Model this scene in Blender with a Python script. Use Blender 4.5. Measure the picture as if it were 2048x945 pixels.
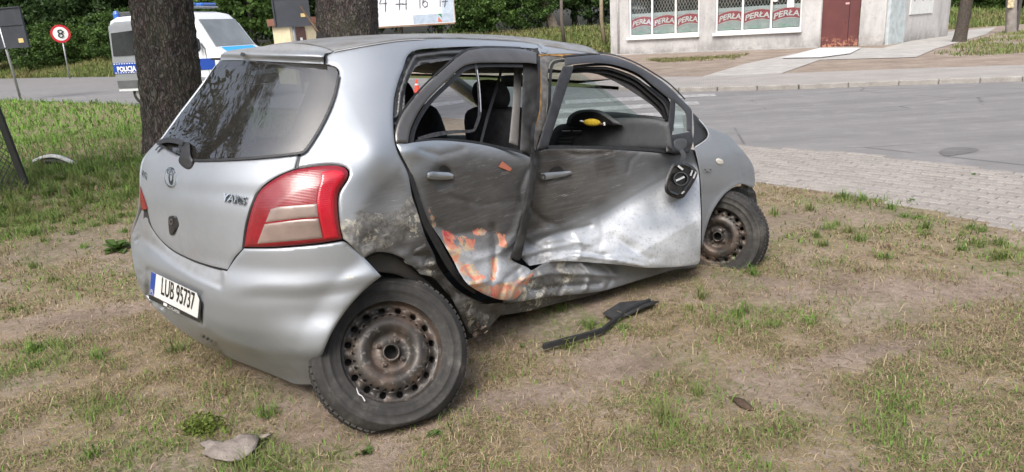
import bpy, bmesh, math, random
import numpy as np
from mathutils import Vector, Matrix
from mathutils.geometry import delaunay_2d_cdt
random.seed(7); RNG = np.random.default_rng(11)
for o in list(bpy.data.objects): bpy.data.objects.remove(o)
SC = bpy.context.scene; COL = SC.collection
# ------------------------------------------------------------------ camera
PW, PH = 2048.0, 945.0                  # photograph size, used for measuring view rays
FPX, CH, CPITCH, CROLL = 1420.0, 1.5, math.radians(16.3), math.radians(3.5)
FW = np.array([0, math.cos(CPITCH), -math.sin(CPITCH)]); UP = np.array([0, math.sin(CPITCH), math.cos(CPITCH)]); RT = np.array([1., 0, 0])
_c, _s = math.cos(CROLL), math.sin(CROLL)
cam = bpy.data.cameras.new('camera'); cam_ob = bpy.data.objects.new('camera', cam); COL.objects.link(cam_ob)
cam.sensor_width = 36; cam.lens = FPX / PW * 36; cam.clip_start = 0.05; cam.clip_end = 3000
right = RT * _c - UP * _s; upv = RT * _s + UP * _c
M = Matrix([[right[i], upv[i], -FW[i], (0, 0, CH)[i]] for i in range(3)] + [[0, 0, 0, 1]])
cam_ob.matrix_world = M
SC.camera = cam_ob
SC.render.resolution_x = 1024; SC.render.resolution_y = 472
# ------------------------------------------------------------------ sky and sun (soft, hazy daylight)
SUN_EL, SUN_AZ = 50.0, 200.0            # azimuth clockwise from +Y; behind the camera, a little left
wd = bpy.data.worlds.new('World'); SC.world = wd; wd.use_nodes = True
nt = wd.node_tree; nt.nodes.clear()
wo = nt.nodes.new('ShaderNodeOutputWorld'); bg = nt.nodes.new('ShaderNodeBackground')
sky = nt.nodes.new('ShaderNodeTexSky'); sky.sky_type = 'NISHITA'; sky.sun_disc = False
sky.sun_elevation = math.radians(SUN_EL); sky.sun_rotation = math.radians(SUN_AZ)
sky.air_density = 1.0; sky.dust_density = 5.0; sky.ozone_density = 1.0
hs = nt.nodes.new('ShaderNodeHueSaturation'); hs.inputs['Saturation'].default_value = 0.62
nt.links.new(sky.outputs[0], hs.inputs['Color']); nt.links.new(hs.outputs[0], bg.inputs['Color'])
bg.inputs['Strength'].default_value = 0.15
nt.links.new(bg.outputs[0], wo.inputs[0])
sl = bpy.data.lights.new('sun', 'SUN'); sl.energy = 1.5; sl.angle = math.radians(28); sl.color = (1, .975, .94)
so = bpy.data.objects.new('sun', sl); COL.objects.link(so)
_a = math.radians(SUN_AZ); _e = math.radians(SUN_EL)
sd = Vector((math.sin(_a) * math.cos(_e), math.cos(_a) * math.cos(_e), math.sin(_e)))
so.rotation_euler = sd.to_track_quat('Z', 'Y').to_euler(); so.location = sd * 50
SC.view_settings.view_transform = 'Standard'; SC.view_settings.look = 'None'
SC.view_settings.gamma = 1; SC.view_settings.use_curve_mapping = False
SC.view_settings.exposure = 0.86

# ------------------------------------------------------------------ helpers: measuring
def rays(px, py):
    px = np.atleast_1d(np.asarray(px, float)); py = np.atleast_1d(np.asarray(py, float))
    a = px - PW / 2; b = py - PH / 2
    X = _c * a - _s * b; Y = _s * a + _c * b
    d = FW[None] * FPX + RT[None] * X[:, None] - UP[None] * Y[:, None]
    return d / np.linalg.norm(d, axis=1, keepdims=True)
EYE = np.array([0, 0, CH])
def gp(px, py, z=0.0):
    d = rays(px, py)[0]; return EYE + d * ((z - CH) / d[2])
def yp(px, py, Y):
    d = rays(px, py)[0]; return EYE + d * (Y / d[1])
def vec(*a): return Vector(a)

# smooth lattice noise in 2D / 3D
_LAT = RNG.random((64, 64)); _LAT3 = RNG.random((32, 32, 32))
def n2(x, y, s=1.0, seed=0):
    x = np.asarray(x, float) / s + seed * 7.31; y = np.asarray(y, float) / s + seed * 3.77
    xi = np.floor(x).astype(int); yi = np.floor(y).astype(int); fx = x - xi; fy = y - yi
    fx = fx * fx * (3 - 2 * fx); fy = fy * fy * (3 - 2 * fy)
    L = lambda i, j: _LAT[i % 64, j % 64]
    return (L(xi, yi) * (1 - fx) + L(xi + 1, yi) * fx) * (1 - fy) + (L(xi, yi + 1) * (1 - fx) + L(xi + 1, yi + 1) * fx) * fy - .5
def fbm(x, y, s=1.0, seed=0, o=4):
    v = 0; a = 1.
    for i in range(o): v = v + a * n2(x, y, s / 2 ** i, seed + i * 5); a *= .5
    return v
def tri(x, y, lam, seed, n=4):
    """straight sharp folds crossing at odd angles"""
    g = np.random.default_rng(seed); v = 0
    for i in range(n):
        th = g.random() * math.pi; l = lam * (.6 + .9 * g.random()); w = ((x * math.cos(th) + y * math.sin(th)) / l + g.random() * 9 + .9 * n2(x, y, lam * 2.2, seed + i)) % 2
        v = v + np.abs(w - 1) / n
    return v - .5
def sstep(a, b, x):
    t = np.clip((np.asarray(x, float) - a) / (b - a), 0, 1); return t * t * (3 - 2 * t)

# ------------------------------------------------------------------ helpers: objects
def tag(o, label=None, cat=None, group=None, kind=None):
    if label: o['label'] = label
    if cat: o['category'] = cat
    if group: o['group'] = group
    if kind: o['kind'] = kind
    return o
def empty(name, loc, label=None, cat=None, group=None, rz=0):
    o = bpy.data.objects.new(name, None); COL.objects.link(o); o.location = loc; o.rotation_euler = (0, 0, rz)
    o.empty_display_size = .2
    return tag(o, label, cat, group)
def root_of(p):
    l = np.zeros(3)
    while p is not None: l = l + np.array(p.location); p = p.parent
    return l
def link(name, me, mat=None, parent=None, smooth=False, world=False, loc=None):
    o = bpy.data.objects.new(name, me); COL.objects.link(o)
    if mat is not None:
        for m in (mat if isinstance(mat, (list, tuple)) else [mat]): me.materials.append(m)
    if smooth: me.polygons.foreach_set('use_smooth', [True] * len(me.polygons))
    if parent is not None:
        o.parent = parent
        if world: me.transform(Matrix.Translation(-Vector(root_of(parent))))
    elif world:                                       # put the origin at the base of the mesh
        n = len(me.vertices); co = np.empty(n * 3); me.vertices.foreach_get('co', co); co = co.reshape(-1, 3)
        b = np.array([(co[:, 0].min() + co[:, 0].max()) / 2, (co[:, 1].min() + co[:, 1].max()) / 2, co[:, 2].min()])
        me.transform(Matrix.Translation(Vector(-b))); o.location = b
    if loc is not None: o.location = loc
    return o
def pyd(v, f, name='mesh'):
    me = bpy.data.meshes.new(name); me.from_pydata([tuple(map(float, p)) for p in v], [], [tuple(map(int, q)) for q in f]); me.update(); return me
class MB:
    """collects shapes for one mesh"""
    def __init__(s): s.v = []; s.f = []
    def add(s, v, f):
        n = len(s.v); s.v += [tuple(map(float, p)) for p in v]; s.f += [tuple(i + n for i in q) for q in f]; return s
    def box(s, c, d, rz=0, bev=0, R=None):
        x, y, z = [k / 2 for k in d]
        if bev:
            b = bev; pts = []
            for sz, ins in ((-z, b), (-z + b, 0), (z - b, 0), (z, b)):
                X = x - ins; Y = y - ins; k = b if ins == 0 else b * .4
                pts += [(-X + k, -Y, sz), (X - k, -Y, sz), (X, -Y + k, sz), (X, Y - k, sz), (X - k, Y, sz), (-X + k, Y, sz), (-X, Y - k, sz), (-X, -Y + k, sz)]
            fs = [tuple(range(7, -1, -1)), tuple(range(24, 32))]
            for l in range(3):
                for i in range(8): fs.append((l * 8 + i, l * 8 + (i + 1) % 8, l * 8 + 8 + (i + 1) % 8, l * 8 + 8 + i))
        else:
            pts = [(-x, -y, -z), (x, -y, -z), (x, y, -z), (-x, y, -z), (-x, -y, z), (x, -y, z), (x, y, z), (-x, y, z)]
            fs = [(3, 2, 1, 0), (4, 5, 6, 7), (0, 1, 5, 4), (1, 2, 6, 5), (2, 3, 7, 6), (3, 0, 4, 7)]
        m = R if R is not None else Matrix.Rotation(rz, 3, 'Z')
        c = Vector(c); return s.add([m @ Vector(p) + c for p in pts], fs)
    def tube(s, pts, r, seg=8, cap=True):
        pts = [Vector(p) for p in pts]; n = len(pts); rr = r if isinstance(r, (list, tuple)) else [r] * n
        v = []; up = None
        for i, p in enumerate(pts):
            t = (pts[min(i + 1, n - 1)] - pts[max(i - 1, 0)]).normalized()
            if up is None or abs(t.dot(up)) > .99: up = Vector((0, 0, 1)) if abs(t.z) < .9 else Vector((1, 0, 0))
            a = t.cross(up).normalized(); b = a.cross(t).normalized(); up = b
            for k in range(seg):
                th = 2 * math.pi * k / seg; v.append(p + (a * math.cos(th) + b * math.sin(th)) * rr[i])
        f = []
        for i in range(n - 1):
            for k in range(seg): f.append((i * seg + k, i * seg + (k + 1) % seg, (i + 1) * seg + (k + 1) % seg, (i + 1) * seg + k))
        if cap: f.append(tuple(range(seg - 1, -1, -1))); f.append(tuple(range((n - 1) * seg, n * seg)))
        return s.add(v, f)
    def lathe(s, prof, M4, seg=48, closed=False):
        v = []; n = len(prof)
        for k in range(seg):
            th = 2 * math.pi * k / seg
            for r, d in prof: v.append(M4 @ Vector((r * math.cos(th), r * math.sin(th), d)))
        f = []
        for k in range(seg):
            for i in range(n - (0 if closed else 1)):
                j = (i + 1) % n; k2 = (k + 1) % seg
                f.append((k * n + i, k2 * n + i, k2 * n + j, k * n + j))
        return s.add(v, f)
    def prism(s, poly, z0, z1, M4=None):
        n = len(poly); M4 = M4 or Matrix.Identity(4)
        v = [M4 @ Vector((p[0], p[1], z0)) for p in poly] + [M4 @ Vector((p[0], p[1], z1)) for p in poly]
        f = [tuple(range(n - 1, -1, -1)), tuple(range(n, 2 * n))] + [(i, (i + 1) % n, n + (i + 1) % n, n + i) for i in range(n)]
        return s.add(v, f)
    def build(s, name, mat=None, parent=None, smooth=False, world=True):
        return link(name, pyd(s.v, s.f, name), mat, parent, smooth, world)
def frame(o, xa, za):
    """4x4 with local x along xa, local z along za"""
    z = Vector(za).normalized(); x = Vector(xa); x = (x - z * x.dot(z)).normalized(); y = z.cross(x)
    return Matrix([[x[i], y[i], z[i], o[i]] for i in range(3)] + [[0, 0, 0, 1]])
def fix_normals(o):
    bm = bmesh.new(); bm.from_mesh(o.data); bmesh.ops.recalc_face_normals(bm, faces=bm.faces); bm.to_mesh(o.data); bm.free()
def spline(pts, k=6, closed=False):
    """Catmull-Rom through the points; a point given with a third value 1 stays a sharp corner"""
    P = [np.array(p[:2], float) for p in pts]; S = [len(p) > 2 and p[2] == 1 for p in pts]; n = len(P); out = []
    for i in range(n if closed else n - 1):
        p1 = P[i]; p2 = P[(i + 1) % n]
        p0 = P[(i - 1) % n] if (closed or i > 0) else p1; p3 = P[(i + 2) % n] if (closed or i + 2 < n) else p2
        if S[i]: p0 = p1 - (p2 - p1) * .5
        if S[(i + 1) % n]: p3 = p2 + (p2 - p1) * .5
        m1 = (p2 - p0) / 2; m2 = (p3 - p1) / 2
        L = np.linalg.norm(p2 - p1); mm = 1.2 * L
        for m in (m1, m2):
            l = np.linalg.norm(m)
            if l > mm: m *= mm / l
        for j in range(k):
            t = j / k; out.append((2 * t**3 - 3 * t**2 + 1) * p1 + (t**3 - 2 * t**2 + t) * m1 + (-2 * t**3 + 3 * t**2) * p2 + (t**3 - t**2) * m2)
    if not closed: out.append(P[-1])
    return np.array(out)
def resample(poly, step, closed=True):
    poly = np.asarray(poly, float); Q = np.vstack([poly, poly[:1]]) if closed else poly
    out = []
    for a, b in zip(Q[:-1], Q[1:]):
        L = np.linalg.norm(b - a); n = max(1, int(math.ceil(L / step)))
        for j in range(n): out.append(a + (b - a) * j / n)
    if not closed: out.append(Q[-1])
    return np.array(out)
def inside(P, poly):
    x, y = P[:, 0], P[:, 1]; r = np.zeros(len(P), bool); n = len(poly); j = n - 1
    for i in range(n):
        xi, yi = poly[i]; xj, yj = poly[j]
        if yi != yj: r ^= ((yi > y) != (yj > y)) & (x < (xj - xi) * (y - yi) / (yj - yi) + xi)
        j = i
    return r
def segdist(P, poly, closed=True):
    poly = np.asarray(poly, float); Q = np.roll(poly, -1, 0) if closed else poly[1:]; A = poly if closed else poly[:-1]
    best = np.full(len(P), 1e9)
    for a, b in zip(A, Q):
        d = b - a; L = d @ d + 1e-12; t = np.clip(((P - a) @ d) / L, 0, 1)
        best = np.minimum(best, np.hypot(*(P - a - t[:, None] * d).T))
    return best
def mask(poly, soft=6):
    """soft-edged mask of a traced region"""
    poly = np.asarray([p[:2] for p in poly], float)
    def fn(x, y):
        P = np.stack([x, y], 1); d = segdist(P, poly); return np.where(inside(P, poly), sstep(-soft, soft, d), sstep(-soft, soft, -d))
    return fn
def text_mesh(s, size=1.0, extrude=0.0, shear=0.0, align='CENTER', bold=0.0):
    cu = bpy.data.curves.new('txt', 'FONT'); cu.body = s; cu.size = size; cu.extrude = extrude; cu.shear = shear; cu.align_x = align; cu.offset = bold
    cu.resolution_u = 4
    o = bpy.data.objects.new('txt', cu); COL.objects.link(o)
    dg = bpy.context.evaluated_depsgraph_get(); me = bpy.data.meshes.new_from_object(o.evaluated_get(dg))
    bpy.data.objects.remove(o); bpy.data.curves.remove(cu); me.materials.clear()
    return me
def add_text(name, s, M4, size, mat, parent=None, extrude=.002, shear=0, align='CENTER', bold=0, warp=None):
    me = text_mesh(s, size, extrude, shear, align, bold)
    if warp:
        for v in me.vertices: v.co = Vector(warp(v.co.x, v.co.y, v.co.z))
    me.transform(M4); return link(name, me, mat, parent, world=True)

# ------------------------------------------------------------------ helpers: materials
class NT:
    def __init__(s, name):
        s.m = bpy.data.materials.new(name); s.m.use_nodes = True; s.t = s.m.node_tree; s.t.nodes.clear()
        s.out = s.n('ShaderNodeOutputMaterial'); s.b = s.n('ShaderNodeBsdfPrincipled'); s.l(s.b.outputs[0], s.out.inputs[0])
        s._co = None
    def n(s, ty, **k):
        o = s.t.nodes.new(ty)
        for a, b in k.items(): setattr(o, a, b)
        return o
    def l(s, a, b): s.t.links.new(a, b)
    def co(s, kind='Object'):
        if s._co is None: s._co = s.n('ShaderNodeTexCoord')
        return s._co.outputs[kind]
    def set(s, k, v):
        i = s.b.inputs[k]
        if hasattr(v, 'is_output'): s.l(v, i)
        else: i.default_value = (*v, 1) if isinstance(v, tuple) and len(v) == 3 else v
        return s
    def val(s, sock, v):
        if hasattr(v, 'is_output'): s.l(v, sock)
        else: sock.default_value = (*v, 1) if isinstance(v, tuple) and len(v) == 3 and len(sock.default_value) == 4 else v
    def map(s, scale=(1, 1, 1), kind='Object', rot=(0, 0, 0)):
        m = s.n('ShaderNodeMapping'); s.l(s.co(kind), m.inputs[0]); m.inputs['Scale'].default_value = scale; m.inputs['Rotation'].default_value = rot; return m.outputs[0]
    def noise(s, scale, detail=4, rough=.55, vec=None, dist=0):
        o = s.n('ShaderNodeTexNoise'); s.l(vec if vec is not None else s.co(), o.inputs['Vector'])
        o.inputs['Scale'].default_value = scale; o.inputs['Detail'].default_value = detail; o.inputs['Roughness'].default_value = rough; o.inputs['Distortion'].default_value = dist
        return o.outputs['Fac']
    def voro(s, scale, vec=None, feature='F1', out='Distance', rnd=1):
        o = s.n('ShaderNodeTexVoronoi', feature=feature); s.l(vec if vec is not None else s.co(), o.inputs['Vector']); o.inputs['Scale'].default_value = scale; o.inputs['Randomness'].default_value = rnd
        return o.outputs[out]
    def ramp(s, fac, stops, interp='LINEAR'):
        o = s.n('ShaderNodeValToRGB'); s.l(fac, o.inputs[0]); e = o.color_ramp.elements; o.color_ramp.interpolation = interp
        while len(e) < len(stops): e.new(.5)
        for i, (p, c) in enumerate(stops):
            e[i].position = p; e[i].color = (c, c, c, 1) if not isinstance(c, tuple) else (*c, 1)
        return o.outputs[0]
    def mix(s, fac, a, b, mode='MIX'):
        o = s.n('ShaderNodeMix', data_type='RGBA', blend_type=mode); s.val(o.inputs[0], fac); s.val(o.inputs[6], a); s.val(o.inputs[7], b); return o.outputs[2]
    def math(s, op, a, b=0.0, clamp=False):
        o = s.n('ShaderNodeMath', operation=op, use_clamp=clamp); s.val(o.inputs[0], a); s.val(o.inputs[1], b); return o.outputs[0]
    def attr(s, name):
        o = s.n('ShaderNodeAttribute', attribute_name=name); return o.outputs['Fac']
    def attrc(s, name):
        o = s.n('ShaderNodeAttribute', attribute_name=name); return o.outputs['Color']
    def bump(s, h, strength=.3, dist=.01):
        o = s.n('ShaderNodeBump'); s.l(h, o.inputs['Height']); o.inputs['Strength'].default_value = strength; o.inputs['Distance'].default_value = dist
        s.l(o.outputs[0], s.b.inputs['Normal']); return s
def simple(name, col, rough=.6, metal=0., var=.12, scale=6., bump=0., bscale=60., spec=.5):
    t = NT(name); n = t.noise(scale, 5)
    d = tuple(c * (1 - var * 1.6) for c in col); u = tuple(min(1, c * (1 + var)) for c in col)
    t.set('Base Color', t.ramp(n, [(.3, d), (.7, u)])); t.set('Metallic', metal); t.set('Specular IOR Level', spec)
    t.set('Roughness', t.ramp(t.noise(scale * 2.3, 3), [(.3, max(.02, rough - .08)), (.7, min(1, rough + .08))]))
    if bump: t.bump(t.noise(bscale, 5), bump, .004)
    return t.m
# ------------------------------------------------------------------ materials
def paint_mat():
    t = NT('silver_car_paint')
    fl = t.noise(900, 1); big = t.noise(1.6, 3)
    base = t.mix(t.ramp(big, [(.35, 0.), (.7, 1.)]), (.315, .345, .38), (.375, .403, .44))
    base = t.mix(.05, base, t.ramp(fl, [(.3, (.2, .2, .2)), (.7, (.9, .9, .9))]))
    # fine scratches everywhere
    sv = t.map((3, 3, 60), rot=(0.1, 0.15, 0)); scr = t.noise(6, 6, .7, sv)
    # road film and dust
    dn = t.noise(7, 7, .65); dust = t.math('MULTIPLY', t.attr('dust'), t.ramp(dn, [(.3, .35), (.65, 1.)]), True)
    grime = t.math('MULTIPLY', t.ramp(t.noise(2.5, 8, .7), [(.48, 0.), (.8, .22)]), 1.0)
    dust2 = t.math('MAXIMUM', dust, grime)
    col = t.mix(dust2, base, t.mix(t.noise(30, 4), (.105, .099, .09), (.17, .16, .147)))
    # scraped dark paint
    st = t.map((2.2, 2.2, 14), rot=(0, 0, 0)); sn = t.noise(3, 7, .68, st); sn2 = t.noise(9, 8, .7)
    sc = t.math('MULTIPLY', t.attr('scuff'), t.ramp(t.math('ADD', t.math('MULTIPLY', sn, .6), t.math('MULTIPLY', sn2, .4)), [(.25, .8), (.5, 1.)]), True)
    scol = t.mix(.3, t.ramp(t.noise(4, 6, .6), [(.3, (.05, .047, .044)), (.55, (.085, .081, .077)), (.75, (.13, .125, .12))]), t.ramp(t.noise(5, 8, .7, t.map((1.5, 1.5, 20), rot=(.03, .02, 0))), [(.35, (.04, .038, .036)), (.55, (.10, .096, .092)), (.7, (.28, .27, .26))]))
    col = t.mix(sc, col, scol)
    # body filler and primer laid bare
    fn = t.math('ADD', t.math('MULTIPLY', t.noise(16, 6, .72, None, .6), .75), t.math('MULTIPLY', t.noise(70, 4, .7), .25))
    fm = t.math('MULTIPLY', t.ramp(fn, [(.51, 0.), (.535, 1.)]), t.ramp(t.attr('filler'), [(.25, 0.), (.45, 1.)]))
    col = t.mix(fm, col, t.ramp(t.noise(40, 5), [(.3, (.33, .31, .26)), (.6, (.52, .50, .42))]))
    gm = t.math('MULTIPLY', t.ramp(t.noise(9, 7, .7), [(.47, 1.), (.54, 0.)]), t.ramp(t.attr('filler'), [(.15, 0.), (.4, .85)]))
    col = t.mix(gm, col, t.ramp(t.noise(60, 5), [(.3, (.06, .058, .055)), (.7, (.19, .185, .175))]))
    hot = t.math('MULTIPLY', t.ramp(t.noise(7, 5), [(.35, .6), (.6, 1.)]), t.attr('white'))  # pale tone: painted sky reflection on the front door, smears on the rear
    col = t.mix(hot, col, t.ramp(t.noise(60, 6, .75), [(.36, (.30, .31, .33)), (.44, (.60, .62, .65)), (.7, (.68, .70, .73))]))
    # paint carried over from the other vehicle
    on = t.noise(8, 6, .62, None, .8)
    om = t.ramp(t.math('ADD', t.attr('orange'), t.math('MULTIPLY', t.math('SUBTRACT', t.noise(14, 8, .74, t.map((1, 1, .7)), .5), .5), 2.6)), [(.44, 0.), (.50, 1.)])
    om = t.math('MULTIPLY', om, t.ramp(t.attr('orange'), [(.02, 0.), (.15, 1.)]))
    ocol = t.ramp(on, [(.28, (.50, .15, .10)), (.37, (.48, .05, .07)), (.40, (.56, .20, .13)), (.48, (.58, .26, .18)), (.52, (.52, .42, .24)), (.56, (.40, .31, .28)), (.64, (.58, .27, .20))])
    col = t.mix(om, col, ocol)
    # light streaks rubbed by the impact
    ws = t.math('MULTIPLY', t.ramp(t.noise(5, 9, .78, t.map((1, 1, 9), rot=(.06, 0.05, 0))), [(.60, 0.), (.68, .6)]), t.math('MAXIMUM', t.attr('scuff'), t.attr('filler')))
    col = t.mix(ws, col, (.46, .45, .44))
    t.set('Base Color', col)
    dam = t.math('MAXIMUM', t.math('MAXIMUM', sc, fm), t.math('MAXIMUM', om, gm), True)
    met = t.math('SUBTRACT', .70, t.math('ADD', t.math('ADD', t.math('MULTIPLY', dam, .55), t.math('MULTIPLY', hot, .5)), t.math('MULTIPLY', dust2, .6)), True)
    t.set('Metallic', met)
    ro = t.math('ADD', t.ramp(t.noise(5, 5), [(.3, .41), (.7, .51)]), t.math('ADD', t.math('ADD', t.math('MULTIPLY', dam, .16), t.math('MULTIPLY', hot, .2)), t.math('MULTIPLY', dust2, .4)), True)
    t.set('Roughness', ro); t.set('Coat Weight', t.math('MULTIPLY', t.math('SUBTRACT', 1.0, t.math('MAXIMUM', dam, dust2), True), .35)); t.set('Coat Roughness', .12)
    h = t.math('ADD', t.math('MULTIPLY', scr, .15), t.math('MULTIPLY', t.math('ADD', fm, t.math('MULTIPLY', sn2, sc)), .8))
    t.bump(h, .35, .003)
    return t.m
PAINT = paint_mat()
def glass_mat(name, tint=(1, 1, 1), dusty=0.0, refl=1.0, base=.05, cap=.7):
    t = NT(name); t.t.nodes.remove(t.b)
    tr = t.n('ShaderNodeBsdfTransparent'); tr.inputs[0].default_value = (*tint, 1)
    gl = t.n('ShaderNodeBsdfGlossy'); gl.inputs['Roughness'].default_value = .02; gl.inputs[0].default_value = (refl, refl, refl, 1)
    lw = t.n('ShaderNodeLayerWeight'); lw.inputs[0].default_value = .5; fr = t.n('ShaderNodeMath', operation='POWER'); t.l(lw.outputs['Facing'], fr.inputs[0]); fr.inputs[1].default_value = 5.
    m = t.n('ShaderNodeMixShader'); t.l(t.math('ADD', t.math('MULTIPLY', fr.outputs[0], cap), base), m.inputs[0]); t.l(tr.outputs[0], m.inputs[1]); t.l(gl.outputs[0], m.inputs[2])
    last = m.outputs[0]
    if dusty:
        df = t.n('ShaderNodeBsdfDiffuse'); df.inputs[0].default_value = (.36, .33, .29, 1)
        m2 = t.n('ShaderNodeMixShader')
        f1 = t.ramp(t.noise(260, 3, .7), [(.45, .15), (.62, 1.)]); f2 = t.ramp(t.noise(3.5, 6, .6), [(.3, .55), (.7, 1.)])
        t.l(t.math('MULTIPLY', t.math('MULTIPLY', f1, f2), dusty), m2.inputs[0]); t.l(last, m2.inputs[1]); t.l(df.outputs[0], m2.inputs[2]); last = m2.outputs[0]
    t.l(last, t.out.inputs[0]); return t.m
GLASS = glass_mat('clear_side_glass', (.86, .92, .90))
WSCREEN = glass_mat('windscreen_glass', (.86, .93, .91), .04, 1., .03, .25)
REARGLASS = glass_mat('dusty_rear_glass', (.40, .44, .46), .12, 1.0, .13, .75)
BLACKTRIM = simple('black_plastic_trim', (.022, .022, .024), .5, 0, .25, 20, .15, 200)
RUBBER = simple('black_rubber_seal', (.016, .016, .017), .55, 0, .3, 30)
DARKMETAL = simple('dark_painted_frame', (.085, .083, .083), .42, .45, .25, 9, .08, 90)
INNER = simple('dark_inner_body', (.03, .03, .03), .75, 0, .4, 8)
GREYPLASTIC = simple('grey_interior_plastic', (.055, .058, .062), .6, 0, .15, 12, .1, 300)
LIGHTPLASTIC = simple('pale_plastic_and_lit_rail', (.42, .43, .44), .55, 0, .1, 6)  # also puts caught light into the colour of the left roof rail
FABRIC = simple('charcoal_seat_fabric', (.035, .036, .042), .95, 0, .2, 30, .3, 400)
CHROME = simple('chrome_badge', (.72, .73, .74), .16, 1, .08, 15)
BROWNEDGE = simple('rusty_ochre_bare_edge', (.30, .165, .05), .55, .3, .35, 25, .2, 80)
def tyre_mat():
    t = NT('dusty_tyre_rubber'); a = t.noise(6, 6, .65); b = t.noise(45, 5, .7)
    f = t.math('ADD', t.math('MULTIPLY', a, .65), t.math('MULTIPLY', b, .35))
    t.set('Base Color', t.ramp(f, [(.36, (.013, .0125, .012)), (.5, (.026, .0245, .023)), (.6, (.058, .054, .049)), (.68, (.13, .12, .108))])); t.set('Roughness', .8); t.bump(b, .3, .002); return t.m
TYRE = tyre_mat()
def rim_mat():
    t = NT('rusty_black_steel_rim'); a = t.noise(7, 6, .6, None, .4); b = t.noise(40, 5)
    c = t.ramp(a, [(.34, (.028, .026, .025)), (.48, (.05, .044, .039)), (.55, (.085, .064, .052)), (.64, (.125, .092, .073))])
    c = t.mix(t.math('MULTIPLY', t.ramp(b, [(.58, 0.), (.68, .5)]), 1.), c, (.25, .235, .215))
    t.set('Base Color', c); t.set('Metallic', .35); t.set('Roughness', t.ramp(b, [(.3, .35), (.7, .6)])); t.bump(b, .2, .002); return t.m
RIM = rim_mat()
def lens_mat(name, col, rough=.12, ribs=0, dull=.1):
    t = NT(name); n = t.noise(9, 4)
    c = t.mix(t.ramp(n, [(.35, 0.), (.7, 1.)]), tuple(x * .72 for x in col), col)
    c = t.mix(t.math('MULTIPLY', t.ramp(t.noise(5, 6, .7), [(.45, 0.), (.75, 1.)]), dull), c, (.25, .2, .18))
    t.set('Base Color', c); t.set('Roughness', rough); t.set('Coat Weight', .35); t.set('Coat Roughness', .06); t.set('Specular IOR Level', .6)
    if ribs:
        w = t.n('ShaderNodeTexWave', wave_type='BANDS', bands_direction='Z'); t.l(t.co(), w.inputs[0]); w.inputs['Scale'].default_value = ribs; t.bump(w.outputs['Fac'], .14, .003)
    return t.m
REDLENS = lens_mat('red_lamp_lens', (.23, .006, .014), .2, 60, .10)
REDBRIGHT = lens_mat('bright_red_ribbed_lens', (.50, .008, .024), .16, 42, .05)
CLEARLENS = lens_mat('milky_reversing_lens', (.27, .205, .18), .25, 90, .25)
WHITE = simple('white_paint', (.75, .75, .74), .45, 0, .05, 8)
BLUE = simple('blue_print', (.02, .07, .35), .4, 0, .05, 8)
BLACK = simple('black_print', (.012, .012, .012), .5, 0, .05, 8)
# ------------------------------------------------------------------ the wrecked car: its body surface
def _rz(a): c, s = math.cos(a), math.sin(a); return np.array([[c, -s, 0], [s, c, 0], [0, 0, 1.]])
def _rx(a): c, s = math.cos(a), math.sin(a); return np.array([[1, 0, 0], [0, c, -s], [0, s, c]])
def _ry(a): c, s = math.cos(a), math.sin(a); return np.array([[c, 0, s], [0, 1, 0], [-s, 0, c]])
CR = _rz(math.radians(49.659)) @ _ry(math.radians(3.005)) @ _rx(math.radians(.206)); CT = np.array([-1.45717, 2.79765, .07402])
CO = CR.T @ (EYE - CT)
def yc(x): return -.36 * sstep(1.1, 3.2, x) - .05 * np.maximum(0, np.asarray(x, float) - 2.8)     # the shell is bent round the impact
def sag(x): return .08 * np.maximum(0, np.asarray(x, float) - .5)
def C(x, u, zz):
    """car frame (forward, left, up) to world"""
    p = np.array([float(x), float(u + yc(x)), float(zz - sag(x))]); return CR @ p + CT
_wz = np.array([0, .15, .25, .4, .6, .8, .95, 1.05, 1.2, 1.35, 1.45, 1.50, 1.54, 1.6]); _ww = np.array([.70, .76, .80, .832, .8475, .84, .82, .785, .735, .675, .62, .565, .45, .2])
_xz = np.array([0, .18, .26, .36, .48, .57, .60, .66, .85, .97, 1.05, 1.42, 1.50, 1.6]); _xx = np.array([.30, .15, .07, .02, 0, .01, .035, .03, .035, .075, .13, .42, .50, .7])
def _smooth_lut(zs, vs):
    g = np.linspace(-.2, 1.8, 401); v = np.interp(g, zs, vs); k = np.hanning(25); k /= k.sum()
    return g, np.convolve(np.pad(v, 12, mode='edge'), k, 'valid')
_G, _WL = _smooth_lut(_wz, _ww); _, _XL = _smooth_lut(_xz, _xx)
def hullF(P):
    x, y, z = P[..., 0], P[..., 1], P[..., 2]; zz = z + sag(x); u = np.abs(y - yc(x))
    w = np.interp(zz, _G, _WL); x0 = np.interp(zz, _G, _XL); a = .62; n = 2.6
    A = np.clip((x0 + a - x) / a, 0, None) ** n
    x1 = 3.70 - .5 * np.clip(zz - .6, 0, 1); B = np.clip((x - (x1 - .7)) / .7, 0, None) ** n
    return A + B + (u / w) ** n - 1
def hull_raw(px, py):
    D = rays(px, py) @ CR; N = len(D); ts = np.linspace(1.9, 6.6, 260)
    t = np.empty(N); ok = np.zeros(N, bool)
    for i in range(0, N, 4000):
        d = D[i:i + 4000]; F = hullF(CO + d[:, None, :] * ts[None, :, None]); neg = F < 0
        has = neg.any(1); k = np.where(has, neg.argmax(1), F.argmin(1)); k = np.clip(k, 1, len(ts) - 1)
        lo = ts[k - 1].copy(); hi = ts[k].copy()
        for _ in range(18):
            m = (lo + hi) / 2; f = hullF(CO + d * m[:, None]) < 0
            hi = np.where(f, m, hi); lo = np.where(f, lo, m)
        t[i:i + 4000] = np.where(has, hi, ts[k]); ok[i:i + 4000] = has
    return t, ok
_EDGE = {}
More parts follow.
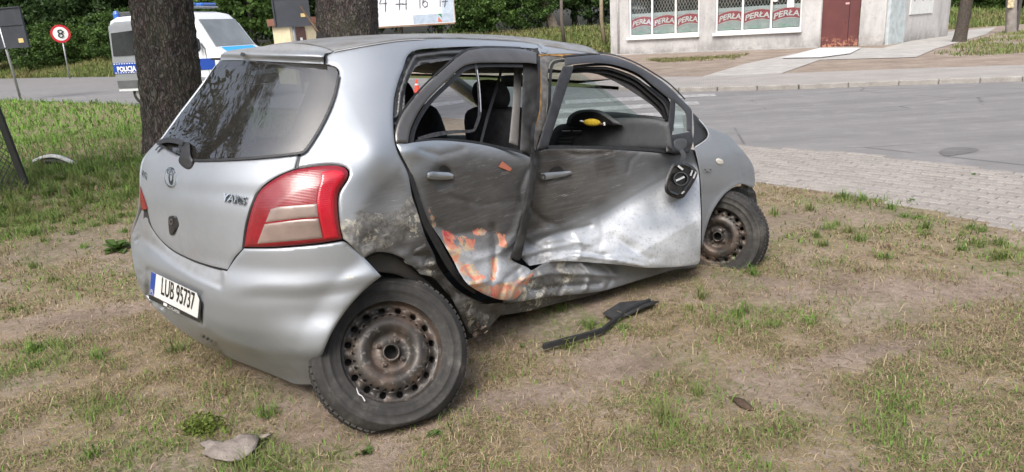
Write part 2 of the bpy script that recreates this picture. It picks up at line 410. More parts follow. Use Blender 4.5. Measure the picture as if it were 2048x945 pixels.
def _edge_fit(x0, x1, y0, y1, st):
    gx, gy = np.meshgrid(np.arange(x0, x1, st), np.arange(y0, y1, st)); gx = gx.ravel().astype(float); gy = gy.ravel().astype(float)
    t, ok = hull_raw(gx, gy)
    for dx, dy in ((7, 0), (-7, 0), (0, 7), (0, -7)): ok &= hull_raw(gx + dx, gy + dy)[1]
    return tps(list(zip(gx[ok], gy[ok], t[ok])))
def hull(px, py):
    px = np.atleast_1d(np.asarray(px, float)); py = np.atleast_1d(np.asarray(py, float)); t, ok = hull_raw(px, py)
    e = (px < 700) | (px > 1370)
    if e.any():
        for dx, dy in ((5, 0), (-5, 0), (0, 5), (0, -5)): ok[e] &= hull_raw(px[e] + dx, py[e] + dy)[1]
    bad = ~ok & ((px < 700) | (px > 1370))
    if bad.any():                                            # carry the surface smoothly past its own horizon
        for nm, sel, box in (('l', bad & (px < 700), (258, 690, 100, 775, 17)), ('r', bad & (px > 1370), (1360, 1520, 200, 500, 9))):
            if sel.any():
                if nm not in _EDGE: _EDGE[nm] = _edge_fit(*box)
                t[sel] = _EDGE[nm](px[sel], py[sel])
    return t
def H(off=0.0, dz=None):
    def fn(x, y):
        t = hull(x, y) + off
        if dz is not None: t = t + dz(x, y)
        return t
    return fn
def carplane(ax, val, off=0):
    def fn(x, y):
        D = rays(x, y) @ CR; return (val - CO[ax]) / D[:, ax] + off
    return fn
def tps(pts):
    P = np.array([p[:2] for p in pts], float); v = np.array([p[2] for p in pts], float); n = len(P); s = 100.
    def U(r2): return np.where(r2 > 1e-12, r2 * np.log(r2 + 1e-12), 0)
    K = U((((P[:, None] - P[None]) / s) ** 2).sum(2)); Q = np.hstack([np.ones((n, 1)), P / s])
    A = np.block([[K + 1e-6 * np.eye(n), Q], [Q.T, np.zeros((3, 3))]]); c = np.linalg.solve(A, np.concatenate([v, np.zeros(3)]))
    def fn(x, y):
        X = np.stack([x, y], 1); return U((((X[:, None] - P[None]) / s) ** 2).sum(2)) @ c[:n] + np.hstack([np.ones((len(X), 1)), X / s]) @ c[n:]
    return fn
def panel(name, poly, depth, mat, parent, step=6.0, th=.006, edge=(2.6, .004), attrs=None, holes=(), smooth=True, sp=True, world=True):
    """a sheet of material: outline, depth field, thickness"""
    def loop(pl):
        q = spline(pl, 5, True) if sp else np.array([p[:2] for p in pl], float)
        q = resample(q, step)
        keep = [0]
        for i in range(1, len(q)):
            if np.hypot(*(q[i] - q[keep[-1]])) > step * .45: keep.append(i)
        return q[keep]
    loops = [loop(poly)] + [loop(h) for h in holes]
    allb = np.vstack(loops); pts = [allb]; edges = []; k = 0
    for q in loops: edges += [(k + i, k + (i + 1) % len(q)) for i in range(len(q))]; k += len(q)
    mn = allb.min(0); mx = allb.max(0)
    gx, gy = np.meshgrid(np.arange(mn[0], mx[0], step), np.arange(mn[1], mx[1], step * .87)); gx = gx + (np.arange(gx.shape[0]) % 2)[:, None] * step / 2
    g = np.stack([gx.ravel(), gy.ravel()], 1)
    def dist(P): return np.min([segdist(P, q) for q in loops], 0)
    def ins(P):
        r = inside(P, loops[0])
        for q in loops[1:]: r &= ~inside(P, q)
        return r
    if len(g): g = g[ins(g)]
    if len(g): g = g[dist(g) > (step * .75 if not edge else max(step * .6, edge[0] + step * .35))]
    pts.append(g)
    if edge:
        for q in loops:
            tg = np.roll(q, -1, 0) - np.roll(q, 1, 0); nn = np.stack([-tg[:, 1], tg[:, 0]], 1); nn /= np.linalg.norm(nn, axis=1, keepdims=True) + 1e-9
            for sgn in (1, -1):
                r = q + nn * edge[0] * sgn; r = r[ins(r)]
                if len(r): r = r[dist(r) > edge[0] * .8]
                pts.append(r)
    P = np.vstack([p for p in pts if len(p)])
    res = delaunay_2d_cdt([Vector(p) for p in P], edges, [], 0, 1e-5)
    V = np.array([tuple(v) for v in res[0]]); T = np.array([f for f in res[2] if len(f) == 3])
    T = T[ins(V[T].mean(1))]
    E1 = V[T[:, 1]] - V[T[:, 0]]; E2 = V[T[:, 2]] - V[T[:, 0]]; E3 = E2 - E1
    T = T[np.abs(E1[:, 0] * E2[:, 1] - E1[:, 1] * E2[:, 0]) / np.maximum(np.maximum(np.hypot(*E1.T), np.hypot(*E2.T)), np.hypot(*E3.T)) > .3]      # no slivers
    used = np.unique(T); rem = -np.ones(len(V), int); rem[used] = np.arange(len(used)); V = V[used]; T = rem[T]
    t = depth(V[:, 0], V[:, 1])
    if edge: t = t + edge[1] * (1 - sstep(0, edge[0] * 1.3, dist(V)))
    R = rays(V[:, 0], V[:, 1]); A = EYE + R * t[:, None]; B = EYE + R * (t + th)[:, None]; n = len(V)
    a2 = (V[T[:, 1], 0] - V[T[:, 0], 0]) * (V[T[:, 2], 1] - V[T[:, 0], 1]) - (V[T[:, 1], 1] - V[T[:, 0], 1]) * (V[T[:, 2], 0] - V[T[:, 0], 0])
    T = np.where((a2 > 0)[:, None], T[:, ::-1], T)
    cnt = {}
    for f in T:
        for i in range(3):
            e = (f[i], f[(i + 1) % 3]); cnt[e] = cnt.get(e, 0) + 1
    be = [e for e in cnt if (e[1], e[0]) not in cnt]
    bv = sorted({i for e in be for i in e}); bi = {v: j for j, v in enumerate(bv)}; nb = len(bv)
    VV = np.vstack([A, B, A[bv], B[bv]])
    faces = [tuple(f) for f in T] + [(f[0] + n, f[2] + n, f[1] + n) for f in T] + [(2 * n + bi[b], 2 * n + bi[a], 2 * n + nb + bi[a], 2 * n + nb + bi[b]) for a, b in be]
    me = pyd(VV, faces, name)
    sm = [True] * (2 * len(T)) + [False] * len(be)
    if smooth: me.polygons.foreach_set('use_smooth', sm)
    if attrs:
        X = np.concatenate([V[:, 0], V[:, 0], V[bv, 0], V[bv, 0]]); Y = np.concatenate([V[:, 1], V[:, 1], V[bv, 1], V[bv, 1]])
        for k_, fn in attrs.items():
            at = me.attributes.new(k_, 'FLOAT', 'POINT'); at.data.foreach_set('value', np.asarray(fn(X, Y), np.float32) * np.ones(len(X), np.float32))
    return link(name, me, mat, parent, world=world)
def strip(poly, w):
    """outline of a band of width w (a number or one per point) round an open pixel line"""
    q = spline(poly, 5); n = len(q); W_ = np.interp(np.linspace(0, 1, n), np.linspace(0, 1, len(w)), w) if isinstance(w, (list, tuple)) else np.full(n, w)
    tg = np.gradient(q, axis=0); nn = np.stack([-tg[:, 1], tg[:, 0]], 1); nn /= np.linalg.norm(nn, axis=1, keepdims=True) + 1e-9
    return [tuple(p) for p in np.vstack([q + nn * W_[:, None] / 2, (q - nn * W_[:, None] / 2)[::-1]])]
def band(name, line, w, depth, mat, parent, step=4., th=.01, edge=None, attrs=None):
    return panel(name, strip(line, w), depth, mat, parent, step, th, edge, attrs, sp=False)
def on_surface(name, me, p0, ex, ey, depth, mat, parent, th=.004):
    """lay a flat lettering mesh on a surface: pixel origin and axes"""
    n = len(me.vertices); co = np.empty(n * 3); me.vertices.foreach_get('co', co); co = co.reshape(-1, 3)
    px = p0[0] + co[:, 0] * ex[0] + co[:, 1] * ey[0]; py = p0[1] + co[:, 0] * ex[1] + co[:, 1] * ey[1]
    t = depth(px, py) - np.where(co[:, 2] > 0, th, -.001); W_ = EYE + rays(px, py) * t[:, None]
    me.vertices.foreach_set('co', W_.ravel()); me.update(); o = link(name, me, mat, parent, world=True); return o

CAR = empty('crashed_car', tuple(np.array(gp(1000, 640))), 'silver hatchback with crushed right side and bent doors standing on the dry grass', 'car')

# ---- tailgate, glass, lamps, bumper ------------------------------------------------
LAMP = [(488.7, 494.5, 1), (494.5, 455), (506, 412), (522, 381), (553, 357), (592.5, 340), (651, 332), (682.5, 334), (695, 343), (694, 357), (679, 381), (674.5, 400), (676.6, 440), (684, 479, 1), (631.6, 487), (553, 493.7)]
dust_low = lambda x, y: .25 + .35 * sstep(480, 540, y + (x - 300) * -.2) + 0 * x
gate_step = lambda x, y: .010 * sstep(0, 30, y - (357 + (x - 330) * .05)) - .004
tg = panel('tailgate', [(322, 281, 1), (312, 291), (288, 319), (281.5, 350), (282, 383, 1), (287, 398), (295, 420, 1), (306.6, 459), (338, 494), (377, 516), (416, 530), (455, 539.5, 1), (470, 514), (486, 494.5), (491.5, 455), (503, 412), (519, 380), (550, 355), (589, 338, 1), (597, 307, 1), (560, 313), (492, 319.5), (395, 323), (382, 322), (345, 306), (325, 292)],
      H(0, gate_step), PAINT, CAR, attrs={'dust': lambda x, y: .22 + .5 * sstep(400, 530, y) * sstep(520, 380, x)})
panel('rear_frame', [(330, 300), (300, 330), (290, 400), (290, 470), (330, 560), (480, 680), (600, 740), (640, 660), (700, 560), (715, 505), (690, 470), (690, 345), (600, 330), (598, 310), (480, 325)], H(.035), INNER, CAR, step=14, th=.02, edge=None)
glass_poly = [(441, 122), (400, 177), (360, 229), (326, 276), (322, 287), (345, 302), (382, 317), (395, 318.5), (492, 314.5), (598, 304), (611, 297), (639, 254), (665, 197), (676, 152), (671, 138), (646, 131.5), (560, 126), (480, 122)]
rg = panel('rear_window', glass_poly, H(-.002), REARGLASS, CAR, step=9, th=.004, edge=None)
# ceramic print round the edge of the glass
def shrink(poly, cx, cy, kx, ky): return [(cx + (x - cx) * kx, cy + (y - cy) * ky) for x, y in poly]
inner_print = [(448, 138), (412, 190), (375, 240), (352, 275), (372, 296), (400, 306), (492, 303), (545, 295), (575, 268), (600, 215), (618, 160), (600, 141), (520, 135)]
PRINT = glass_mat('dark_glass_border', (.22, .22, .24), .05, 1., .05, .5)
panel('glass_border', [p for p in glass_poly], H(.008), PRINT, rg, step=9, th=.001, edge=None, holes=[inner_print])
band('window_seal', [(677, 150), (666, 198), (640, 255), (612, 298), (600, 306), (492, 317), (395, 321), (372, 316)], 4.5, H(-.016), RUBBER, rg)
band('panel_gap_seal', [(599, 305), (594, 337)], 5, H(.0), RUBBER, tg)
# spoiler
lip = lambda x, y: -.055 + .05 * sstep(104, 126, y - (x - 445) * .05) * 1.0 + .05 * sstep(12, -4, y - (92 + abs(x - 560) * .05))
sp_ = panel('spoiler', [(441, 121, 1), (443, 109), (462, 101), (518, 94), (575, 87.5), (620, 90.5), (650, 97), (665, 103, 1), (649, 108.5), (647.5, 128.5, 1), (560, 124.5), (490, 121)], H(-.012, lambda x, y: -.05 * np.exp(-((y - (107 + (x - 443) * .03)) / 6.) ** 2)), PAINT, CAR, step=4, attrs={'dust': lambda x, y: .75 * sstep(6, -2, y - (104 + (x - 443) * .03))})
band('washer_nozzle', [(481, 108), (487, 110), (490, 112)], [6, 8, 5], H(-.09), BLACKTRIM, sp_, 2, .02)
# emblem: three rings
def ring2d(cx, cy, rx, ry, w, ang=0, n=28):
    pts = []
    for k in range(n):
        a = 2 * math.pi * k / n; pts.append((math.cos(a), math.sin(a)))
    ca, sa = math.cos(ang), math.sin(ang)
    f = lambda s: [(cx + (p[0] * (rx * s)) * ca - (p[1] * (ry * s)) * sa, cy + (p[0] * rx * s) * sa + p[1] * ry * s * ca) for p in pts]
    return f(1), f(1 - w)
em = H(-.006)
o_, i_ = ring2d(341.5, 355, 13, 21.5, .2, -.05); emb = panel('emblem', o_, em, CHROME, tg, 2.5, .01, (1.2, .003), holes=[i_], sp=False)
o_, i_ = ring2d(341.5, 343, 8.5, 7.5, .3); panel('emblem_ring', o_, H(-.008), CHROME, emb, 2.2, .01, None, holes=[i_], sp=False)
o_, i_ = ring2d(341.5, 353, 4.6, 17, .42); panel('emblem_ring', o_, H(-.009), CHROME, emb, 2.2, .01, None, holes=[i_], sp=False)
on_surface('model_badge', text_mesh('YARiS', 1, .1, .25, bold=.012), (466, 405.5), (18.2, 3.0), (1.6, -23), H(-.002), CHROME, tg, .008)
on_surface('dealer_badge', text_mesh('VVTi', 1, .1, .1), (288, 357), (5.2, 4), (1, -20), H(-.002), CHROME, tg, .006)
hnd = panel('lock_handle', [(337, 436), (343, 432), (352, 433), (356, 440), (358, 452), (352, 462), (344, 470), (339, 468), (337, 452)], H(-.018, lambda x, y: .018 * sstep(346, 356, x)), BLACKTRIM, tg, 3, .02, (2, .006))
o_, i_ = ring2d(342, 444, 3.2, 6, .35); panel('lock_ring', o_, H(-.024), simple('worn_metal', (.3, .3, .3), .35, .8), hnd, 2, .006, None, holes=[i_], sp=False)
# rear wiper, broken upward
wip = panel('wiper_arm', [(357, 290), (372, 284), (379, 288), (381, 310), (386, 322), (384, 334), (376, 339), (364, 333), (357, 322), (360, 308)], H(-.05, lambda x, y: .03 * sstep(310, 335, y)), BLACKTRIM, CAR, 4, .035, (3, .012))
band('wiper_blade', [(313, 288), (330, 281), (350, 282), (366, 287)], [5, 10, 10, 11], H(-.06), BLACKTRIM, wip, 3, .03)
band('wiper_rubber', [(311, 301), (322, 292), (338, 301), (348, 305), (360, 302)], 2.6, H(-.05), RUBBER, wip, 3, .01)
# tail lamps
def lamp_bulge(x, y): return -.012 - .014 * np.clip(segdist(np.stack([x, y], 1), np.array([p[:2] for p in LAMP])) / 40, 0, 1)
tl = panel('tail_lamp', LAMP, H(0, lamp_bulge), REDLENS, CAR, 5, .05, (3, .008)); tl['label'] = 'red tail lamp on the right rear corner'
panel('side_lens', [(643, 345, 1), (664, 341), (684, 343, 1), (688, 352), (671, 380), (667, 402), (669, 440), (676, 476, 1), (649, 479, 1), (640, 440), (634.5, 404), (640, 370)], H(-.003, lamp_bulge), REDBRIGHT, tl, 4, .006, (2, .003))
panel('reversing_lens', [(541.5, 419, 1), (560, 414), (633.6, 408, 1), (636.5, 434, 1), (590, 438), (531, 445, 1)], H(-.003, lamp_bulge), CLEARLENS, tl, 4, .006, (2, .003))
panel('fog_lens', [(529, 449, 1), (590, 441), (637, 437.5, 1), (645, 476.5, 1), (590, 482), (514.5, 488, 1)], H(-.003, lamp_bulge), CLEARLENS, tl, 4, .006, (2, .003))
band('lamp_seal', [(486, 496), (491, 455), (503, 411), (519, 379), (551, 354), (591, 337), (651, 329.5), (684, 331)], 4, H(.004), RUBBER, tl)
tl2 = panel('tail_lamp', [(280.5, 372, 1), (284, 384), (289, 398), (295, 419, 1), (283, 420, 1), (280, 400)], H(-.004), REDLENS, CAR, 3, .03, (1.2, .003)); tl2['label'] = 'red tail lamp on the far left corner'
# bumper
def bump_d(x, y):
    shelf = np.array([(268, 470), (300, 492), (340, 525), (390, 556), (430, 574), (446, 571), (456, 550)], float)
    P = np.stack([x, y], 1)
    ys = np.interp(x, [262, 300, 340, 390, 440], [470, 492, 525, 556, 577]); rel = y - ys
    d = np.where(x < 446, .012 * sstep(3, -5, rel) + .0005 * np.clip(-rel, 0, 60), 0)
    crease = np.interp(x, [420, 470, 520, 600, 680, 720], [575, 583, 578, 580, 570, 560]); rc = y - crease
    d = d + .018 * sstep(-10, 22, rc) * sstep(430, 520, x)
    fl = np.interp(x, [500, 600, 680, 762], [800, 760, 640, 553])             # flared arch lip
    d = d - .03 * sstep(60, 0, segdist(P, np.array([(763, 553), (727, 582), (693, 620), (663, 666), (642, 717), (625, 768)], float), False))
    rec = sstep(290, 296, x) * sstep(412, 402, x) * sstep(528, 536, y - (x - 290) * .47) * sstep(606, 598, y - (x - 290) * .43)
    d = d + .035 * rec
    lowc = y - np.interp(x, [300, 404, 459, 515, 571, 625], [560, 650, 682, 706, 728, 740])
    d = d - .010 * sstep(-14, 0, lowc) + .045 * sstep(0, 34, lowc) * sstep(640, 560, x) - .085 * sstep(620, 730, y) * sstep(500, 610, x)
    return d
bumper = panel('rear_bumper', [(277, 424), (295, 421.5, 1), (306, 461), (337, 496.5), (376, 519), (415, 533), (454, 543, 1), (470, 519), (488, 497.5, 1), (553, 496.5), (632, 490), (685, 482.5, 1), (696, 488), (727, 515), (762.5, 553, 1), (727, 582), (693, 620), (663.5, 666), (642, 717), (632, 751), (624, 769.5, 1), (590, 768), (571, 760.6), (515, 738), (460, 716), (404, 688), (348, 651), (302, 606), (280, 570), (269, 526), (263.5, 487), (267, 455)],
      H(0, bump_d), PAINT, CAR, 5, .008, (3, .008), attrs={'dust': lambda x, y: .55 * sstep(6, -14, y - np.interp(x, [262, 300, 340, 390, 440], [470, 492, 525, 556, 577])) * sstep(470, 440, x) + .5 * sstep(690, 770, y) + .12,
      'filler': lambda x, y: .5 * np.exp(-(((x - 700) / 12) ** 2 + ((y - 556) / 6) ** 2)) + .45 * np.exp(-(((x - 690) / 9) ** 2 + ((y - 490) / 6) ** 2)) + .32 * np.exp(-(((x - 625) / 20) ** 2 + ((y - 752) / 12) ** 2))})
_pp = np.array([(320, 565), (350, 580), (385, 597), (325, 590), (355, 607), (388, 625)], float); _pf = tps([(a, b, t_) for (a, b), t_ in zip(_pp, hull(_pp[:, 0], _pp[:, 1]))])
HP = lambda off: (lambda x, y: _pf(x, y) + off)
pd = HP(.014)
plate = panel('number_plate', [(302.7, 543.4), (393, 586), (398.6, 600), (395.2, 637), (298.7, 588.5)], pd, WHITE, CAR, 8, .003, None, sp=False)
panel('plate_frame', [(298.5, 589, 1), (395, 638, 1), (399, 601, 1), (402.5, 604, 1), (399.5, 646, 1), (297.5, 598, 1)], HP(.006), BLACKTRIM, plate, 5, .012, None, sp=False)
panel('country_band', [(302.7, 543.8), (312, 548.3), (307.6, 592.5), (298.9, 588)], HP(.0115), BLUE, plate, 5, .002, None, sp=False)
on_surface('characters', text_mesh('LUB 95737', 1, .1, bold=.01), (354, 604.5), (14.6, 7.2), (3.2, -49), HP(.0115), BLACK, plate, .002)
on_surface('country_code', text_mesh('PL', 1, .1), (303.5, 588), (6.5, 3.2), (1.2, -12), HP(.0105), WHITE, plate, .002)
on_surface('frame_lettering', text_mesh('LITHUANIA', 1, .1), (347, 622.5), (4.7, 2.35), (.6, -9), HP(.0052), WHITE, plate, .002)
panel('frame_sticker', [(327, 605), (334, 608.5), (333.4, 614), (326.4, 610.5)], HP(.0052), WHITE, plate, 5, .002, None, sp=False)
# ---- right quarter panel ----------------------------------------------------------
def q_dent(x, y):
    a = sstep(440, 545, y) * sstep(690, 780, x); d = .10 * a * (1 + .6 * fbm(x, y, 60, 3)) + .03 * a * fbm(x, y, 22, 9)
    d = d - .03 * np.exp(-(((x - 760) / 45) ** 2 + ((y - 300) / 50) ** 2)) + .035 * np.exp(-(((x - 775) / 40) ** 2 + ((y - 400) / 60) ** 2))
    arch = segdist(np.stack([x, y], 1), np.array([(700, 497), (728, 517), (752, 505), (780, 507), (809, 519), (829, 537)], float), False)
    d = d + sstep(400, 450, y - (x - 700) * -.1) * sstep(690, 730, x) * (.045 * tri(x, y, 46, 61) + .018 * tri(x, y, 18, 62)) * sstep(70, 40, arch + 0 * x) + .022 * tri(x, y, 60, 63) * a
    return d - .02 * sstep(30, 5, arch)
fill_q = mask([(690, 440), (720, 425), (760, 430), (800, 425), (822, 395), (833, 420), (845, 470), (800, 480), (760, 500), (728, 512), (700, 490), (684, 478), (680, 450)], 10)
scuff_q = mask([(740, 380), (800, 330), (830, 390), (860, 480), (900, 560), (960, 650), (930, 660), (880, 600), (840, 548), (800, 510), (750, 505), (720, 500), (705, 440)], 14)
qp = panel('quarter_panel', [(650, 109, 1), (667, 103.5), (730, 91.5), (796, 81.5, 1), (880, 78), (960, 80), (1040, 84.5), (1080, 90, 1), (1074, 98, 1), (1041, 95.5), (965, 93), (888, 95.5), (824, 103.5), (805, 140), (790, 186), (786, 225), (788, 270), (793, 300), (815, 347), (824, 392), (835, 424), (850, 472), (872, 520), (866, 545), (845, 550, 1), (829, 537), (809, 519), (780.5, 507), (752, 505), (728, 516.5, 1), (697, 486), (686, 478, 1), (678.5, 440), (676.5, 400), (681, 381.5), (696.5, 357), (698, 342), (684, 332), (651, 329), (594, 336, 1), (600, 307, 1), (613, 298), (641, 255), (667.5, 197), (679, 150), (673, 135.5), (650, 128.5, 1)],
      H(0, q_dent), PAINT, CAR, 6, .008, (2.8, .006), attrs={'filler': lambda x, y: fill_q(x, y), 'scuff': lambda x, y: .75 * scuff_q(x, y), 'dust': lambda x, y: .5 * sstep(112, 84, y - (x - 900) * .0) * sstep(640, 700, x) * 0 + .12})
# crumpled metal between the wheel and the rear door
def crump(a, s, seed): return lambda x, y: a * (1.6 * tri(x, y, s, seed) + .5 * tri(x, y, s * .45, seed + 3))
wreck_scuff = {'scuff': lambda x, y: 1. + 0 * x, 'filler': lambda x, y: .22 + .8 * n2(x, y, 28, 4)}
panel('crumpled_arch', [(843, 470, 1), (858, 500), (884, 545), (915, 580), (950, 600), (985, 612, 1), (982, 640), (965, 664, 1), (950, 660), (938, 645), (918, 616), (884, 575), (866, 556), (841, 549, 1), (826, 534), (808, 520)], H(.06, crump(.06, 34, 5)), PAINT, CAR, 4, .012, (2, .006), attrs=wreck_scuff)
panel('torn_sill_end', [(886, 560, 1), (920, 590), (965, 608), (1000, 606), (1010, 618), (985, 648), (970, 668, 1), (952, 664), (940, 668), (930, 650), (910, 610)], H(.03, crump(.05, 24, 15)), PAINT, CAR, 4, .012, (2, .006), attrs=wreck_scuff)
wl = panel('wheel_arch_liner', [(690, 560), (720, 515), (752, 500), (790, 503), (830, 530), (870, 560), (920, 620), (950, 680), (900, 800), (760, 820), (660, 790), (640, 720), (660, 640)], H(.30), INNER, CAR, 14, .02, None)
panel('inner_arch_lip', [(728, 518), (752, 506), (781, 508.5), (809, 521), (838, 549), (866, 575), (840, 575), (800, 552), (760, 545), (735, 548)], H(.10), simple('dark_dirty_plastic', (.035, .034, .033), .6), CAR, 5, .05, (2, .006))
MB_shard = MB()
for k in range(9):
    p = np.array(EYE + rays(940 + RNG.random() * 30, 655 + RNG.random() * 12)[0] * (hull([955], [655])[0] + .0 + RNG.random() * .03)); d = RNG.normal(size=3) * .022; e = RNG.normal(size=3) * .008
    MB_shard.add([p, p + d, p + d * .7 + e, p + e * 1.2 + np.array([0, 0, .004]), p + d + np.array([.002, .002, .003])], [(0, 1, 2, 3), (0, 3, 2, 4), (0, 4, 1), (1, 4, 2)])
MB_shard.build('torn_metal_splinters', simple('torn_rusty_metal', (.20, .15, .12), .6, .3, .4, 40), CAR)
# ---- doors -------------------------------------------------------------------------
def folds(lines):
    """sharp creases pressed into the sheet: (pixel line, height, half width)"""
    L = [(np.array(l, float), a, w) for l, a, w in lines]
    def fn(x, y):
        P = np.stack([x, y], 1); d = 0
        for l, a, w in L: r = np.clip(1 - segdist(P, l, False) / w, 0, 1); d = d + a * r * (.4 + .6 * r)
        return d
    return fn
RD_FOLDS = folds([([(868, 450), (905, 470), (960, 462), (1010, 470)], .016, 16), ([(900, 500), (950, 520), (1000, 505), (1035, 480)], -.02, 14), ([(985, 455), (992, 500), (985, 560)], .03, 12), ([(940, 570), (985, 560), (1030, 570), (1062, 552)], -.018, 12), ([(1000, 598), (1010, 560), (1040, 535)], .02, 9), ([(960, 590), (950, 560), (930, 530)], .014, 8), ([(1020, 600), (1030, 575), (1058, 545)], -.014, 7), ([(1046, 420), (1030, 470), (1000, 500)], -.02, 14), ([(842, 300), (880, 312), (925, 300)], .012, 14), ([(1055, 340), (1040, 380), (1046, 420)], .016, 12), ([(900, 395), (960, 410), (1040, 402)], .006, 12)])
FD_FOLDS = folds([([(1042, 505), (1075, 485), (1130, 478), (1180, 490)], -.018, 11), ([(1045, 520), (1090, 505), (1140, 500), (1210, 512)], .018, 9), ([(1060, 490), (1110, 468), (1180, 452)], .02, 10), ([(1100, 520), (1150, 510), (1230, 520), (1290, 533)], -.022, 8), ([(1228, 470), (1250, 490), (1270, 505), (1300, 520)], .012, 12), ([(1240, 460), (1275, 485), (1300, 510)], -.006, 10), ([(1120, 300), (1160, 312), (1225, 304)], .012, 8), ([(1255, 345), (1262, 320), (1280, 305)], .007, 7), ([(1062, 420), (1085, 440), (1120, 455)], .016, 12), ([(1048, 480), (1080, 500), (1075, 525)], .02, 8), ([(1150, 470), (1165, 492), (1158, 515)], -.014, 7), ([(1200, 440), (1206, 470), (1196, 505)], .004, 9)])
SILL_FOLDS = folds([([(1050, 560), (1100, 545), (1160, 548), (1230, 552)], -.03, 9), ([(1060, 580), (1130, 572), (1200, 568)], .03, 8), ([(1110, 535), (1130, 560), (1120, 585)], .03, 8), ([(1160, 525), (1180, 550), (1170, 580)], -.03, 7), ([(1080, 545), (1095, 570), (1085, 592)], -.02, 7), ([(1200, 530), (1225, 555), (1215, 575)], .02, 7)])
def rd_dent(x, y):
    d = .085 * sstep(300, 470, y) - .16 * sstep(480, 598, y) + .05 * sstep(980, 1062, x)
    low = sstep(430, 560, y)
    d = d + low * (.06 * tri(x, y, 60, 21) + .022 * tri(x, y, 24, 22)) + .010 * fbm(x, y, 90, 23)
    d = d + .022 * np.exp(-(((x - 886) / 21) ** 2 + ((y - 354) / 23) ** 2) ** 2)                    # handle cup
    d = d - .03 * np.exp(-(((x - 830) / 30) ** 2 + ((y - 300) / 20) ** 2))
    d = d + .03 * np.exp(-(np.abs(x - (1000 + (y - 480) * .5)) / 9) ** 2) * low                     # fold
    return d + RD_FOLDS(x, y)
_OM = [mask(p, 7) for p in ([(852, 416), (862, 420), (872, 452), (866, 456)], [(884, 462), (905, 466), (930, 470), (952, 480), (950, 500), (925, 502), (912, 530), (895, 500)], [(943, 459), (975, 461), (972, 472), (945, 470)], [(994, 467), (1014, 470), (1012, 496), (998, 492)], [(915, 524), (945, 530), (972, 555), (960, 566), (925, 552)], [(935, 560), (985, 572), (1030, 560), (1066, 546), (1062, 575), (1035, 602), (985, 600), (945, 578)], [(984, 515), (994, 515), (990, 565), (980, 562)])]
orange_rd = lambda x, y: np.max([m(x, y) for m in _OM], 0) * (.86 + .5 * n2(x, y, 16, 3))
scuff_rd = mask([(850, 330), (885, 305), (930, 295), (1062, 318), (1058, 380), (1045, 440), (1020, 517), (1064, 548), (1030, 602), (986, 597), (930, 560), (880, 480), (845, 420), (835, 370)], 22)
rd = empty('rear_door', tuple(C(1.0, -.82, .6) - np.array(CAR.location))); rd.parent = CAR
rds = panel('door_skin', [(792, 286, 1), (801, 307), (823, 349), (837, 388), (842, 405), (854, 438), (881, 478), (905, 518), (921, 549), (942, 574), (986, 596), (1022, 601), (1043, 586), (1066, 549, 1), (1057, 537), (1034, 526), (1023, 516), (1037, 469), (1049, 412), (1059, 368), (1062, 316, 1), (1040, 307), (1003, 298), (946, 287), (877, 281.5), (831, 285), (812, 288)],
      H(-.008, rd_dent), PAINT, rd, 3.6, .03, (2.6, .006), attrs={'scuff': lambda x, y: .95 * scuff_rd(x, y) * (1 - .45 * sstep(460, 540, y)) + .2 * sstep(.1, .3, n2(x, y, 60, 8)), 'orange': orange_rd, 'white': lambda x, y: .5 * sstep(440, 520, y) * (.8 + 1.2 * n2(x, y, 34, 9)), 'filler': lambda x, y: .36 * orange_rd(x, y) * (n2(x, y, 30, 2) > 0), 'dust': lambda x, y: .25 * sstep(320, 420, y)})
band('door_edge_seal', [(791, 292), (800, 312), (821, 352), (833, 392), (840, 412), (852, 446), (876, 490), (901, 534), (925, 565), (950, 586)], [4, 8, 9, 9, 10, 13, 15, 14, 11, 5], H(.012), RUBBER, rd)
FR = simple('brownish_grey_frame_paint', (.13, .126, .124), .36, .55, .12, 7, .05, 120)
panel('window_frame', [(792, 286, 1), (791, 266), (801, 236), (824, 202), (869, 156), (926, 107), (955, 98.5), (976, 96.5), (1041, 98.5), (1073, 106, 1), (1073, 128, 1), (1056, 126, 1), (965, 126), (927, 133), (896, 160), (850, 206), (824, 251), (816, 286, 1)], H(-.022), FR, rd, 5, .028, (3, .008))
band('frame_seal', [(789, 268), (799, 235), (822, 200), (867, 153), (924, 104.5), (954, 96), (976, 94), (1041, 96)], 4, H(-.012), RUBBER, rd)
band('inner_frame_seal', [(822, 288), (830, 253), (856, 209), (901, 164), (931, 138), (966, 130.5), (1046, 130.5)], 9, H(.004), RUBBER, rd)
band('belt_seal', [(832, 283), (878, 279.5), (946, 284.5), (1003, 295.5), (1045, 305)], 5, H(-.004), RUBBER, rd)
sealm = simple('torn_glass_channel', (.05, .05, .052), .5, .2, .5, 60)
band('hanging_glass_channel', [(951, 127), (957, 167), (959.5, 224), (952, 252), (945, 262), (910, 264), (873, 269), (836, 278)], [5, 6, 7, 6, 5, 7, 9, 6], H(.0), sealm, rd, 3)
band('channel_edge', [(954.5, 140), (959.5, 180), (962, 224)], 1.6, H(-.004), simple('bright_metal_edge', (.6, .6, .6), .4, .5), rd, 3)
panel('inner_trim', [(826, 288), (878, 284), (946, 289), (1003, 300), (1060, 318), (1055, 420), (1020, 510), (960, 560), (900, 480), (850, 400)], H(.28), INNER, rd, 12, .02, None)
hd = panel('handle_cup', [(862, 352), (866, 338), (880, 330), (895, 333), (908, 345), (909, 356), (900, 366), (884, 374), (868, 370)], H(-.006, rd_dent), simple('scraped_grey_metal', (.14, .138, .135), .45, .5, .3, 30, .2, 80), rd, 4, .004, (2, .003))
band('door_handle', [(855, 351), (864, 351.5), (880, 352), (897, 352.5), (907, 354)], [10, 16, 15, 14, 7], H(-.045, rd_dent), PAINT, hd, 3, .022, (4, .012))
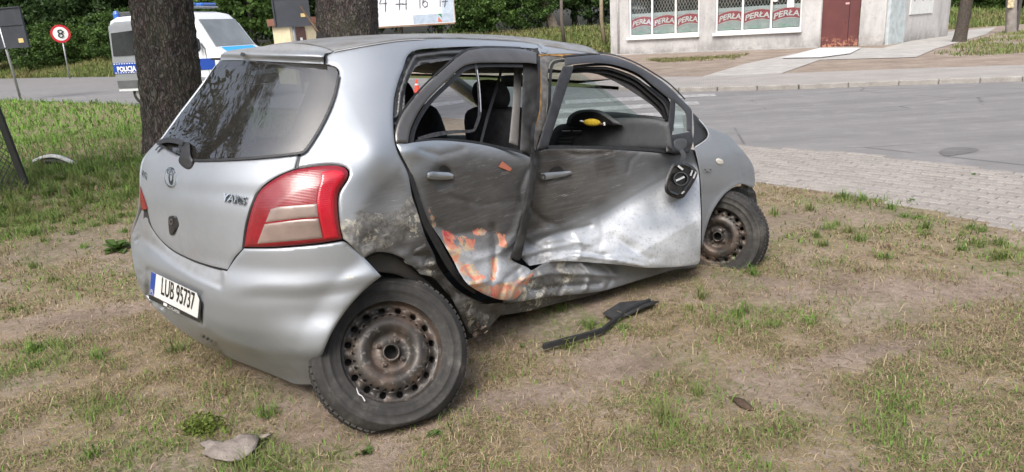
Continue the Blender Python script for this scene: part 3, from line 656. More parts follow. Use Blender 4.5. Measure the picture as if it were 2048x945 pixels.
panel('cup_dark_upper', [(879, 341), (884, 332), (894, 333), (901, 343)], H(-.012, rd_dent), RUBBER, hd, 3, .004, None)  # dark patch over the upper part of the rear handle cup
panel('torn_sticker', [(997, 334, 1), (1004.5, 323, 1), (1024, 337.5, 1), (1020.5, 343.5, 1)], H(-.014, rd_dent), simple('salmon_sticker', (.52, .17, .10), .5), rd, 4, .004, None)
# body opening behind the rear door frame, B pillar
panel('door_aperture', [(787, 250, 1), (786, 225), (790, 186), (805, 140), (824, 104), (888, 96), (965, 93.5), (1041, 96), (1073, 102, 1), (1062, 122, 1), (965, 118), (904, 120), (844, 130.5), (829, 138), (812, 174), (810, 215), (815, 270, 1), (800, 285)], H(.03, lambda x, y: .02 * np.sin(segdist(np.stack([x, y], 1), np.array([(786, 225), (790, 186), (805, 140), (824, 104), (888, 96), (965, 93.5), (1041, 96)], float), False) * .45)), simple('grey_aperture_paint', (.10, .102, .105), .4, .4), CAR, 4, .06, None)
bp = panel('b_pillar', [(1046, 126, 1), (1052, 110), (1074, 104, 1), (1078, 115), (1079, 200), (1077, 300), (1072, 360), (1062, 430), (1050, 480), (1040, 520), (1020, 515, 1), (1036, 468), (1048, 411), (1057, 367), (1060, 312), (1040, 303, 1), (1044, 220)], H(.035, lambda x, y: .015 * fbm(x, y, 20, 4)), INNER, CAR, 5, .06, (2, .005))
band('pillar_edge', [(1077, 112), (1078, 160), (1075, 215), (1066, 258), (1065, 300), (1070, 330), (1066, 390), (1056, 440), (1046, 470)], [5, 5, 6, 8, 6, 5, 5, 6, 5], H(.0, lambda x, y: .02 * n2(x, y, 14, 3)), RUBBER, bp, 3)
panel('pillar_trim', [(1028, 128, 1), (1045, 128, 1), (1041, 200), (1036, 292, 1), (1018, 286, 1), (1026, 200)], H(.14), simple('worn_grey_pillar_trim', (.16, .155, .15), .7), CAR, 6, .03, (2, .006))
panel('bare_pillar_flange', [(1077, 109.5, 1), (1130, 107.5), (1200, 110, 1), (1180, 115), (1132, 117), (1105, 121), (1097, 134), (1094, 200), (1090, 245), (1078, 275), (1071, 302, 1), (1065, 290), (1069, 255), (1079, 215), (1080, 150)], H(.012, lambda x, y: .012 * n2(x, y, 18, 6)), simple('scraped_grey_flange', (.16, .15, .14), .5, .4, .3, 30), bp, 4, .02, (2, .004))
band('rusty_flange_edge', [(1200, 110), (1130, 109), (1079.5, 111.5), (1081, 150), (1081, 215), (1071, 254)], [3, 9, 5, 3, 3, 2], H(.008), BROWNEDGE, bp, 3, .01)
band('flange_seal', [(1200, 118), (1150, 120), (1112, 124), (1103, 134), (1100, 170), (1098, 215), (1092, 250)], 6, H(.02), RUBBER, bp, 3)
# front door
FD_CR = ([1040, 1079, 1150, 1208, 1255, 1318, 1350, 1402], [492, 474, 452, 427, 399, 364, 345, 318])
def fd_dent(x, y):
    cr = np.interp(x, *FD_CR); r = y - cr
    d = .075 * sstep(300, 1, 0 * x) + .00055 * np.clip(y - 300, 0, None)
    up = np.clip(r, 0, None); d = d - .0023 * up + .0010 * np.clip(r - 120, 0, None)
    d = d - .012 * np.exp(-(r / 14) ** 2) * sstep(1380, 1300, x)
    cz = sstep(1250, 1090, x) * sstep(430, 500, y)
    ang = (y - 520) + (x - 1060) * .22
    d = d + cz * (.03 * np.abs(((ang / 16 + .8 * n2(x, y, 60, 2)) % 2) - 1) + .07 * tri(x, y, 44, 31) + .025 * tri(x, y, 20, 35))
    d = d + .016 * np.exp(-(((x - 1255) / 38) ** 2 + ((y - 492 - (x - 1255) * .35) / 12) ** 2)) - .010 * np.exp(-(((x - 1275) / 45) ** 2 + ((y - 518 - (x - 1275) * .22) / 8) ** 2))
    d = d + .0075 * fbm(x, y, 75, 33) + .006 * sstep(1060, 1100, x) * sstep(500, 520, y) * fbm(x, y, 14, 34)
    d = d + .018 * np.exp(-(((x - 1116) / 26) ** 2 + ((y - 346) / 20) ** 2) ** 2)
    d = d + .012 * np.exp(-(((x - 1160) / 80) ** 2 + ((y - 312) / 10) ** 2)) + .05 * sstep(1110, 1060, x)
    return d + FD_FOLDS(x, y)
def scuff_fd(x, y):
    r = y - np.interp(x, *FD_CR); return sstep(30, -40, r) * (.55 + .4 * sstep(1380, 1150, x)) + sstep(1180, 1060, x) * .3 + .16 * sstep(.05, .35, n2(x, y, 40, 6))
fd = empty('front_door', tuple(C(2.0, -.82, .6) - np.array(CAR.location))); fd.parent = CAR
panel('door_skin', [(1071, 304, 1), (1098, 298), (1216, 299.5), (1325, 307), (1352, 309), (1384, 299, 1), (1396, 337), (1400, 388), (1402, 446), (1400, 521), (1396, 529, 1), (1353, 534), (1294, 536), (1239, 530), (1177, 525), (1118, 523), (1059, 532, 1), (1044, 517), (1037.6, 497), (1054, 466), (1063, 388), (1069, 329)],
      H(-.004, fd_dent), PAINT, fd, 3.6, .03, (2.6, .006), attrs={'scuff': scuff_fd, 'white': lambda x, y: .8 * sstep(0, 25, y - np.interp(x, *FD_CR)) * (.7 + .8 * n2(x, y, 35, 3)), 'dust': lambda x, y: .22 * sstep(330, 400, y) * sstep(40, -40, y - np.interp(x, *FD_CR)), 'filler': lambda x, y: .36 * sstep(1180, 1080, x) * sstep(470, 520, y)})  # white: sky reflection painted pale below the crease, with chalky scuffs
panel('window_frame', [(1129, 115.6, 1), (1194, 110), (1224, 113), (1265, 127.5), (1307, 151.5), (1336, 172.5), (1366, 202), (1381, 217), (1384, 226), (1384, 265, 1), (1373, 262, 1), (1371, 228), (1352, 207), (1336, 196), (1307, 172.5), (1277, 148.5), (1241, 133.5), (1206, 127), (1160, 128), (1129, 133, 1)], H(-.02), simple('dark_grey_door_frame', (.075, .076, .08), .4, .5, .12, 7, .05, 120), fd, 4, .03, (3, .008))
panel('detached_sash', [(1126, 133, 1), (1147, 133, 1), (1143, 150), (1134, 175), (1118, 225), (1104, 268), (1096, 294, 1), (1072.5, 300, 1), (1084, 266), (1102, 205), (1114, 165)], H(-.03), BLACKTRIM, fd, 5, .02, (2.5, .006))
band('frame_seal', [(1126, 113), (1194, 107), (1226, 110), (1268, 124.5), (1311, 149), (1341, 170), (1370, 199)], 3, H(-.01), RUBBER, fd)
apil = simple('dark_pillar_plastic', (.045, .045, .047), .55, .1)
for k, (o1, w, dp) in enumerate([(0, 6, .02), (8, 5, .05), (15, 9, .08)]):
    band('pillar_seal', [(1146, 134 + o1 * .5), (1206, 129 + o1 * .9), (1241 - o1 * .2, 136 + o1), (1277 - o1 * .4, 151 + o1), (1307 - o1 * .5, 175 + o1), (1333 - o1 * .6, 197 + o1 * 1.1), (1343 - o1 * .6, 225 + o1)], w, H(dp), [RUBBER, apil, RUBBER][k], fd, 4, .03)
panel('a_pillar', [(1144, 140, 1), (1190, 135), (1230, 140), (1290, 168), (1340, 205), (1348, 262, 1), (1338, 262, 1), (1327, 238), (1307, 214), (1265, 184.5), (1224, 161), (1185, 147), (1144, 147, 1)], H(.11), apil, CAR, 5, .06, (3, .01))
panel('sail_bar', [(1341, 198, 1), (1351, 201, 1), (1349, 240), (1343, 276, 1), (1331, 276, 1), (1337, 240)], H(-.012), BLACKTRIM, fd, 4, .03, (2, .005))
panel('quarter_glass', [(1351, 206), (1372, 230), (1373, 262), (1347, 268)], H(.01), GLASS, fd, 8, .004, None)
mm = panel('mirror_mount', [(1329, 270, 1), (1346, 270), (1384, 263, 1), (1386, 285), (1378, 306, 1), (1352, 308), (1333, 305, 1)], H(-.035, lambda x, y: .02 * fbm(x, y, 18, 8)), BLACKTRIM, fd, 4, .06, (3, .012))
panel('broken_mirror_socket', [(1348, 282), (1362, 277), (1374, 282), (1372, 296), (1360, 303), (1350, 296)], H(-.045), GREYPLASTIC, mm, 3, .02, (2, .006))
band('belt_seal', [(1096, 294), (1140, 294.5), (1216, 296), (1300, 300), (1332, 304)], 6, H(-.008), RUBBER, fd)
panel('inner_trim', [(1078, 305), (1216, 303), (1370, 306), (1390, 350), (1392, 440), (1300, 470), (1100, 470), (1068, 420)], H(.30), INNER, fd, 14, .02, None)
cup = panel('handle_cup', [(1091, 350), (1100, 338), (1115, 332), (1128, 337), (1140, 346), (1133, 356), (1116, 364), (1098, 361)], H(-.003, fd_dent), DARKMETAL, fd, 4, .004, (2, .003))
band('door_handle', [(1083, 354), (1095, 352.5), (1112, 350.5), (1130, 348), (1143, 345)], [14, 14, 12, 10, 5], H(-.038, fd_dent), PAINT, cup, 3, .02, (3.5, .01), attrs={'scuff': lambda x, y: .4 + 0 * x})
o_, i_ = ring2d(1086, 354, 5.5, 6.2, .4); panel('key_cylinder', o_, H(-.044, fd_dent), DARKMETAL, cup, 2, .02, None, holes=[i_], sp=False)
panel('cup_dark_upper', [(1099, 346), (1104, 337), (1118, 333), (1127, 340), (1129, 346)], H(-.008, fd_dent), RUBBER, cup, 3, .004, None)  # dark patch across the top of the front handle cup
# hanging mirror shell without its glass
mir = panel('side_mirror', [(1345, 329), (1361, 325), (1380, 329), (1394, 342), (1394.5, 352), (1384, 372), (1373, 388), (1366, 396), (1353, 397.5), (1335, 389), (1329, 377), (1333, 355)], H(-.15, lambda x, y: -.012 * fbm(x, y, 30, 3)), BLACKTRIM, CAR, 3.5, .10, (4, .02)); mir['label'] = 'black shell of the door mirror hanging without its glass'
panel('mirror_backing', [(1348, 334), (1362, 330), (1378, 334), (1389, 345), (1386, 358), (1370, 382), (1362, 391), (1350, 389), (1337, 381), (1337, 362)], H(-.152), simple('glossy_black_plastic', (.012, .012, .013), .2), mir, 4, .006, (3, -.014))
o_, i_ = ring2d(1362, 358, 15, 14, .16); panel('motor_ring', o_, H(-.165), GREYPLASTIC, mir, 3, .012, None, holes=[i_], sp=False)
pale = simple('pale_clip_plastic', (.55, .56, .58), .4)
band('mirror_clip', [(1352, 362), (1369, 354)], 4, H(-.172), pale, mir, 2, .01)
for a, b, w in [((1385, 341), (1381, 352), 3), ((1392, 344), (1387, 357), 3), ((1363, 388), (1369, 383), 3), ((1356, 332), (1366, 340), 4)]: band('mirror_clip', [a, b], w, H(-.17), pale, mir, 2, .01)
band('mirror_stalk', [(1362, 300), (1368, 312), (1364, 320), (1358, 330)], [8, 10, 8, 6], H(-.08), GREYPLASTIC, mir, 3, .03)
# ---- sill --------------------------------------------------------------------------
def sill_d(x, y):
    d = .05 + (.09 * tri(x, y, 46, 41) + .04 * tri(x, y, 20, 42)) * sstep(1300, 1150, x) - .0012 * (y - np.interp(x, [1020, 1098, 1196, 1274, 1345, 1396], [560, 555, 550, 545, 536, 531]))
    return d + SILL_FOLDS(x, y)
panel('sill', [(1018, 575, 1), (1045, 545), (1066, 540), (1100, 522), (1180, 520), (1300, 530), (1396, 527, 1), (1390, 535), (1345, 541), (1274, 562), (1196, 584), (1098, 594), (1036, 604), (1005, 606, 1)], H(0, sill_d), PAINT, CAR, 4, .03, (2.5, .008), attrs={'scuff': lambda x, y: .35 + .7 * n2(x, y, 30, 14), 'filler': lambda x, y: (.28 + .8 * n2(x, y, 40, 12)) * sstep(1250, 1130, x), 'dust': lambda x, y: .5 + 0 * x})
panel('sill_flange', [(1000, 606, 1), (1098, 592), (1196, 583), (1240, 572, 1), (1180, 592), (1110, 608), (1060, 622), (985, 634, 1), (970, 640), (985, 616)], H(.09, crump(.03, 40, 51)), PAINT, CAR, 4, .02, (2, .006), attrs=wreck_scuff)
# ---- front fender, bonnet ----------------------------------------------------------
fen = panel('front_fender', [(1389, 296, 1), (1413, 280), (1418, 269), (1412, 253, 1), (1432, 261), (1455, 271), (1470, 285), (1496, 315), (1507, 336), (1510, 360), (1508.5, 375, 1), (1500, 374), (1486, 368.5), (1470, 372.5), (1447, 391), (1427.5, 419), (1416, 446), (1408, 474), (1404, 494, 1), (1404, 446), (1402.5, 388), (1398, 337)], H(.0, lambda x, y: .0006 * np.clip(y - 330, 0, 60) - .012 * np.exp(-(segdist(np.stack([x, y], 1), np.array([(1508, 374), (1486, 368), (1470, 372), (1447, 391), (1427, 419), (1416, 446), (1404, 494)], float), False) / 5) ** 2)), PAINT, CAR, 4, .01, (2.2, .006), attrs={'dust': lambda x, y: .18 + 0 * x, 'scuff': lambda x, y: .22 + 0 * x})
o_, i_ = ring2d(1439.5, 323.5, 8.2, 5.6, .5, .5); panel('side_indicator', o_, H(-.012), lens_mat('pale_indicator_lens', (.6, .57, .52), .15), fen, 2.5, .012, (2, .006), sp=False)
on_surface('engine_badge', text_mesh('D4D', 1, .1, bold=.01), (1415.5, 344.5), (8.2, -.3), (.2, -11), H(-.001), CHROME, fen, .005)
panel('cowl_corner', [(1386, 226, 1), (1398, 238), (1411, 254), (1417, 269), (1412, 279), (1388, 296, 1), (1386, 280), (1388, 262)], H(.03), simple('dull_dark_cowl', (.03, .031, .033), .45), CAR, 4, .03, (2, .005))
band('fender_edge', [(1398, 239), (1411, 254), (1417, 268), (1412, 280), (1390, 295)], 2.2, H(-.004), simple('pale_scraped_edge', (.55, .56, .57), .4, .4), fen, 3)
panel('front_liner', [(1410, 490), (1420, 440), (1440, 400), (1468, 375), (1500, 376), (1512, 390), (1512, 440), (1490, 500), (1440, 530)], H(.28), INNER, CAR, 8, .02, None)
band('torn_liner', [(1482, 372), (1497, 376), (1504, 390), (1506, 405)], [10, 14, 9, 4], H(.10, crump(.04, 12, 3)), BLACKTRIM, CAR, 3, .01)
def surf(name, fn, ns, nt_, mat, parent, th=.012, smooth=True):
    v = [fn(i / (ns - 1), j / (nt_ - 1)) for i in range(ns) for j in range(nt_)]
    f = [(i * nt_ + j, (i + 1) * nt_ + j, (i + 1) * nt_ + j + 1, i * nt_ + j + 1) for i in range(ns - 1) for j in range(nt_ - 1)]
    o = link(name, pyd(v, f, name), mat, parent, smooth, True)
    m = o.modifiers.new('thick', 'SOLIDIFY'); m.thickness = th; m.offset = 0
    return o
def ulim(x, zz, full=False):
    w = float(np.interp(zz, _G, _WL)); x0 = float(np.interp(zz, _G, _XL)); A = max(0, (x0 + .62 - x) / .62) ** 2.6
    x1 = 3.70 - .5 * max(0, zz - .6); B = max(0, (x - (x1 - .7)) / .7) ** 2.6
    return w * max(.02, 1 - A - B) ** (1 / 2.6)
lerp = lambda a, b, t: a + (b - a) * t
surf('bonnet', lambda s, t: C(lerp(2.62, 3.56, t), lerp(-1, 1, s) * min(.70, ulim(lerp(2.62, 3.56, t), .70)), 1.0 - .02 * abs(s - .5) - .26 * t ** 1.6), 17, 13, PAINT, CAR)
surf('front_bumper', lambda s, t: C(3.58 - .55 * abs(2 * s - 1) ** 3 - .1 * t, lerp(-1, 1, s) * .70, lerp(.24, .78, t)), 17, 7, PAINT, CAR)
surf('left_side', lambda s, t: C(lerp(.85, 3.45, s), ulim(lerp(.85, 3.45, s), lerp(.26, .99, t)) - .004, lerp(.26, .99, t)), 29, 9, PAINT, CAR)
# roof: right drip rail, crown, left rail
rail = spline([(666, 103), (730, 91), (796, 81), (880, 77.5), (960, 79.5), (1040, 84), (1085, 91), (1130, 99), (1199, 110)], 6); crown = spline([(575, 87.5), (644, 79), (714, 74.2), (785, 71.4), (878, 70.2), (960, 72), (1025, 76.3), (1060, 81), (1110, 88.5)], 6)
RP = EYE + rays(rail[:, 0], rail[:, 1]) * hull(rail[:, 0], rail[:, 1])[:, None]
cu = np.linspace(.02, -.12, len(crown)); RC = []
for (x_, y_), u_ in zip(crown, cu):
    d = rays(x_, y_)[0] @ CR; t_ = 3.
    for _ in range(20): X_ = CO[0] + d[0] * t_; t_ = (float(u_ + yc(X_)) - CO[1]) / d[1]
    RC.append(EYE + rays(x_, y_)[0] * t_)
RC = np.array(RC)
def roof_fn(s, t):
    i = t * (len(RP) - 1); k = min(int(i), len(RP) - 2); f_ = i - k; a = RP[k] * (1 - f_) + RP[k + 1] * f_; b = RC[k] * (1 - f_) + RC[k + 1] * f_
    pc = CR.T @ (a - CT); bc = CR.T @ (b - CT); l = np.array([2 * bc[0] - pc[0] if False else pc[0] + 2 * (bc[0] - pc[0]) * .6, 2 * (float(yc(bc[0]))) - pc[1] + .02, pc[2]]); cl = CR @ l + CT
    A_ = a; Bm = 2 * b - .5 * (a + cl)                         # quadratic through the crown
    return (1 - s) ** 2 * A_ + 2 * s * (1 - s) * Bm + s * s * cl
rf = surf('roof', roof_fn, 33, len(RP), PAINT, CAR, .01)
at = rf.data.attributes.new('dust', 'FLOAT', 'POINT'); at.data.foreach_set('value', np.full(len(rf.data.vertices), .95, np.float32))
band('roof_seam', [(668, 103.5), (730, 92), (796, 82), (850, 79)], 1.6, H(-.006), simple('seam_sealer', (.4, .4, .4), .5, .3), rf, 4, .004)
panel('rail_core', [(1030, 86), (1100, 94), (1102, 112), (1070, 108), (1030, 100)], H(.022), INNER, CAR, 6, .03, None)
panel('roof_crease', [(1072, 83, 1), (1080, 86), (1088, 93), (1096, 101), (1092, 107, 1), (1082, 104), (1084, 97), (1077, 91)], H(-.02, lambda x, y: .01 * n2(x, y, 6, 2)), PAINT, CAR, 3, .012, (2, .006))
panel('front_rail', [(1078, 90, 1), (1092, 93), (1130, 99), (1180, 106), (1200, 109.5, 1), (1150, 107.5), (1080, 108.5, 1), (1076, 99)], H(-.002), PAINT, CAR, 4, .03, (2, .005), attrs={'dust': lambda x, y: .3 + 0 * x})
surf('windscreen', lambda s, t: C(lerp(2.72, 2.0, t) - .10 * (2 * s - 1) ** 2, lerp(-1, 1, s) * lerp(.68, .54, t), lerp(1.02, 1.47, t)), 13, 9, WSCREEN, CAR, .004)
def cpath(*pts): return [C(*p) for p in pts]
MB().tube(cpath((2.78, .70, 1.0), (2.4, .64, 1.25), (2.0, .57, 1.45)), .045, 8).build('left_a_pillar', apil, CAR, True)
MB().tube(cpath((1.42, .80, .98), (1.44, .70, 1.25), (1.45, .60, 1.45)), .05, 8).build('left_b_pillar', apil, CAR, True)
MB().tube(cpath((.62, .78, .98), (.66, .72, 1.2), (.80, .62, 1.42)), .06, 8).build('left_c_pillar', apil, CAR, True)
MB().tube(cpath((.85, .58, 1.43), (1.1, .60, 1.45), (1.5, .60, 1.46), (2.0, .57, 1.45)), .04, 8).build('left_roof_rail', LIGHTPLASTIC, CAR, True)  # coloured pale to stand for light caught on the left window frames
_le = spline([(441, 122), (400, 177), (360, 229), (324, 279), (312, 291), (288, 319), (281.5, 350), (282, 383), (277, 424), (267, 455), (263.5, 487), (269, 526), (280, 570), (302, 606)], 4)
_LE = EYE + rays(_le[:, 0], _le[:, 1]) * (hull(_le[:, 0], _le[:, 1]) + .012 + .04 * sstep(430, 600, _le[:, 1]))[:, None]
def lq(s, t):
    k = min(int(s * (len(_LE) - 1)), len(_LE) - 2); f_ = s * (len(_LE) - 1) - k; a = _LE[k] * (1 - f_) + _LE[k + 1] * f_; z_ = float((CR.T @ (a - CT))[2]); X_ = .9 if z_ < 1 else .9 - .1 * (z_ - 1)
    b = C(X_, ulim(X_, min(1.5, z_)) - .01, z_); m_ = (a + b) / 2 + (CR @ np.array([0, 1., 0])) * .03; return (1 - t) ** 2 * a + 2 * t * (1 - t) * m_ + t * t * b
surf('left_quarter', lq, len(_LE), 7, PAINT, CAR)
# ---- interior ----------------------------------------------------------------------
surf('floor_pan', lambda s, t: C(lerp(.6, 3.3, s), lerp(-.62, .72, t), .24), 12, 6, INNER, CAR, .05)
surf('underbody', lambda s, t: C(lerp(.75, 3.0, s), lerp(-.5, .55, t), .18), 12, 6, INNER, CAR, .02)
def rbox(name, x, u, z, d, mat, parent, tilt=0, bev=.05):
    R3 = Matrix([list(r) for r in CR]) @ Matrix.Rotation(tilt, 3, 'Y')
    o = MB().box(tuple(C(x, u, z)), d, 0, bev, R3).build(name, mat, parent, True)
    m = o.modifiers.new('round', 'SUBSURF'); m.levels = 1; m.render_levels = 2; return o
for u in (-.36, .36):
    st = empty('front_seat', tuple(C(1.7, u, .3) - np.array(CAR.location))); st.parent = CAR
    rbox('seat_cushion', 2.0, u, .50, (.52, .50, .18), FABRIC, st, -.1); rbox('seat_backrest', 1.72, u, .86, (.18, .52, .74), FABRIC, st, -.26); rbox('headrest', 1.60, u, 1.27, (.10, .27, .17), FABRIC, st, -.2)
band('seat_belt', [(1006, 128), (992, 180), (975, 235), (962, 285)], [5, 6, 6, 5], H(.32), GREYPLASTIC, CAR, 4, .004)
bs = empty('rear_bench', tuple(C(.8, 0, .3) - np.array(CAR.location))); bs.parent = CAR
rbox('bench_cushion', .98, 0, .48, (.5, 1.25, .2), FABRIC, bs, -.1); rbox('bench_backrest', .70, 0, .74, (.16, 1.25, .46), FABRIC, bs, -.3)
for u in (-.38, .38): rbox('headrest', .62, u, 1.02, (.09, .24, .13), FABRIC, bs, -.2, .03) if False else None
surf('left_door_card', lambda s, t: C(lerp(.9, 2.75, s), ulim(lerp(.9, 2.75, s), lerp(.30, 1.0, t)) - .07, lerp(.30, 1.0, t)), 20, 5, GREYPLASTIC, CAR, .03)
surf('headliner', lambda s, t: C(lerp(.6, 1.95, s), lerp(-.52, .56, t), 1.435 - .03 * abs(2 * s - 1)), 12, 6, INNER, CAR, .01)
rbox('parcel_shelf', .42, 0, .94, (.36, 1.1, .03), INNER, CAR, 0, .01)
dash = panel('dashboard', [(1085, 300, 1), (1110, 256), (1130, 248), (1180, 243), (1240, 236), (1300, 238), (1338, 246, 1), (1345, 300, 1)], carplane(0, 2.35, .0), GREYPLASTIC, CAR, 7, .25, (4, .02))
panel('dash_top', [(1140, 250), (1160, 232), (1215, 224), (1270, 229), (1328, 236), (1336, 250), (1300, 245), (1240, 241), (1180, 250)], carplane(0, 2.52), GREYPLASTIC, dash, 7, .1, (3, .01))
hood = panel('instrument_hood', [(1132, 250, 1), (1137, 234), (1150, 224), (1168, 219.5), (1194, 220), (1210, 226), (1228, 238), (1245, 250, 1), (1190, 254)], carplane(0, 2.28), GREYPLASTIC, dash, 4, .12, (4, .02))
panel('instrument_panel', [(1140, 250, 1), (1146, 235), (1158, 227), (1172, 224), (1192, 225), (1205, 231), (1222, 243), (1226, 250, 1)], carplane(0, 2.27), simple('black_instrument_face', (.008, .008, .009), .35), hood, 5, .005, None)
for k in range(2):
    x0_ = 1124 + k * 22
    vt = panel('air_vent', [(x0_ - 3, 268), (x0_ + 3, 256), (x0_ + 21, 256), (x0_ + 16, 269)], carplane(0, 2.33), INNER, dash, 4, .006, None, sp=False)
    for j in range(3): band('vent_slat', [(x0_ - 2 + j * 1.2, 266 - j * 4), (x0_ + 16 + j * 1.4, 266 - j * 4)], 1.6, carplane(0, 2.325), pale if j == 1 else GREYPLASTIC, vt, 3, .006)
cs = panel('centre_console', [(1106, 296), (1118, 272), (1150, 272), (1144, 296)], carplane(0, 2.32), INNER, dash, 5, .01, None, sp=False)
for j in range(3): band('console_button_row', [(1113 + j * 3, 291 - j * 7), (1142 + j * 2, 291 - j * 7)], 3, carplane(0, 2.31), GREYPLASTIC, cs, 3, .008)
panel('pale_door_card', [(1266, 294, 1), (1300, 274), (1336, 249, 1), (1336, 296, 1)], H(.35), LIGHTPLASTIC, CAR, 5, .03, (2, .006))
band('steering_wheel_rim', [(1276, 285), (1290, 268), (1308, 257), (1322, 256)], 8, H(.45), BLACKTRIM, CAR, 4, .02)
rbox('rear_view_mirror', 2.05, -.05, 1.36, (.04, .20, .07), BLACKTRIM, CAR, 0, .012)
# ---- wheels --------------------------------------------------------------------------
def wheel(name, centre, axis, R, label, flat=0., rimr=.2):
    root = empty(name, tuple(Vector(centre) - CAR.location)); root.parent = CAR; root['label'] = label
    upw = Vector((0, 0, 1)); Mw = frame(Vector(centre), upw, axis)
    w = .088; k = R / .302; rr = rimr
    prof = [(rr * .93, -.0), (rr + .002, .004), (rr + .010, .004), (rr + .022, .008), (rr + .026, .0125), (rr + .031, .0125), (rr + .034, .010), (rr + .055, .012), (rr + .058, .0145), (rr + .064, .0145), (rr + .067, .011), (R - .026, .006), (R - .012, -.006), (R - .003, -.024), (R, -.05), (R, -.13), (R - .004, -.155), (R - .018, -.172), (rr + .05, -.19), (rr, -.185)]
    mb = MB(); mb.lathe(prof, Matrix.Identity(4), 96)
    vs = np.array(mb.v)
    if flat:                                                # soft, nearly airless lower part
        low = (Mw.to_3x3() @ Vector((1, 0, 0))).z
        d_ = -vs[:, 0]; q = np.clip((d_ - (R - flat)) / flat, 0, 1); vs[:, 0] += q * flat * .75; vs[:, 2] += np.where(vs[:, 2] > -.08, 1, -1) * q * .018
    mb.v = [tuple(Mw @ Vector(p)) for p in vs]
    ty = mb.build('tyre', TYRE, root, True)
    tb = MB()                                               # tread blocks on the crown
    for i in range(72):
        a = 2 * math.pi * i / 72
        for j, zc in enumerate((-.042, -.075, -.108, -.14)):
            aa = a + (.5 if j % 2 else 0) * 2 * math.pi / 72
            m_ = Matrix.Rotation(aa, 4, 'Z') @ Matrix.Translation((R + .001, 0, zc)); tb2 = MB().box((0, 0, 0), (.008, R * 2 * math.pi / 72 * .72, .027))
            pts = [m_ @ Vector(p) for p in tb2.v]
            if flat: pts = [Vector((p.x + max(0, min(1, (-p.x - (R - flat)) / flat)) * flat * .75, p.y, p.z)) for p in pts]
            tb.add([Mw @ p for p in pts], tb2.f)
    tb.build('tread', TYRE, ty)
    rim = MB(); s = rr / .2
    prof1 = [(.2, .004), (.198, .0), (.192, -.004), (.187, -.016), (.182, -.034), (.176, -.040), (.172, -.040)]
    rim.lathe([(a * s, b * s) for a, b in prof1], Mw, 96)
    prof2 = [(.142, -.030), (.130, -.019), (.116, -.012), (.104, -.010), (.092, -.014), (.080, -.028), (.072, -.040), (.066, -.043), (.034, -.043), (.033, -.026), (.028, -.022), (.025, -.026), (.025, -.06)]
    rim.lathe([(a * s, b * s) for a, b in prof2], Mw, 96)
    rim.lathe([(.172 * s, -.040 * s), (.165 * s, -.09), (.15 * s, -.12), (.02, -.125)], Mw, 64)
    nh = 16; m = 12
    for i in range(nh):
        a0 = 2 * math.pi * i / nh; half = math.pi / nh; rc = .157; hr = .0125
        outer = []; inner = []; deep = []
        def P(th, r_, dz=0): 
            dd = float(np.interp(r_, [.142, .150, .160, .172], [-.030, -.036, -.040, -.040])) + dz
            return Mw @ Vector((r_ * s * math.cos(th), r_ * s * math.sin(th), dd * s))
        for k_ in range(m * 2):
            an = 2 * math.pi * k_ / (m * 2); ca, sa = math.cos(an), math.sin(an); mxv = max(abs(ca), abs(sa))
            outer.append(P(a0 + half * ca / mxv, .157 + .015 * sa / mxv)); inner.append(P(a0 + hr * ca / rc, rc + hr * sa)); deep.append(P(a0 + hr * ca / rc, rc + hr * sa, -.012))
        n_ = m * 2; v = outer + inner + deep
        f = [(k_, (k_ + 1) % n_, n_ + (k_ + 1) % n_, n_ + k_) for k_ in range(n_)] + [(n_ + k_, n_ + (k_ + 1) % n_, 2 * n_ + (k_ + 1) % n_, 2 * n_ + k_) for k_ in range(n_)]
        rim.add(v, f)
    ro = rim.build('rim', RIM, root, False); bmx = bmesh.new(); bmx.from_mesh(ro.data); bmesh.ops.remove_doubles(bmx, verts=bmx.verts, dist=.0006); bmesh.ops.recalc_face_normals(bmx, faces=bmx.faces); bmx.to_mesh(ro.data); bmx.free()
    ro.data.polygons.foreach_set('use_smooth', [True] * len(ro.data.polygons))
    MB().lathe([(.0, -.10), (.165 * s, -.10)], Mw, 32).build('brake_drum', INNER, root)
    for i in range(4):
        a = math.pi / 4 + math.pi / 2 * i + .1; c = Vector((.05 * s * math.cos(a), .05 * s * math.sin(a), -.043 * s))
        nb = MB(); nb.lathe([(.013, 0), (.012, .004), (.0085, .005), (.0085, .018), (.006, .022), (0, .022)], Mw @ Matrix.Translation(c), 6); nb.build('wheel_nut', RIM, root)
    vb = MB(); p = Vector((.150 * s * math.cos(2.45 + 1.57 * 0), .150 * s * math.sin(2.45), -.036)); return root, Mw
def ray_pt(px, py, zc):
    d = rays(px, py)[0]; return EYE + d * (zc / (d @ FW))
c_r = ray_pt(785, 703, 2.86); toc = EYE - c_r; toc /= np.linalg.norm(toc)
rw, RW_M = wheel('rear_wheel', c_r, Vector(toc + RT * .20 + np.array([0, 0, 1]) * .13), .318, 'rear wheel splayed outward with rusty steel rim', .03, .221)
c_f = ray_pt(1433, 474, 4.46); toc = EYE - c_f; toc /= np.linalg.norm(toc)
fwh, FW_M = wheel('front_wheel', c_f, Vector(toc - RT * .24 + np.array([0, 0, 1]) * -.08), .288, 'front wheel turned out with flat tyre and dark steel rim', .10, .198)
MB().tube([Vector(c_r) - Vector(RW_M.col[2][:3]) * .12, Vector(C(.5, 0, .26))], .05, 8).build('bent_axle', INNER, CAR)
lead = MB()
for a, s_ in ((2.0, .03), (2.2, .02)): pass
p0 = RW_M @ Vector((-.232 * math.cos(.55), .232 * math.sin(.55), .014)); 
band('balance_weight', [(713, 776), (717, 788), (724, 793), (730, 803)], [1.5, 3, 2, 3], lambda x, y: np.full(len(x), np.linalg.norm(c_r - EYE)) - .02 + .02 * (y - 775) / 30 - .045, pale, rw, 2, .004)
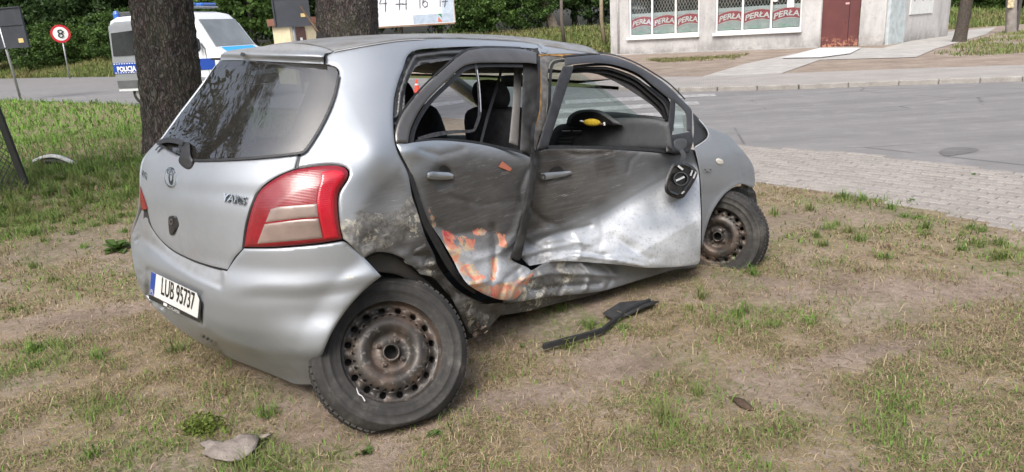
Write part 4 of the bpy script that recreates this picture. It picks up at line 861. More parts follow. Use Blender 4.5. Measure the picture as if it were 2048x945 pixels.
# ------------------------------------------------------------------ ground, road, pavements
def earth_mat(name, a, b, c, scale=3., bump=.5):
    t = NT(name); n1 = t.noise(scale, 8, .62); n2_ = t.noise(scale * 9, 7, .65); n3 = t.noise(scale * 60, 4, .6)
    f = t.math('ADD', t.math('MULTIPLY', n1, .5), t.math('ADD', t.math('MULTIPLY', n2_, .3), t.math('MULTIPLY', n3, .2)))
    t.set('Base Color', t.ramp(f, [(.36, a), (.5, b), (.62, c)])); t.set('Roughness', .95); t.set('Specular IOR Level', .15); t.bump(t.math('ADD', n2_, t.math('MULTIPLY', n3, .5)), bump, .02); return t.m
def lawn_mat():
    t = NT('lawn_soil'); n1 = t.noise(2.2, 9, .62); n2_ = t.noise(26, 8, .7); n3 = t.noise(160, 5, .65)
    soil = t.ramp(t.math('ADD', t.math('MULTIPLY', n1, .45), t.math('ADD', t.math('MULTIPLY', n2_, .35), t.math('MULTIPLY', n3, .2))), [(.36, (.15, .112, .09)), (.48, (.25, .192, .157)), (.56, (.335, .265, .222)), (.66, (.42, .35, .30))])
    litter = t.ramp(t.noise(220, 4, .7), [(.35, (.15, .11, .065)), (.5, (.28, .215, .125)), (.65, (.40, .32, .20))])
    lm = t.math('MULTIPLY', t.ramp(t.noise(38, 7, .72), [(.42, 0.), (.56, 1.)]), t.math('SUBTRACT', 1.0, t.attr('bare'), True), True)
    col = t.mix(lm, soil, litter)
    gm_ = t.math('MULTIPLY', t.ramp(t.noise(30, 6, .7), [(.4, 0.), (.6, 1.)]), t.attr('green'), True)
    col = t.mix(gm_, col, t.ramp(t.noise(120, 4), [(.3, (.05, .075, .018)), (.7, (.13, .17, .05))]))
    t.set('Base Color', col); t.set('Roughness', .95); t.set('Specular IOR Level', .12)
    t.bump(t.math('ADD', t.math('MULTIPLY', n2_, 1.), t.math('MULTIPLY', n3, .6)), .9, .018); return t.m
def asphalt_mat(name, a, b):
    t = NT(name); big = t.noise(.7, 5, .6, t.map((.3, 1, 1), rot=(0, 0, .6))); fine = t.noise(140, 3, .7); v = t.voro(220, out='Color')
    c = t.mix(t.ramp(big, [(.3, 0.), (.7, 1.)]), a, b); c = t.mix(.35, c, t.ramp(fine, [(.3, (.05, .05, .052)), (.55, (.16, .155, .15)), (.75, (.32, .31, .30))]))
    st = t.ramp(t.noise(.8, 9, .74, t.map((.22, 2.6, 1), rot=(0, 0, .25))), [(.42, 0.), (.66, .5)]); c = t.mix(st, c, (.10, .097, .096)); c = t.mix(t.ramp(t.noise(2.2, 8, .7), [(.5, 0.), (.7, .3)]), c, (.30, .29, .28))
    cr = t.math('MULTIPLY', t.ramp(t.voro(.28, t.map((1, 1.6, 1)), 'DISTANCE_TO_EDGE'), [(.0, 1.), (.006, 0.)]), t.ramp(t.noise(.8, 4), [(.45, 0.), (.55, .7)])); c = t.mix(cr, c, (.03, .03, .03))
    t.set('Base Color', c); t.set('Roughness', t.ramp(big, [(.3, .72), (.7, .86)])); t.set('Specular IOR Level', .35); t.bump(fine, .5, .006); return t.m
ASPHALT = asphalt_mat('worn_asphalt', (.19, .182, .18), (.235, .226, .222))
def sheet(name, pts, z, mat, kind='structure', sub=None, world=True):
    P = [Vector((p[0], p[1])) for p in pts]; n = len(P)
    if sub:
        q = resample(np.array([tuple(p) for p in P]), sub); mn = q.min(0); mx = q.max(0); gx, gy = np.meshgrid(np.arange(mn[0], mx[0], sub), np.arange(mn[1], mx[1], sub)); g = np.stack([gx.ravel(), gy.ravel()], 1)
        g = g[inside(g, q)]; g = g[segdist(g, q) > sub * .4]; A = np.vstack([q, g]); r = delaunay_2d_cdt([Vector(a) for a in A], [(i, (i + 1) % len(q)) for i in range(len(q))], [], 1, 1e-5)
    else: r = delaunay_2d_cdt(P, [(i, (i + 1) % n) for i in range(n)], [], 1, 1e-5)
    V = np.array([tuple(v) for v in r[0]]); zz = z(V[:, 0], V[:, 1]) if callable(z) else np.full(len(V), z)
    F = [f for f in r[2]]; poly = np.array([tuple(p) for p in P])
    F = [f for f in F if inside(V[list(f)].mean(0)[None], poly)[0]]
    o = link(name, pyd(np.column_stack([V, zz]), F, name), mat, None, False, False); fix_normals(o)
    if kind: o['kind'] = kind
    return o, V
G = lambda *pp: [tuple(gp(*p)[:2]) for p in pp]
sheet('ground', [(-500, -300), (500, -300), (500, 700), (-500, 700)], -.06, earth_mat('far_earth', (.05, .055, .02), (.08, .085, .03), (.13, .11, .06), .8))
NEAR_EDGE = [(7.0, -1.5), (4.9, 2.1), (3.45, 4.55), (3.17, 5.22), (2.86, 5.77), (2.25, 6.48), (1.2, 7.95), (-.2, 9.8), (-2.6, 12.9), (-5.2, 16.0), (-8.2, 18.9), (-10.1, 20.5), (-12.74, 22.93), (-15.8, 25.3), (-19.5, 28.2), (-45, 48)]
ROADNEAR = [(30, -24), (12, -4), (4.58, 6.14), (4.29, 6.75), (3.73, 7.61), (2.79, 8.42), (1.2, 10.5), (-1.2, 13.4), (-4.2, 16.6), (-8.0, 19.4), (-10.2, 20.8), (-19.6, 28.5), (-46, 49)]
ROADFAR = [(-55, 72), (-41.45, 60.71), (-33.66, 54.72), (-25.24, 47.87), (-14, 38.5), (-6, 30), (-1, 23.5), (1.6, 18.6), (3.79, 15.42), (6.0, 14.53), (7.81, 14.13), (9.81, 13.5), (14, 12.2), (40, 4)]
sheet('road', ROADNEAR + [(-58, 60)] + ROADFAR, -.03, ASPHALT)
lawn_poly = [(-60, 40), (-60, -12), (7.0, -12)] + NEAR_EDGE
BARE = [(gp(1800, 575), 1.5, .28, -.12), (gp(1730, 700), .55, .10, .25), (gp(1040, 790), .42, .13, .1), (gp(1240, 720), .30, .20, 0), (gp(160, 630), .7, .16, .3), (gp(340, 930), .25, .12, 0), (gp(1500, 560), .5, .2, -.3), (gp(740, 820), .5, .28, .2), (gp(1150, 640), .5, .25, .6), (gp(700, 780), .6, .4, .5)]
def bare_f(x, y):
    b = sstep(.05, .38, fbm(x, y, .8, 2)) * .8
    for c, a, w, ang in BARE:
        dx = x - c[0]; dy = y - c[1]; u = dx * math.cos(ang) + dy * math.sin(ang); v = -dx * math.sin(ang) + dy * math.cos(ang)
        b = np.maximum(b, np.exp(-((u / a) ** 2 + (v / w) ** 2)) * 1.15 + .35 * (fbm(x, y, .35, 8)) * np.exp(-((u / a) ** 2 + (v / w) ** 2)))
    d = np.hypot(x, y); return np.clip(b * sstep(16, 7, d), 0, 1)
GREENS = [(gp(1650, 470), 1.6, .7, .45), (gp(1750, 870), .6, .35, .5), (gp(1450, 870), .35, .25, .5), (gp(1300, 800), .3, .15, .5), (gp(1520, 620), .35, .2, .6), (gp(1700, 620), .4, .2, .6), (gp(120, 430), 1.6, 1.6, .8), (gp(480, 800), .5, .25, .55), (gp(150, 560), 1.2, .5, .45), (gp(60, 880), .5, .3, .4), (gp(1900, 770), .7, .3, .4), (gp(400, 850), .12, .1, .8), (gp(1650, 900), .5, .3, .3)]
def green_f(x, y):
    g = .10 + .55 * sstep(.05, .4, fbm(x, y, .55, 31))
    for c, a, w, k in GREENS: g = np.maximum(g, k * np.exp(-(((x - c[0]) / a) ** 2 + ((y - c[1]) / w) ** 2) * .7) * (.75 + .8 * fbm(x, y, .3, 12)))
    lush = sstep(-3.0, -4.6, x - (y - 9) * -.12) * sstep(7.6, 9.8, y + .3 * fbm(x, y, 2., 3) * 2) * (1 - .45 * np.exp(-((y - 11.8 - .3 * x * 0) / 1.3) ** 2))
    return np.clip(np.maximum(g, lush), 0, 1)
def lawn_z(x, y): return .02 * fbm(x, y, 1.1, 5, 3) * sstep(20, 4, np.hypot(x, y)) + .008 * fbm(x, y, .22, 15, 2) * sstep(8, 3, np.hypot(x, y)) - .012
NP = np.array(lawn_poly)
rr = np.concatenate([np.arange(.8, 8, .085), np.arange(8, 20, .3), np.arange(20, 70, 1.5)]); pts = []
for r in rr:
    st = .085 if r < 8 else (.3 if r < 20 else 1.5); na = int(math.pi * 1.15 * r / st); th = np.linspace(-.18, math.pi * 1.0, na) + (r * 37 % 1) * st / r; pts.append(np.stack([r * np.cos(th), r * np.sin(th)], 1))
pts = np.vstack(pts); lb = resample(NP, .5); pts = pts[inside(pts, NP)]; pts = pts[segdist(pts, NP) > .06]
A_ = np.vstack([lb, pts]); r_ = delaunay_2d_cdt([Vector(a) for a in A_], [(i, (i + 1) % len(lb)) for i in range(len(lb))], [], 1, 1e-6)
V = np.array([tuple(v) for v in r_[0]]); lawn = link('lawn', pyd(np.column_stack([V, lawn_z(V[:, 0], V[:, 1])]), r_[2], 'lawn'), lawn_mat(), None, True); fix_normals(lawn); lawn['kind'] = 'structure'
for nme, fn in (('bare', bare_f), ('green', green_f)):
    at = lawn.data.attributes.new(nme, 'FLOAT', 'POINT'); at.data.foreach_set('value', fn(V[:, 0], V[:, 1]).astype(np.float32))
# ---- block paving between the lawn and the road
t = NT('grey_concrete_paver'); oi = t.n('ShaderNodeObjectInfo'); n_ = t.noise(45, 5, .7)
c = t.mix(oi.outputs['Random'], (.19, .176, .164), (.275, .256, .24)); c = t.mix(.4, c, t.ramp(n_, [(.3, (.17, .15, .135)), (.7, (.42, .39, .36))])); t.set('Base Color', c); t.set('Roughness', .9); t.set('Specular IOR Level', .2); t.bump(n_, .35, .004); PAVER = t.m
pv = sheet('pavement', [(8.2, -.4), (4.58, 6.14), (4.29, 6.75), (3.73, 7.61), (2.79, 8.42), (1.2, 10.5), (-1.2, 13.4), (-4.2, 16.6), (-5.2, 16.4), (-.2, 9.7), (1.2, 7.8), (2.2, 6.4), (2.8, 5.7), (3.4, 4.5), (4.8, 2.0), (6.6, -.9)], -.022, earth_mat('sandy_joint', (.13, .105, .08), (.19, .16, .125), (.25, .21, .165), 20))[0]
pb = MB().box((0, 0, 0), (.192, .092, .06), 0, .007); pme = pyd(pb.v, pb.f, 'paver'); pme.materials.append(PAVER)
fdir = np.array([-.617, .787]); fdir /= np.linalg.norm(fdir); ndir = np.array([-fdir[1], fdir[0]]) * 1.0; ndir = np.array([-.787, -.617]); O2 = np.array([4.72, 5.95]); ang = math.atan2(fdir[1], fdir[0]); PP = []
farl = np.array(ROADNEAR[1:8]); nearl = np.array(NEAR_EDGE[1:9])
def side(p, L):
    b = 1e9; s = 0
    for a, c_ in zip(L[:-1], L[1:]):
        d = c_ - a; tt = np.clip(((p - a) @ d) / (d @ d), 0, 1); q = p - a - tt * d; l = q @ q
        if l < b: b = l; s = d[0] * q[1] - d[1] * q[0]
    return s, b ** .5
for rw_ in range(-4, 22):
    for k in range(-16, 30):
        p = O2 + fdir * (k * .2 + (.1 if rw_ % 2 else 0)) + ndir * (.05 + rw_ * .1); s1, d1 = side(p, farl); s2, d2 = side(p, nearl)
        if s1 > 0 and d1 > .055 and (s2 < 0 or d2 < .02): PP.append(p)
PP.sort(key=lambda p: p[0] ** 2 + p[1] ** 2); extra = MB()
vis = []
for p in PP:
    q = np.array([p[0], p[1], 0]) - EYE; d = q @ FW; u = q @ right / d * FPX + 1024
    vis.append(1440 < u < 2120)
PV = [p for p, v_ in zip(PP, vis) if v_]; PO = [p for p, v_ in zip(PP, vis) if not v_] + PV[300:]; PV = PV[:300]
def paver_z(): return -.029 + random.gauss(0, .0015)
for p in PV:
    o = bpy.data.objects.new('paver', pme); COL.objects.link(o); o.parent = pv; o.location = (p[0], p[1], paver_z()); o.rotation_euler = (random.gauss(0, .006), random.gauss(0, .006), ang + random.gauss(0, .008))
for p in PO: extra.box((p[0], p[1], paver_z()), (.196, .097, .06), ang + random.gauss(0, .008))
ex = extra.build('outlying_pavers', PAVER, pv); ex['kind'] = 'stuff'
# ---- far side: kerb, pavement, path, dirt
t = NT('far_block_paving'); bt = t.n('ShaderNodeTexBrick'); t.l(t.map((1, 1, 1), rot=(0, 0, .28)), bt.inputs[0]); bt.inputs['Scale'].default_value = 5; bt.inputs['Color1'].default_value = (.30, .285, .27, 1); bt.inputs['Color2'].default_value = (.25, .237, .223, 1); bt.inputs['Mortar'].default_value = (.17, .15, .13, 1); bt.inputs['Mortar Size'].default_value = .03
t.set('Base Color', t.mix(.3, bt.outputs[0], t.ramp(t.noise(1.5, 6), [(.3, (.2, .185, .165)), (.7, (.40, .37, .34))]))); t.set('Roughness', .9); FARPAVE = t.m
farkerb = [(1.9, 18.3), (2.7, 16.7), (3.79, 15.5), (6.0, 14.6), (7.81, 14.2), (9.81, 13.57), (14, 12.27), (30, 7.2)]
sheet('far_pavement', farkerb + [(31, 10), (15, 14.9), (11.57, 15.97), (9.29, 16.85), (6.77, 17.62), (4.96, 18.17), (3.6, 19.4)], .055, FARPAVE)
CONC = earth_mat('pale_concrete', (.25, .24, .225), (.33, .315, .295), (.41, .395, .37), 2., .2)
KERB = earth_mat('kerb_concrete', (.2, .19, .175), (.28, .265, .245), (.34, .325, .30), 4., .3)
kb = bpy.data.objects.new('kerb', None); COL.objects.link(kb); kb['kind'] = 'structure'
kp = resample(np.array(farkerb[1:7]), 1.0, False)
for a, b in zip(kp[:-1], kp[1:]):
    m = (a + b) / 2; L = np.linalg.norm(b - a); MB().box((m[0], m[1], .0), (L - .012, .13, .13), math.atan2(*(b - a)[::-1]), .012).build('kerb_stone', KERB, kb)
dirtm = earth_mat('dusty_dirt', (.16, .125, .10), (.23, .185, .15), (.31, .26, .215), 1.2)
sheet('dirt_verge', [(-4, 29), (-.5, 24.5), (2.1, 19.6), (3.6, 19.3), (4.96, 18.1), (9.3, 16.8), (15, 14.8), (31, 9.9), (60, 20), (60, 70), (-4, 40)], .03, dirtm)
sheet('concrete_path', G((1392, 161), (1490, 131), (1600, 108), (1640, 98), (1765, 99), (1893, 66), (1992, 57), (1972, 71), (1870, 101), (1832, 118), (1640, 123), (1562, 151)), .045, CONC)
sheet('door_slab', G((1562, 121), (1640, 100), (1722, 100), (1700, 112), (1640, 120)), .075, earth_mat('white_slab', (.42, .41, .40), (.50, .49, .48), (.56, .55, .54), 2., .1))
wm = NT('worn_road_paint'); n_ = wm.noise(9, 8, .72); wm.set('Base Color', wm.ramp(n_, [(.42, (.21, .205, .20)), (.60, (.36, .352, .348))])); wm.set('Roughness', .8); ROADPAINT = wm.m
cw = bpy.data.objects.new('zebra_crossing', None); COL.objects.link(cw); cw['kind'] = 'structure'
for k, q in enumerate([[(1130, 198), (1428, 185), (1434, 190), (1130, 206)], [(1115, 216), (1395, 200), (1400, 206), (1112, 225)], [(1100, 236), (1380, 218), (1384, 226), (1098, 247)], [(1080, 262), (1365, 242), (1368, 252), (1076, 276)]]):
    pts_ = G(*q); MB().add([(*p, -.026) for p in pts_], [(0, 1, 2, 3)]).build('stripe', ROADPAINT, cw)
MB().add([(*p, -.026) for p in G((860, 205), (925, 198), (930, 203), (865, 212))], [(0, 1, 2, 3)]).build('stripe', ROADPAINT, cw)
q = spline(G((1878, 300), (1890, 293), (1915, 290), (1950, 292), (1958, 296), (1930, 303), (1895, 307)), 5, True); sheet('asphalt_patch', [tuple(p) for p in q], -.026, asphalt_mat('dark_patch', (.085, .083, .083), (.11, .108, .106)))
# banks of rough grass beyond the road
bankm = earth_mat('grassy_bank', (.035, .055, .015), (.06, .085, .025), (.11, .12, .05), 1.2)
def loft(name, A, B, n, mat):
    A = np.array(A, float); B = np.array(B, float); v = []; 
    for i in range(n + 1):
        t_ = i / n; v += [tuple(p) for p in (A * (1 - t_) + B * t_)]
    m = len(A); f = [(i * m + j, i * m + j + 1, (i + 1) * m + j + 1, (i + 1) * m + j) for i in range(n) for j in range(m - 1)]
    o = link(name, pyd(v, f, name), mat, None, True); fix_normals(o); o['kind'] = 'structure'; return o
BANK_A = [(-70, 84, -.05), (-55, 72.3, -.05), (-41.6, 61, -.05), (-33.8, 55, -.05), (-25.3, 48.1, -.05), (-14, 38.8, -.05), (-6, 33, -.05), (1, 35.5, -.02), (5.2, 36.2, -.0), (14, 40, 0), (22, 39, 0), (34, 42, 0)]
BANK_B = [(-78, 100, 1.6), (-60, 86, 1.6), (-46, 72, 1.4), (-37, 65, 1.4), (-27, 58, 1.4), (-15, 50, 1.4), (-6, 46, 1.3), (1, 45.5, 1.25), (6, 46, 1.2), (16, 50, 1.2), (28, 52, 1.3), (46, 55, 1.3)]
loft('grass_bank', BANK_A, BANK_B, 8, bankm)
# ------------------------------------------------------------------ trees beside the car
def bark_mat(name, a, b, c, scale=1.):
    t = NT(name); n1 = t.noise(15 * scale, 9, .72, t.map((1, 1, .5))); n2_ = t.noise(2, 4); dv = t.n('ShaderNodeVectorMath', operation='ADD'); nz_ = t.n('ShaderNodeTexNoise'); t.l(t.map((1, 1, .5)), nz_.inputs[0]); nz_.inputs['Scale'].default_value = 9; nz_.inputs['Detail'].default_value = 4; sc_ = t.n('ShaderNodeVectorMath', operation='SCALE'); t.l(nz_.outputs['Color'], sc_.inputs[0]); sc_.inputs['Scale'].default_value = .2; t.l(t.map((1, 1, .32)), dv.inputs[0]); t.l(sc_.outputs[0], dv.inputs[1])
    v = t.voro(24 * scale, dv.outputs[0], 'DISTANCE_TO_EDGE'); pc = t.voro(24 * scale, dv.outputs[0], 'F1', 'Color'); crk = t.ramp(v, [(.0, 0.), (.22, 1.)]); f = t.math('ADD', t.math('MULTIPLY', crk, .3), t.math('MULTIPLY', n1, .7)); col = t.ramp(f, [(.32, a), (.56, b), (.76, c)]); col = t.mix(.15, col, t.mix(1., pc, b, 'MULTIPLY')); col = t.mix(t.math('MULTIPLY', t.ramp(n2_, [(.5, 0.), (.7, .35)]), 1.), col, (.10, .11, .07))
    t.set('Base Color', col); t.set('Roughness', .95); t.set('Specular IOR Level', .15); t.bump(f, 1.0, .04); return t.m
BARK = bark_mat('dark_spruce_bark', (.03, .026, .024), (.085, .075, .068), (.17, .152, .138)); BARK2 = bark_mat('grey_spruce_bark', (.035, .030, .028), (.085, .075, .07), (.165, .15, .14))
def trunk_mesh(base, top, r0, r1, n=150, m=110, flare=.35, amp=.022, seed=1, sc=.055):
    base = np.array(base); top = np.array(top); ax = (top - base); L = np.linalg.norm(ax); v = []
    th = np.linspace(0, 2 * math.pi, m, endpoint=False); rows = []
    for i in range(n):
        t_ = i / (n - 1); c = base + ax * t_; r = r0 + (r1 - r0) * t_ + flare * r0 * math.exp(-t_ * L / .35)
        P = th * r0; h = np.full(m, t_ * L)
        w_ = np.abs(fbm(P * np.cos(0) + 3 * np.cos(th), h * .55 + 3 * np.sin(th), sc * 2.2, seed, 3)); w2 = fbm(np.cos(th) * 2.2, h * .35 + np.sin(th) * 2.2, .6, seed + 2, 2)
        pl = n2(P + 5 * np.cos(th), h * .6, sc, seed + 7)
        rr_ = r * (1 + .07 * w2 + .06 * np.cos(th * 3 + seed) * math.exp(-t_ * L / .5)) + amp * (1.6 * w_ + .9 * pl)
        rows.append(np.stack([c[0] + rr_ * np.cos(th), c[1] + rr_ * np.sin(th), np.full(m, c[2])], 1))
    v = np.vstack(rows); f = [(i * m + j, i * m + (j + 1) % m, (i + 1) * m + (j + 1) % m, (i + 1) * m + j) for i in range(n - 1) for j in range(m)]
    return pyd(v, f, 'trunk')
def leaf_cloud(centres, per, spread, size, seed, flat=.6, droop=0., needle=False):
    g = np.random.default_rng(seed); C_ = np.repeat(np.asarray(centres), per, 0); n = len(C_); P = C_ + g.normal(size=(n, 3)) * spread * np.array([1, 1, flat])
    a = g.normal(size=(n, 3)); a /= np.linalg.norm(a, axis=1, keepdims=True)
    if droop: a[:, 2] -= droop; a /= np.linalg.norm(a, axis=1, keepdims=True)
    b = np.cross(a, g.normal(size=(n, 3))); b /= np.linalg.norm(b, axis=1, keepdims=True); s = size * (.6 + .8 * g.random(n))[:, None]; w = .22 if needle else .55
    V = np.stack([P, P + a * s * .5 + b * s * w * .6, P + a * s, P + a * s * .5 - b * s * w * .6], 1).reshape(-1, 3)
    me = bpy.data.meshes.new('leaves'); me.vertices.add(4 * n); me.vertices.foreach_set('co', V.ravel()); me.loops.add(4 * n); me.loops.foreach_set('vertex_index', np.arange(4 * n, dtype=np.int32)); me.polygons.add(n); me.polygons.foreach_set('loop_start', np.arange(0, 4 * n, 4, dtype=np.int32)); me.polygons.foreach_set('loop_total', np.full(n, 4, np.int32)); me.update(calc_edges=True)
    at = me.attributes.new('tone', 'FLOAT', 'FACE'); at.data.foreach_set('value', np.clip(np.repeat(g.random(len(centres)), per) * .6 + g.random(n) * .4, 0, 1).astype(np.float32)); return me
def leaf_mat(name, a, b, c):
    t = NT(name); col = t.ramp(t.attr('tone'), [(.1, a), (.5, b), (.9, c)]); t.set('Base Color', col); t.set('Roughness', .6); t.set('Specular IOR Level', .25)
    tl_ = t.n('ShaderNodeBsdfTranslucent'); t.l(col, tl_.inputs[0]); m = t.n('ShaderNodeMixShader'); m.inputs[0].default_value = .3; t.l(t.b.outputs[0], m.inputs[1]); t.l(tl_.outputs[0], m.inputs[2]); t.l(m.outputs[0], t.out.inputs[0]); return t.m
LEAF = [leaf_mat('mid_green_leaves', (.03, .062, .014), (.062, .115, .026), (.11, .18, .045)), leaf_mat('dark_green_leaves', (.02, .046, .016), (.042, .08, .024), (.08, .13, .04)), leaf_mat('yellow_green_leaves', (.045, .075, .018), (.08, .125, .03), (.13, .18, .05)), leaf_mat('spruce_needles', (.008, .018, .009), (.016, .032, .014), (.03, .05, .02))]
def spruce(name, label, base, topdir, r0, px_, mat, seed, h0=5.2):
    root = empty(name, tuple(base), label, 'tree'); H_ = 15.; top = np.array(base) + np.array(topdir) * H_
    link('trunk', trunk_mesh(base - np.array([0, 0, .06]), base + np.array(topdir) * 5.2, r0, r0 * .86, 230, 150, .22, .020, seed), mat, root, True, True)
    link('upper_trunk', trunk_mesh(base + np.array(topdir) * 5.15, top, r0 * .86, .08, 30, 24, 0, .01, seed), mat, root, True, True)
    g = np.random.default_rng(seed); cs = []; br = MB()
    for k in range(46):
        hgt = h0 + 9.5 * (k / 46); an = g.random() * 6.28; L = (3.6 - 3.2 * k / 46) * (.75 + .4 * g.random()); o = np.array(base) + np.array(topdir) * hgt
        e = o + np.array([math.cos(an) * L, math.sin(an) * L, -.35 * L]); br.tube([o, (o + e) / 2 + np.array([0, 0, .15 * L]), e], [.05, .035, .012], 5)
        for j in range(7): f_ = .3 + .7 * j / 6; p = o * (1 - f_) + e * f_ + np.array([0, 0, .15 * L * (1 - abs(2 * f_ - 1))]); cs.append(p + np.array([0, 0, -.1]))
    br.build('branches', mat, root); me = leaf_cloud(np.array(cs), 42, .24, .20, seed, .8, .5, True); link('crown', me, LEAF[3], root, False, True); return root
def up_dir(b, px, py): 
    p = yp(px, py, b[1]); d = p - b; return d / d[2]
b1 = gp(358, 312); spruce('spruce_tree', 'thick dark spruce trunk in front of the police van', b1, up_dir(b1, 322, 0), .405, 0, BARK, 3)
b2 = yp(700, 250, 11.2); b2 = np.array([b2[0], 11.2, 0.]); spruce('spruce_tree', 'grey spruce trunk rising behind the car roof', b2, up_dir(b2, 692, 0), .47, 0, BARK2, 8)
spruce('spruce_tree', 'spruce standing left of the photographer, mirrored in the rear window', np.array([-7.9, 5.0, 0.]), np.array([.02, 0, 1.]), .3, 0, BARK, 12, 3.6)
# ------------------------------------------------------------------ woodland trees
def broadleaf_mesh(seed, h, r, n, per, low=.06, size=.26):
    g = np.random.default_rng(seed); d = g.normal(size=(n, 3)); d /= np.linalg.norm(d, axis=1, keepdims=True); rad = g.random(n) ** .42
    lobes = g.normal(size=(9, 3)); lobes /= np.linalg.norm(lobes, axis=1, keepdims=True); bump_ = 1 + .32 * np.max(d @ lobes.T, 1) - .15
    z0 = h * low; cz = (h + z0) / 2; P = d * (rad * bump_)[:, None] * np.array([r, r, (h - z0) / 2]) + np.array([0, 0, cz]); P[:, 2] = np.maximum(P[:, 2], .15); return leaf_cloud(P, per, .22, size, seed)
VAR = [broadleaf_mesh(21, 9, 3.0, 230, 42), broadleaf_mesh(22, 11, 2.6, 230, 42, .04), broadleaf_mesh(23, 7, 3.4, 230, 42, .02), broadleaf_mesh(24, 10, 3.2, 240, 40, .16), broadleaf_mesh(25, 4.2, 2.3, 150, 42, .0, .22)]
STEM = trunk_mesh((0, 0, 0), (0, 0, 7.5), .2, .06, 24, 14, .3, .01, 4, .2)
VM = {}
def tree(name, label, base, var, leaf, s=1., group=None, cat='tree', stem=True, sz=1.):
    root = empty(name, tuple(base), label, cat, group, random.random() * 6.28); root.scale = (s, s, s * sz)
    key = (var, leaf)
    if key not in VM: m = VAR[var].copy(); m.materials.clear(); m.materials.append(LEAF[leaf]); VM[key] = m
    o = bpy.data.objects.new('crown', VM[key]); COL.objects.link(o); o.parent = root
    if stem:
        if 'stem' not in VM: STEM.materials.append(BARK); VM['stem'] = STEM
        o = bpy.data.objects.new('trunk', STEM); COL.objects.link(o); o.parent = root
    return root
def zat(p):                                                      # height of the bank under a point
    A = np.array(BANK_A); B = np.array(BANK_B); d = np.interp(p[0], A[:, 0], A[:, 1]); e = np.interp(p[0], B[:, 0], B[:, 1]); return float(np.clip((p[1] - d) / max(1, e - d), 0, 1) * 1.3)
wood = []
def put(px, Y, var, leaf, label, s=1., grp='trees of the wood beyond the road', nm='broadleaf_tree', cat='tree', stem=True, sz=1.):
    p = yp(px, 60, Y); wood.append(tree(nm, label, (p[0], Y, zat((p[0], Y))), var, leaf, s, grp, cat, stem, sz))
dk = 'dark leafy tree in the wood beyond the left road'
for px, Y, v, l, s in [(-60, 66, 0, 1, 1.), (20, 64, 1, 1, 1.), (85, 66, 2, 1, 1.1), (150, 63, 0, 1, .95), (205, 62, 1, 1, 1.), (-20, 74, 3, 1, 1.2), (60, 75, 1, 1, 1.2), (130, 74, 3, 1, 1.2), (200, 73, 0, 1, 1.2), (270, 68, 1, 1, 1.2), (340, 66, 0, 1, 1.2), (410, 62, 2, 1, 1.2)]: put(px, Y, v, l, dk, s)
for px, Y, v, l, s in [(450, 52, 0, 0, .9), (505, 50, 2, 0, .85), (560, 54, 1, 0, 1.), (610, 56, 0, 1, 1.), (480, 60, 1, 1, 1.2), (550, 62, 3, 1, 1.2), (640, 58, 1, 1, 1.2), (720, 58, 0, 1, 1.1)]: put(px, Y, v, l, 'green leafy tree between the police van and the grey spruce trunk')
for px, Y, v, l, s in [(800, 54, 1, 1, 1.1), (880, 56, 0, 1, 1.1), (930, 49, 0, 1, .9), (985, 47, 1, 0, .8), (1040, 52, 0, 1, 1.), (1100, 54, 3, 1, 1.1), (1150, 53, 1, 1, 1.), (1205, 52, 0, 1, 1.), (960, 60, 3, 1, 1.3), (1080, 62, 1, 1, 1.3), (1180, 62, 0, 1, 1.3), (1260, 60, 2, 1, 1.3), (1330, 62, 1, 1, 1.3)]: put(px, Y, v, l, 'dark woodland tree between the billboard and the shop')
for px, Y, v, l, s in [(1880, 62, 0, 1, 1.2), (1930, 58, 2, 1, 1.), (1985, 56, 0, 1, 1.1), (2045, 58, 1, 1, 1.1), (2110, 54, 2, 1, 1.1), (1960, 66, 1, 1, 1.4), (2060, 66, 0, 1, 1.4)]: put(px, Y, v, l, 'dark leafy tree behind the wooden poles at the right')
for px, Y, lb in [(975, 45.5, 'bright green bush a little right of the billboard'), (1050, 46, 'green bush just left of the leaning dead trunk'), (930, 46.5, 'green bush below the right end of the billboard')]: put(px, Y, 4, 0, lb, .8, 'bushes at the wood edge', 'bush', 'bush', False)
for px, Y, lb in [(225, 58, 'low green bush just left of the police van'), (250, 60, 'low bush half hidden behind the rear of the police van'), (160, 60, 'low green bush right of the round 8 sign'), (60, 61, 'low green bush between the big sign back and the 8 sign'), (110, 60, 'low green bush straight behind the round 8 sign')]: put(px, Y, 4, 0, lb, .8, 'bushes below the left wood', 'bush', 'bush', False)
for px, Y, lb in [(1935, 50, 'green bush straight behind the leaning wooden pole'), (1990, 49, 'green bush in the gap between the two right poles'), (2050, 49, 'green bush behind the upright grey pole')]: put(px, Y, 4, 0, lb, .7, 'bushes beyond the poles', 'bush', 'bush', False)
# the green around the photographer, mirrored in the paint and the rear window
for k, (x, y, v, l, s) in enumerate([(-9, -14, 0, 1, 1.1), (-3.5, -16, 1, 1, 1.2), (4, -18, 0, 1, 1.2), (9, -16, 2, 1, 1.3), (16, -12, 1, 1, 1.1), (22, -6, 0, 1, 1.2), (-24, -8, 3, 1, 1.2), (28, -12, 1, 1, 1.2)]):
    tree('broadleaf_tree', 'leafy tree standing behind the photographer', (x, y, 0), v, l, s, 'trees behind the photographer')
for x, y, v, s in [(-45, 40, 0, 1.2), (-53, 34, 1, 1.2), (-60, 48, 3, 1.3), (-50, 24, 2, 1.2), (-44, 14, 0, 1.2), (-62, 60, 1, 1.3), (-55, 55, 2, 1.3), (-70, 40, 0, 1.4), (-40, 4, 1, 1.2)]: tree('broadleaf_tree', 'leafy tree beyond the left edge of the picture', (x, y, 0), v, 1, s, 'trees beyond the left edge')
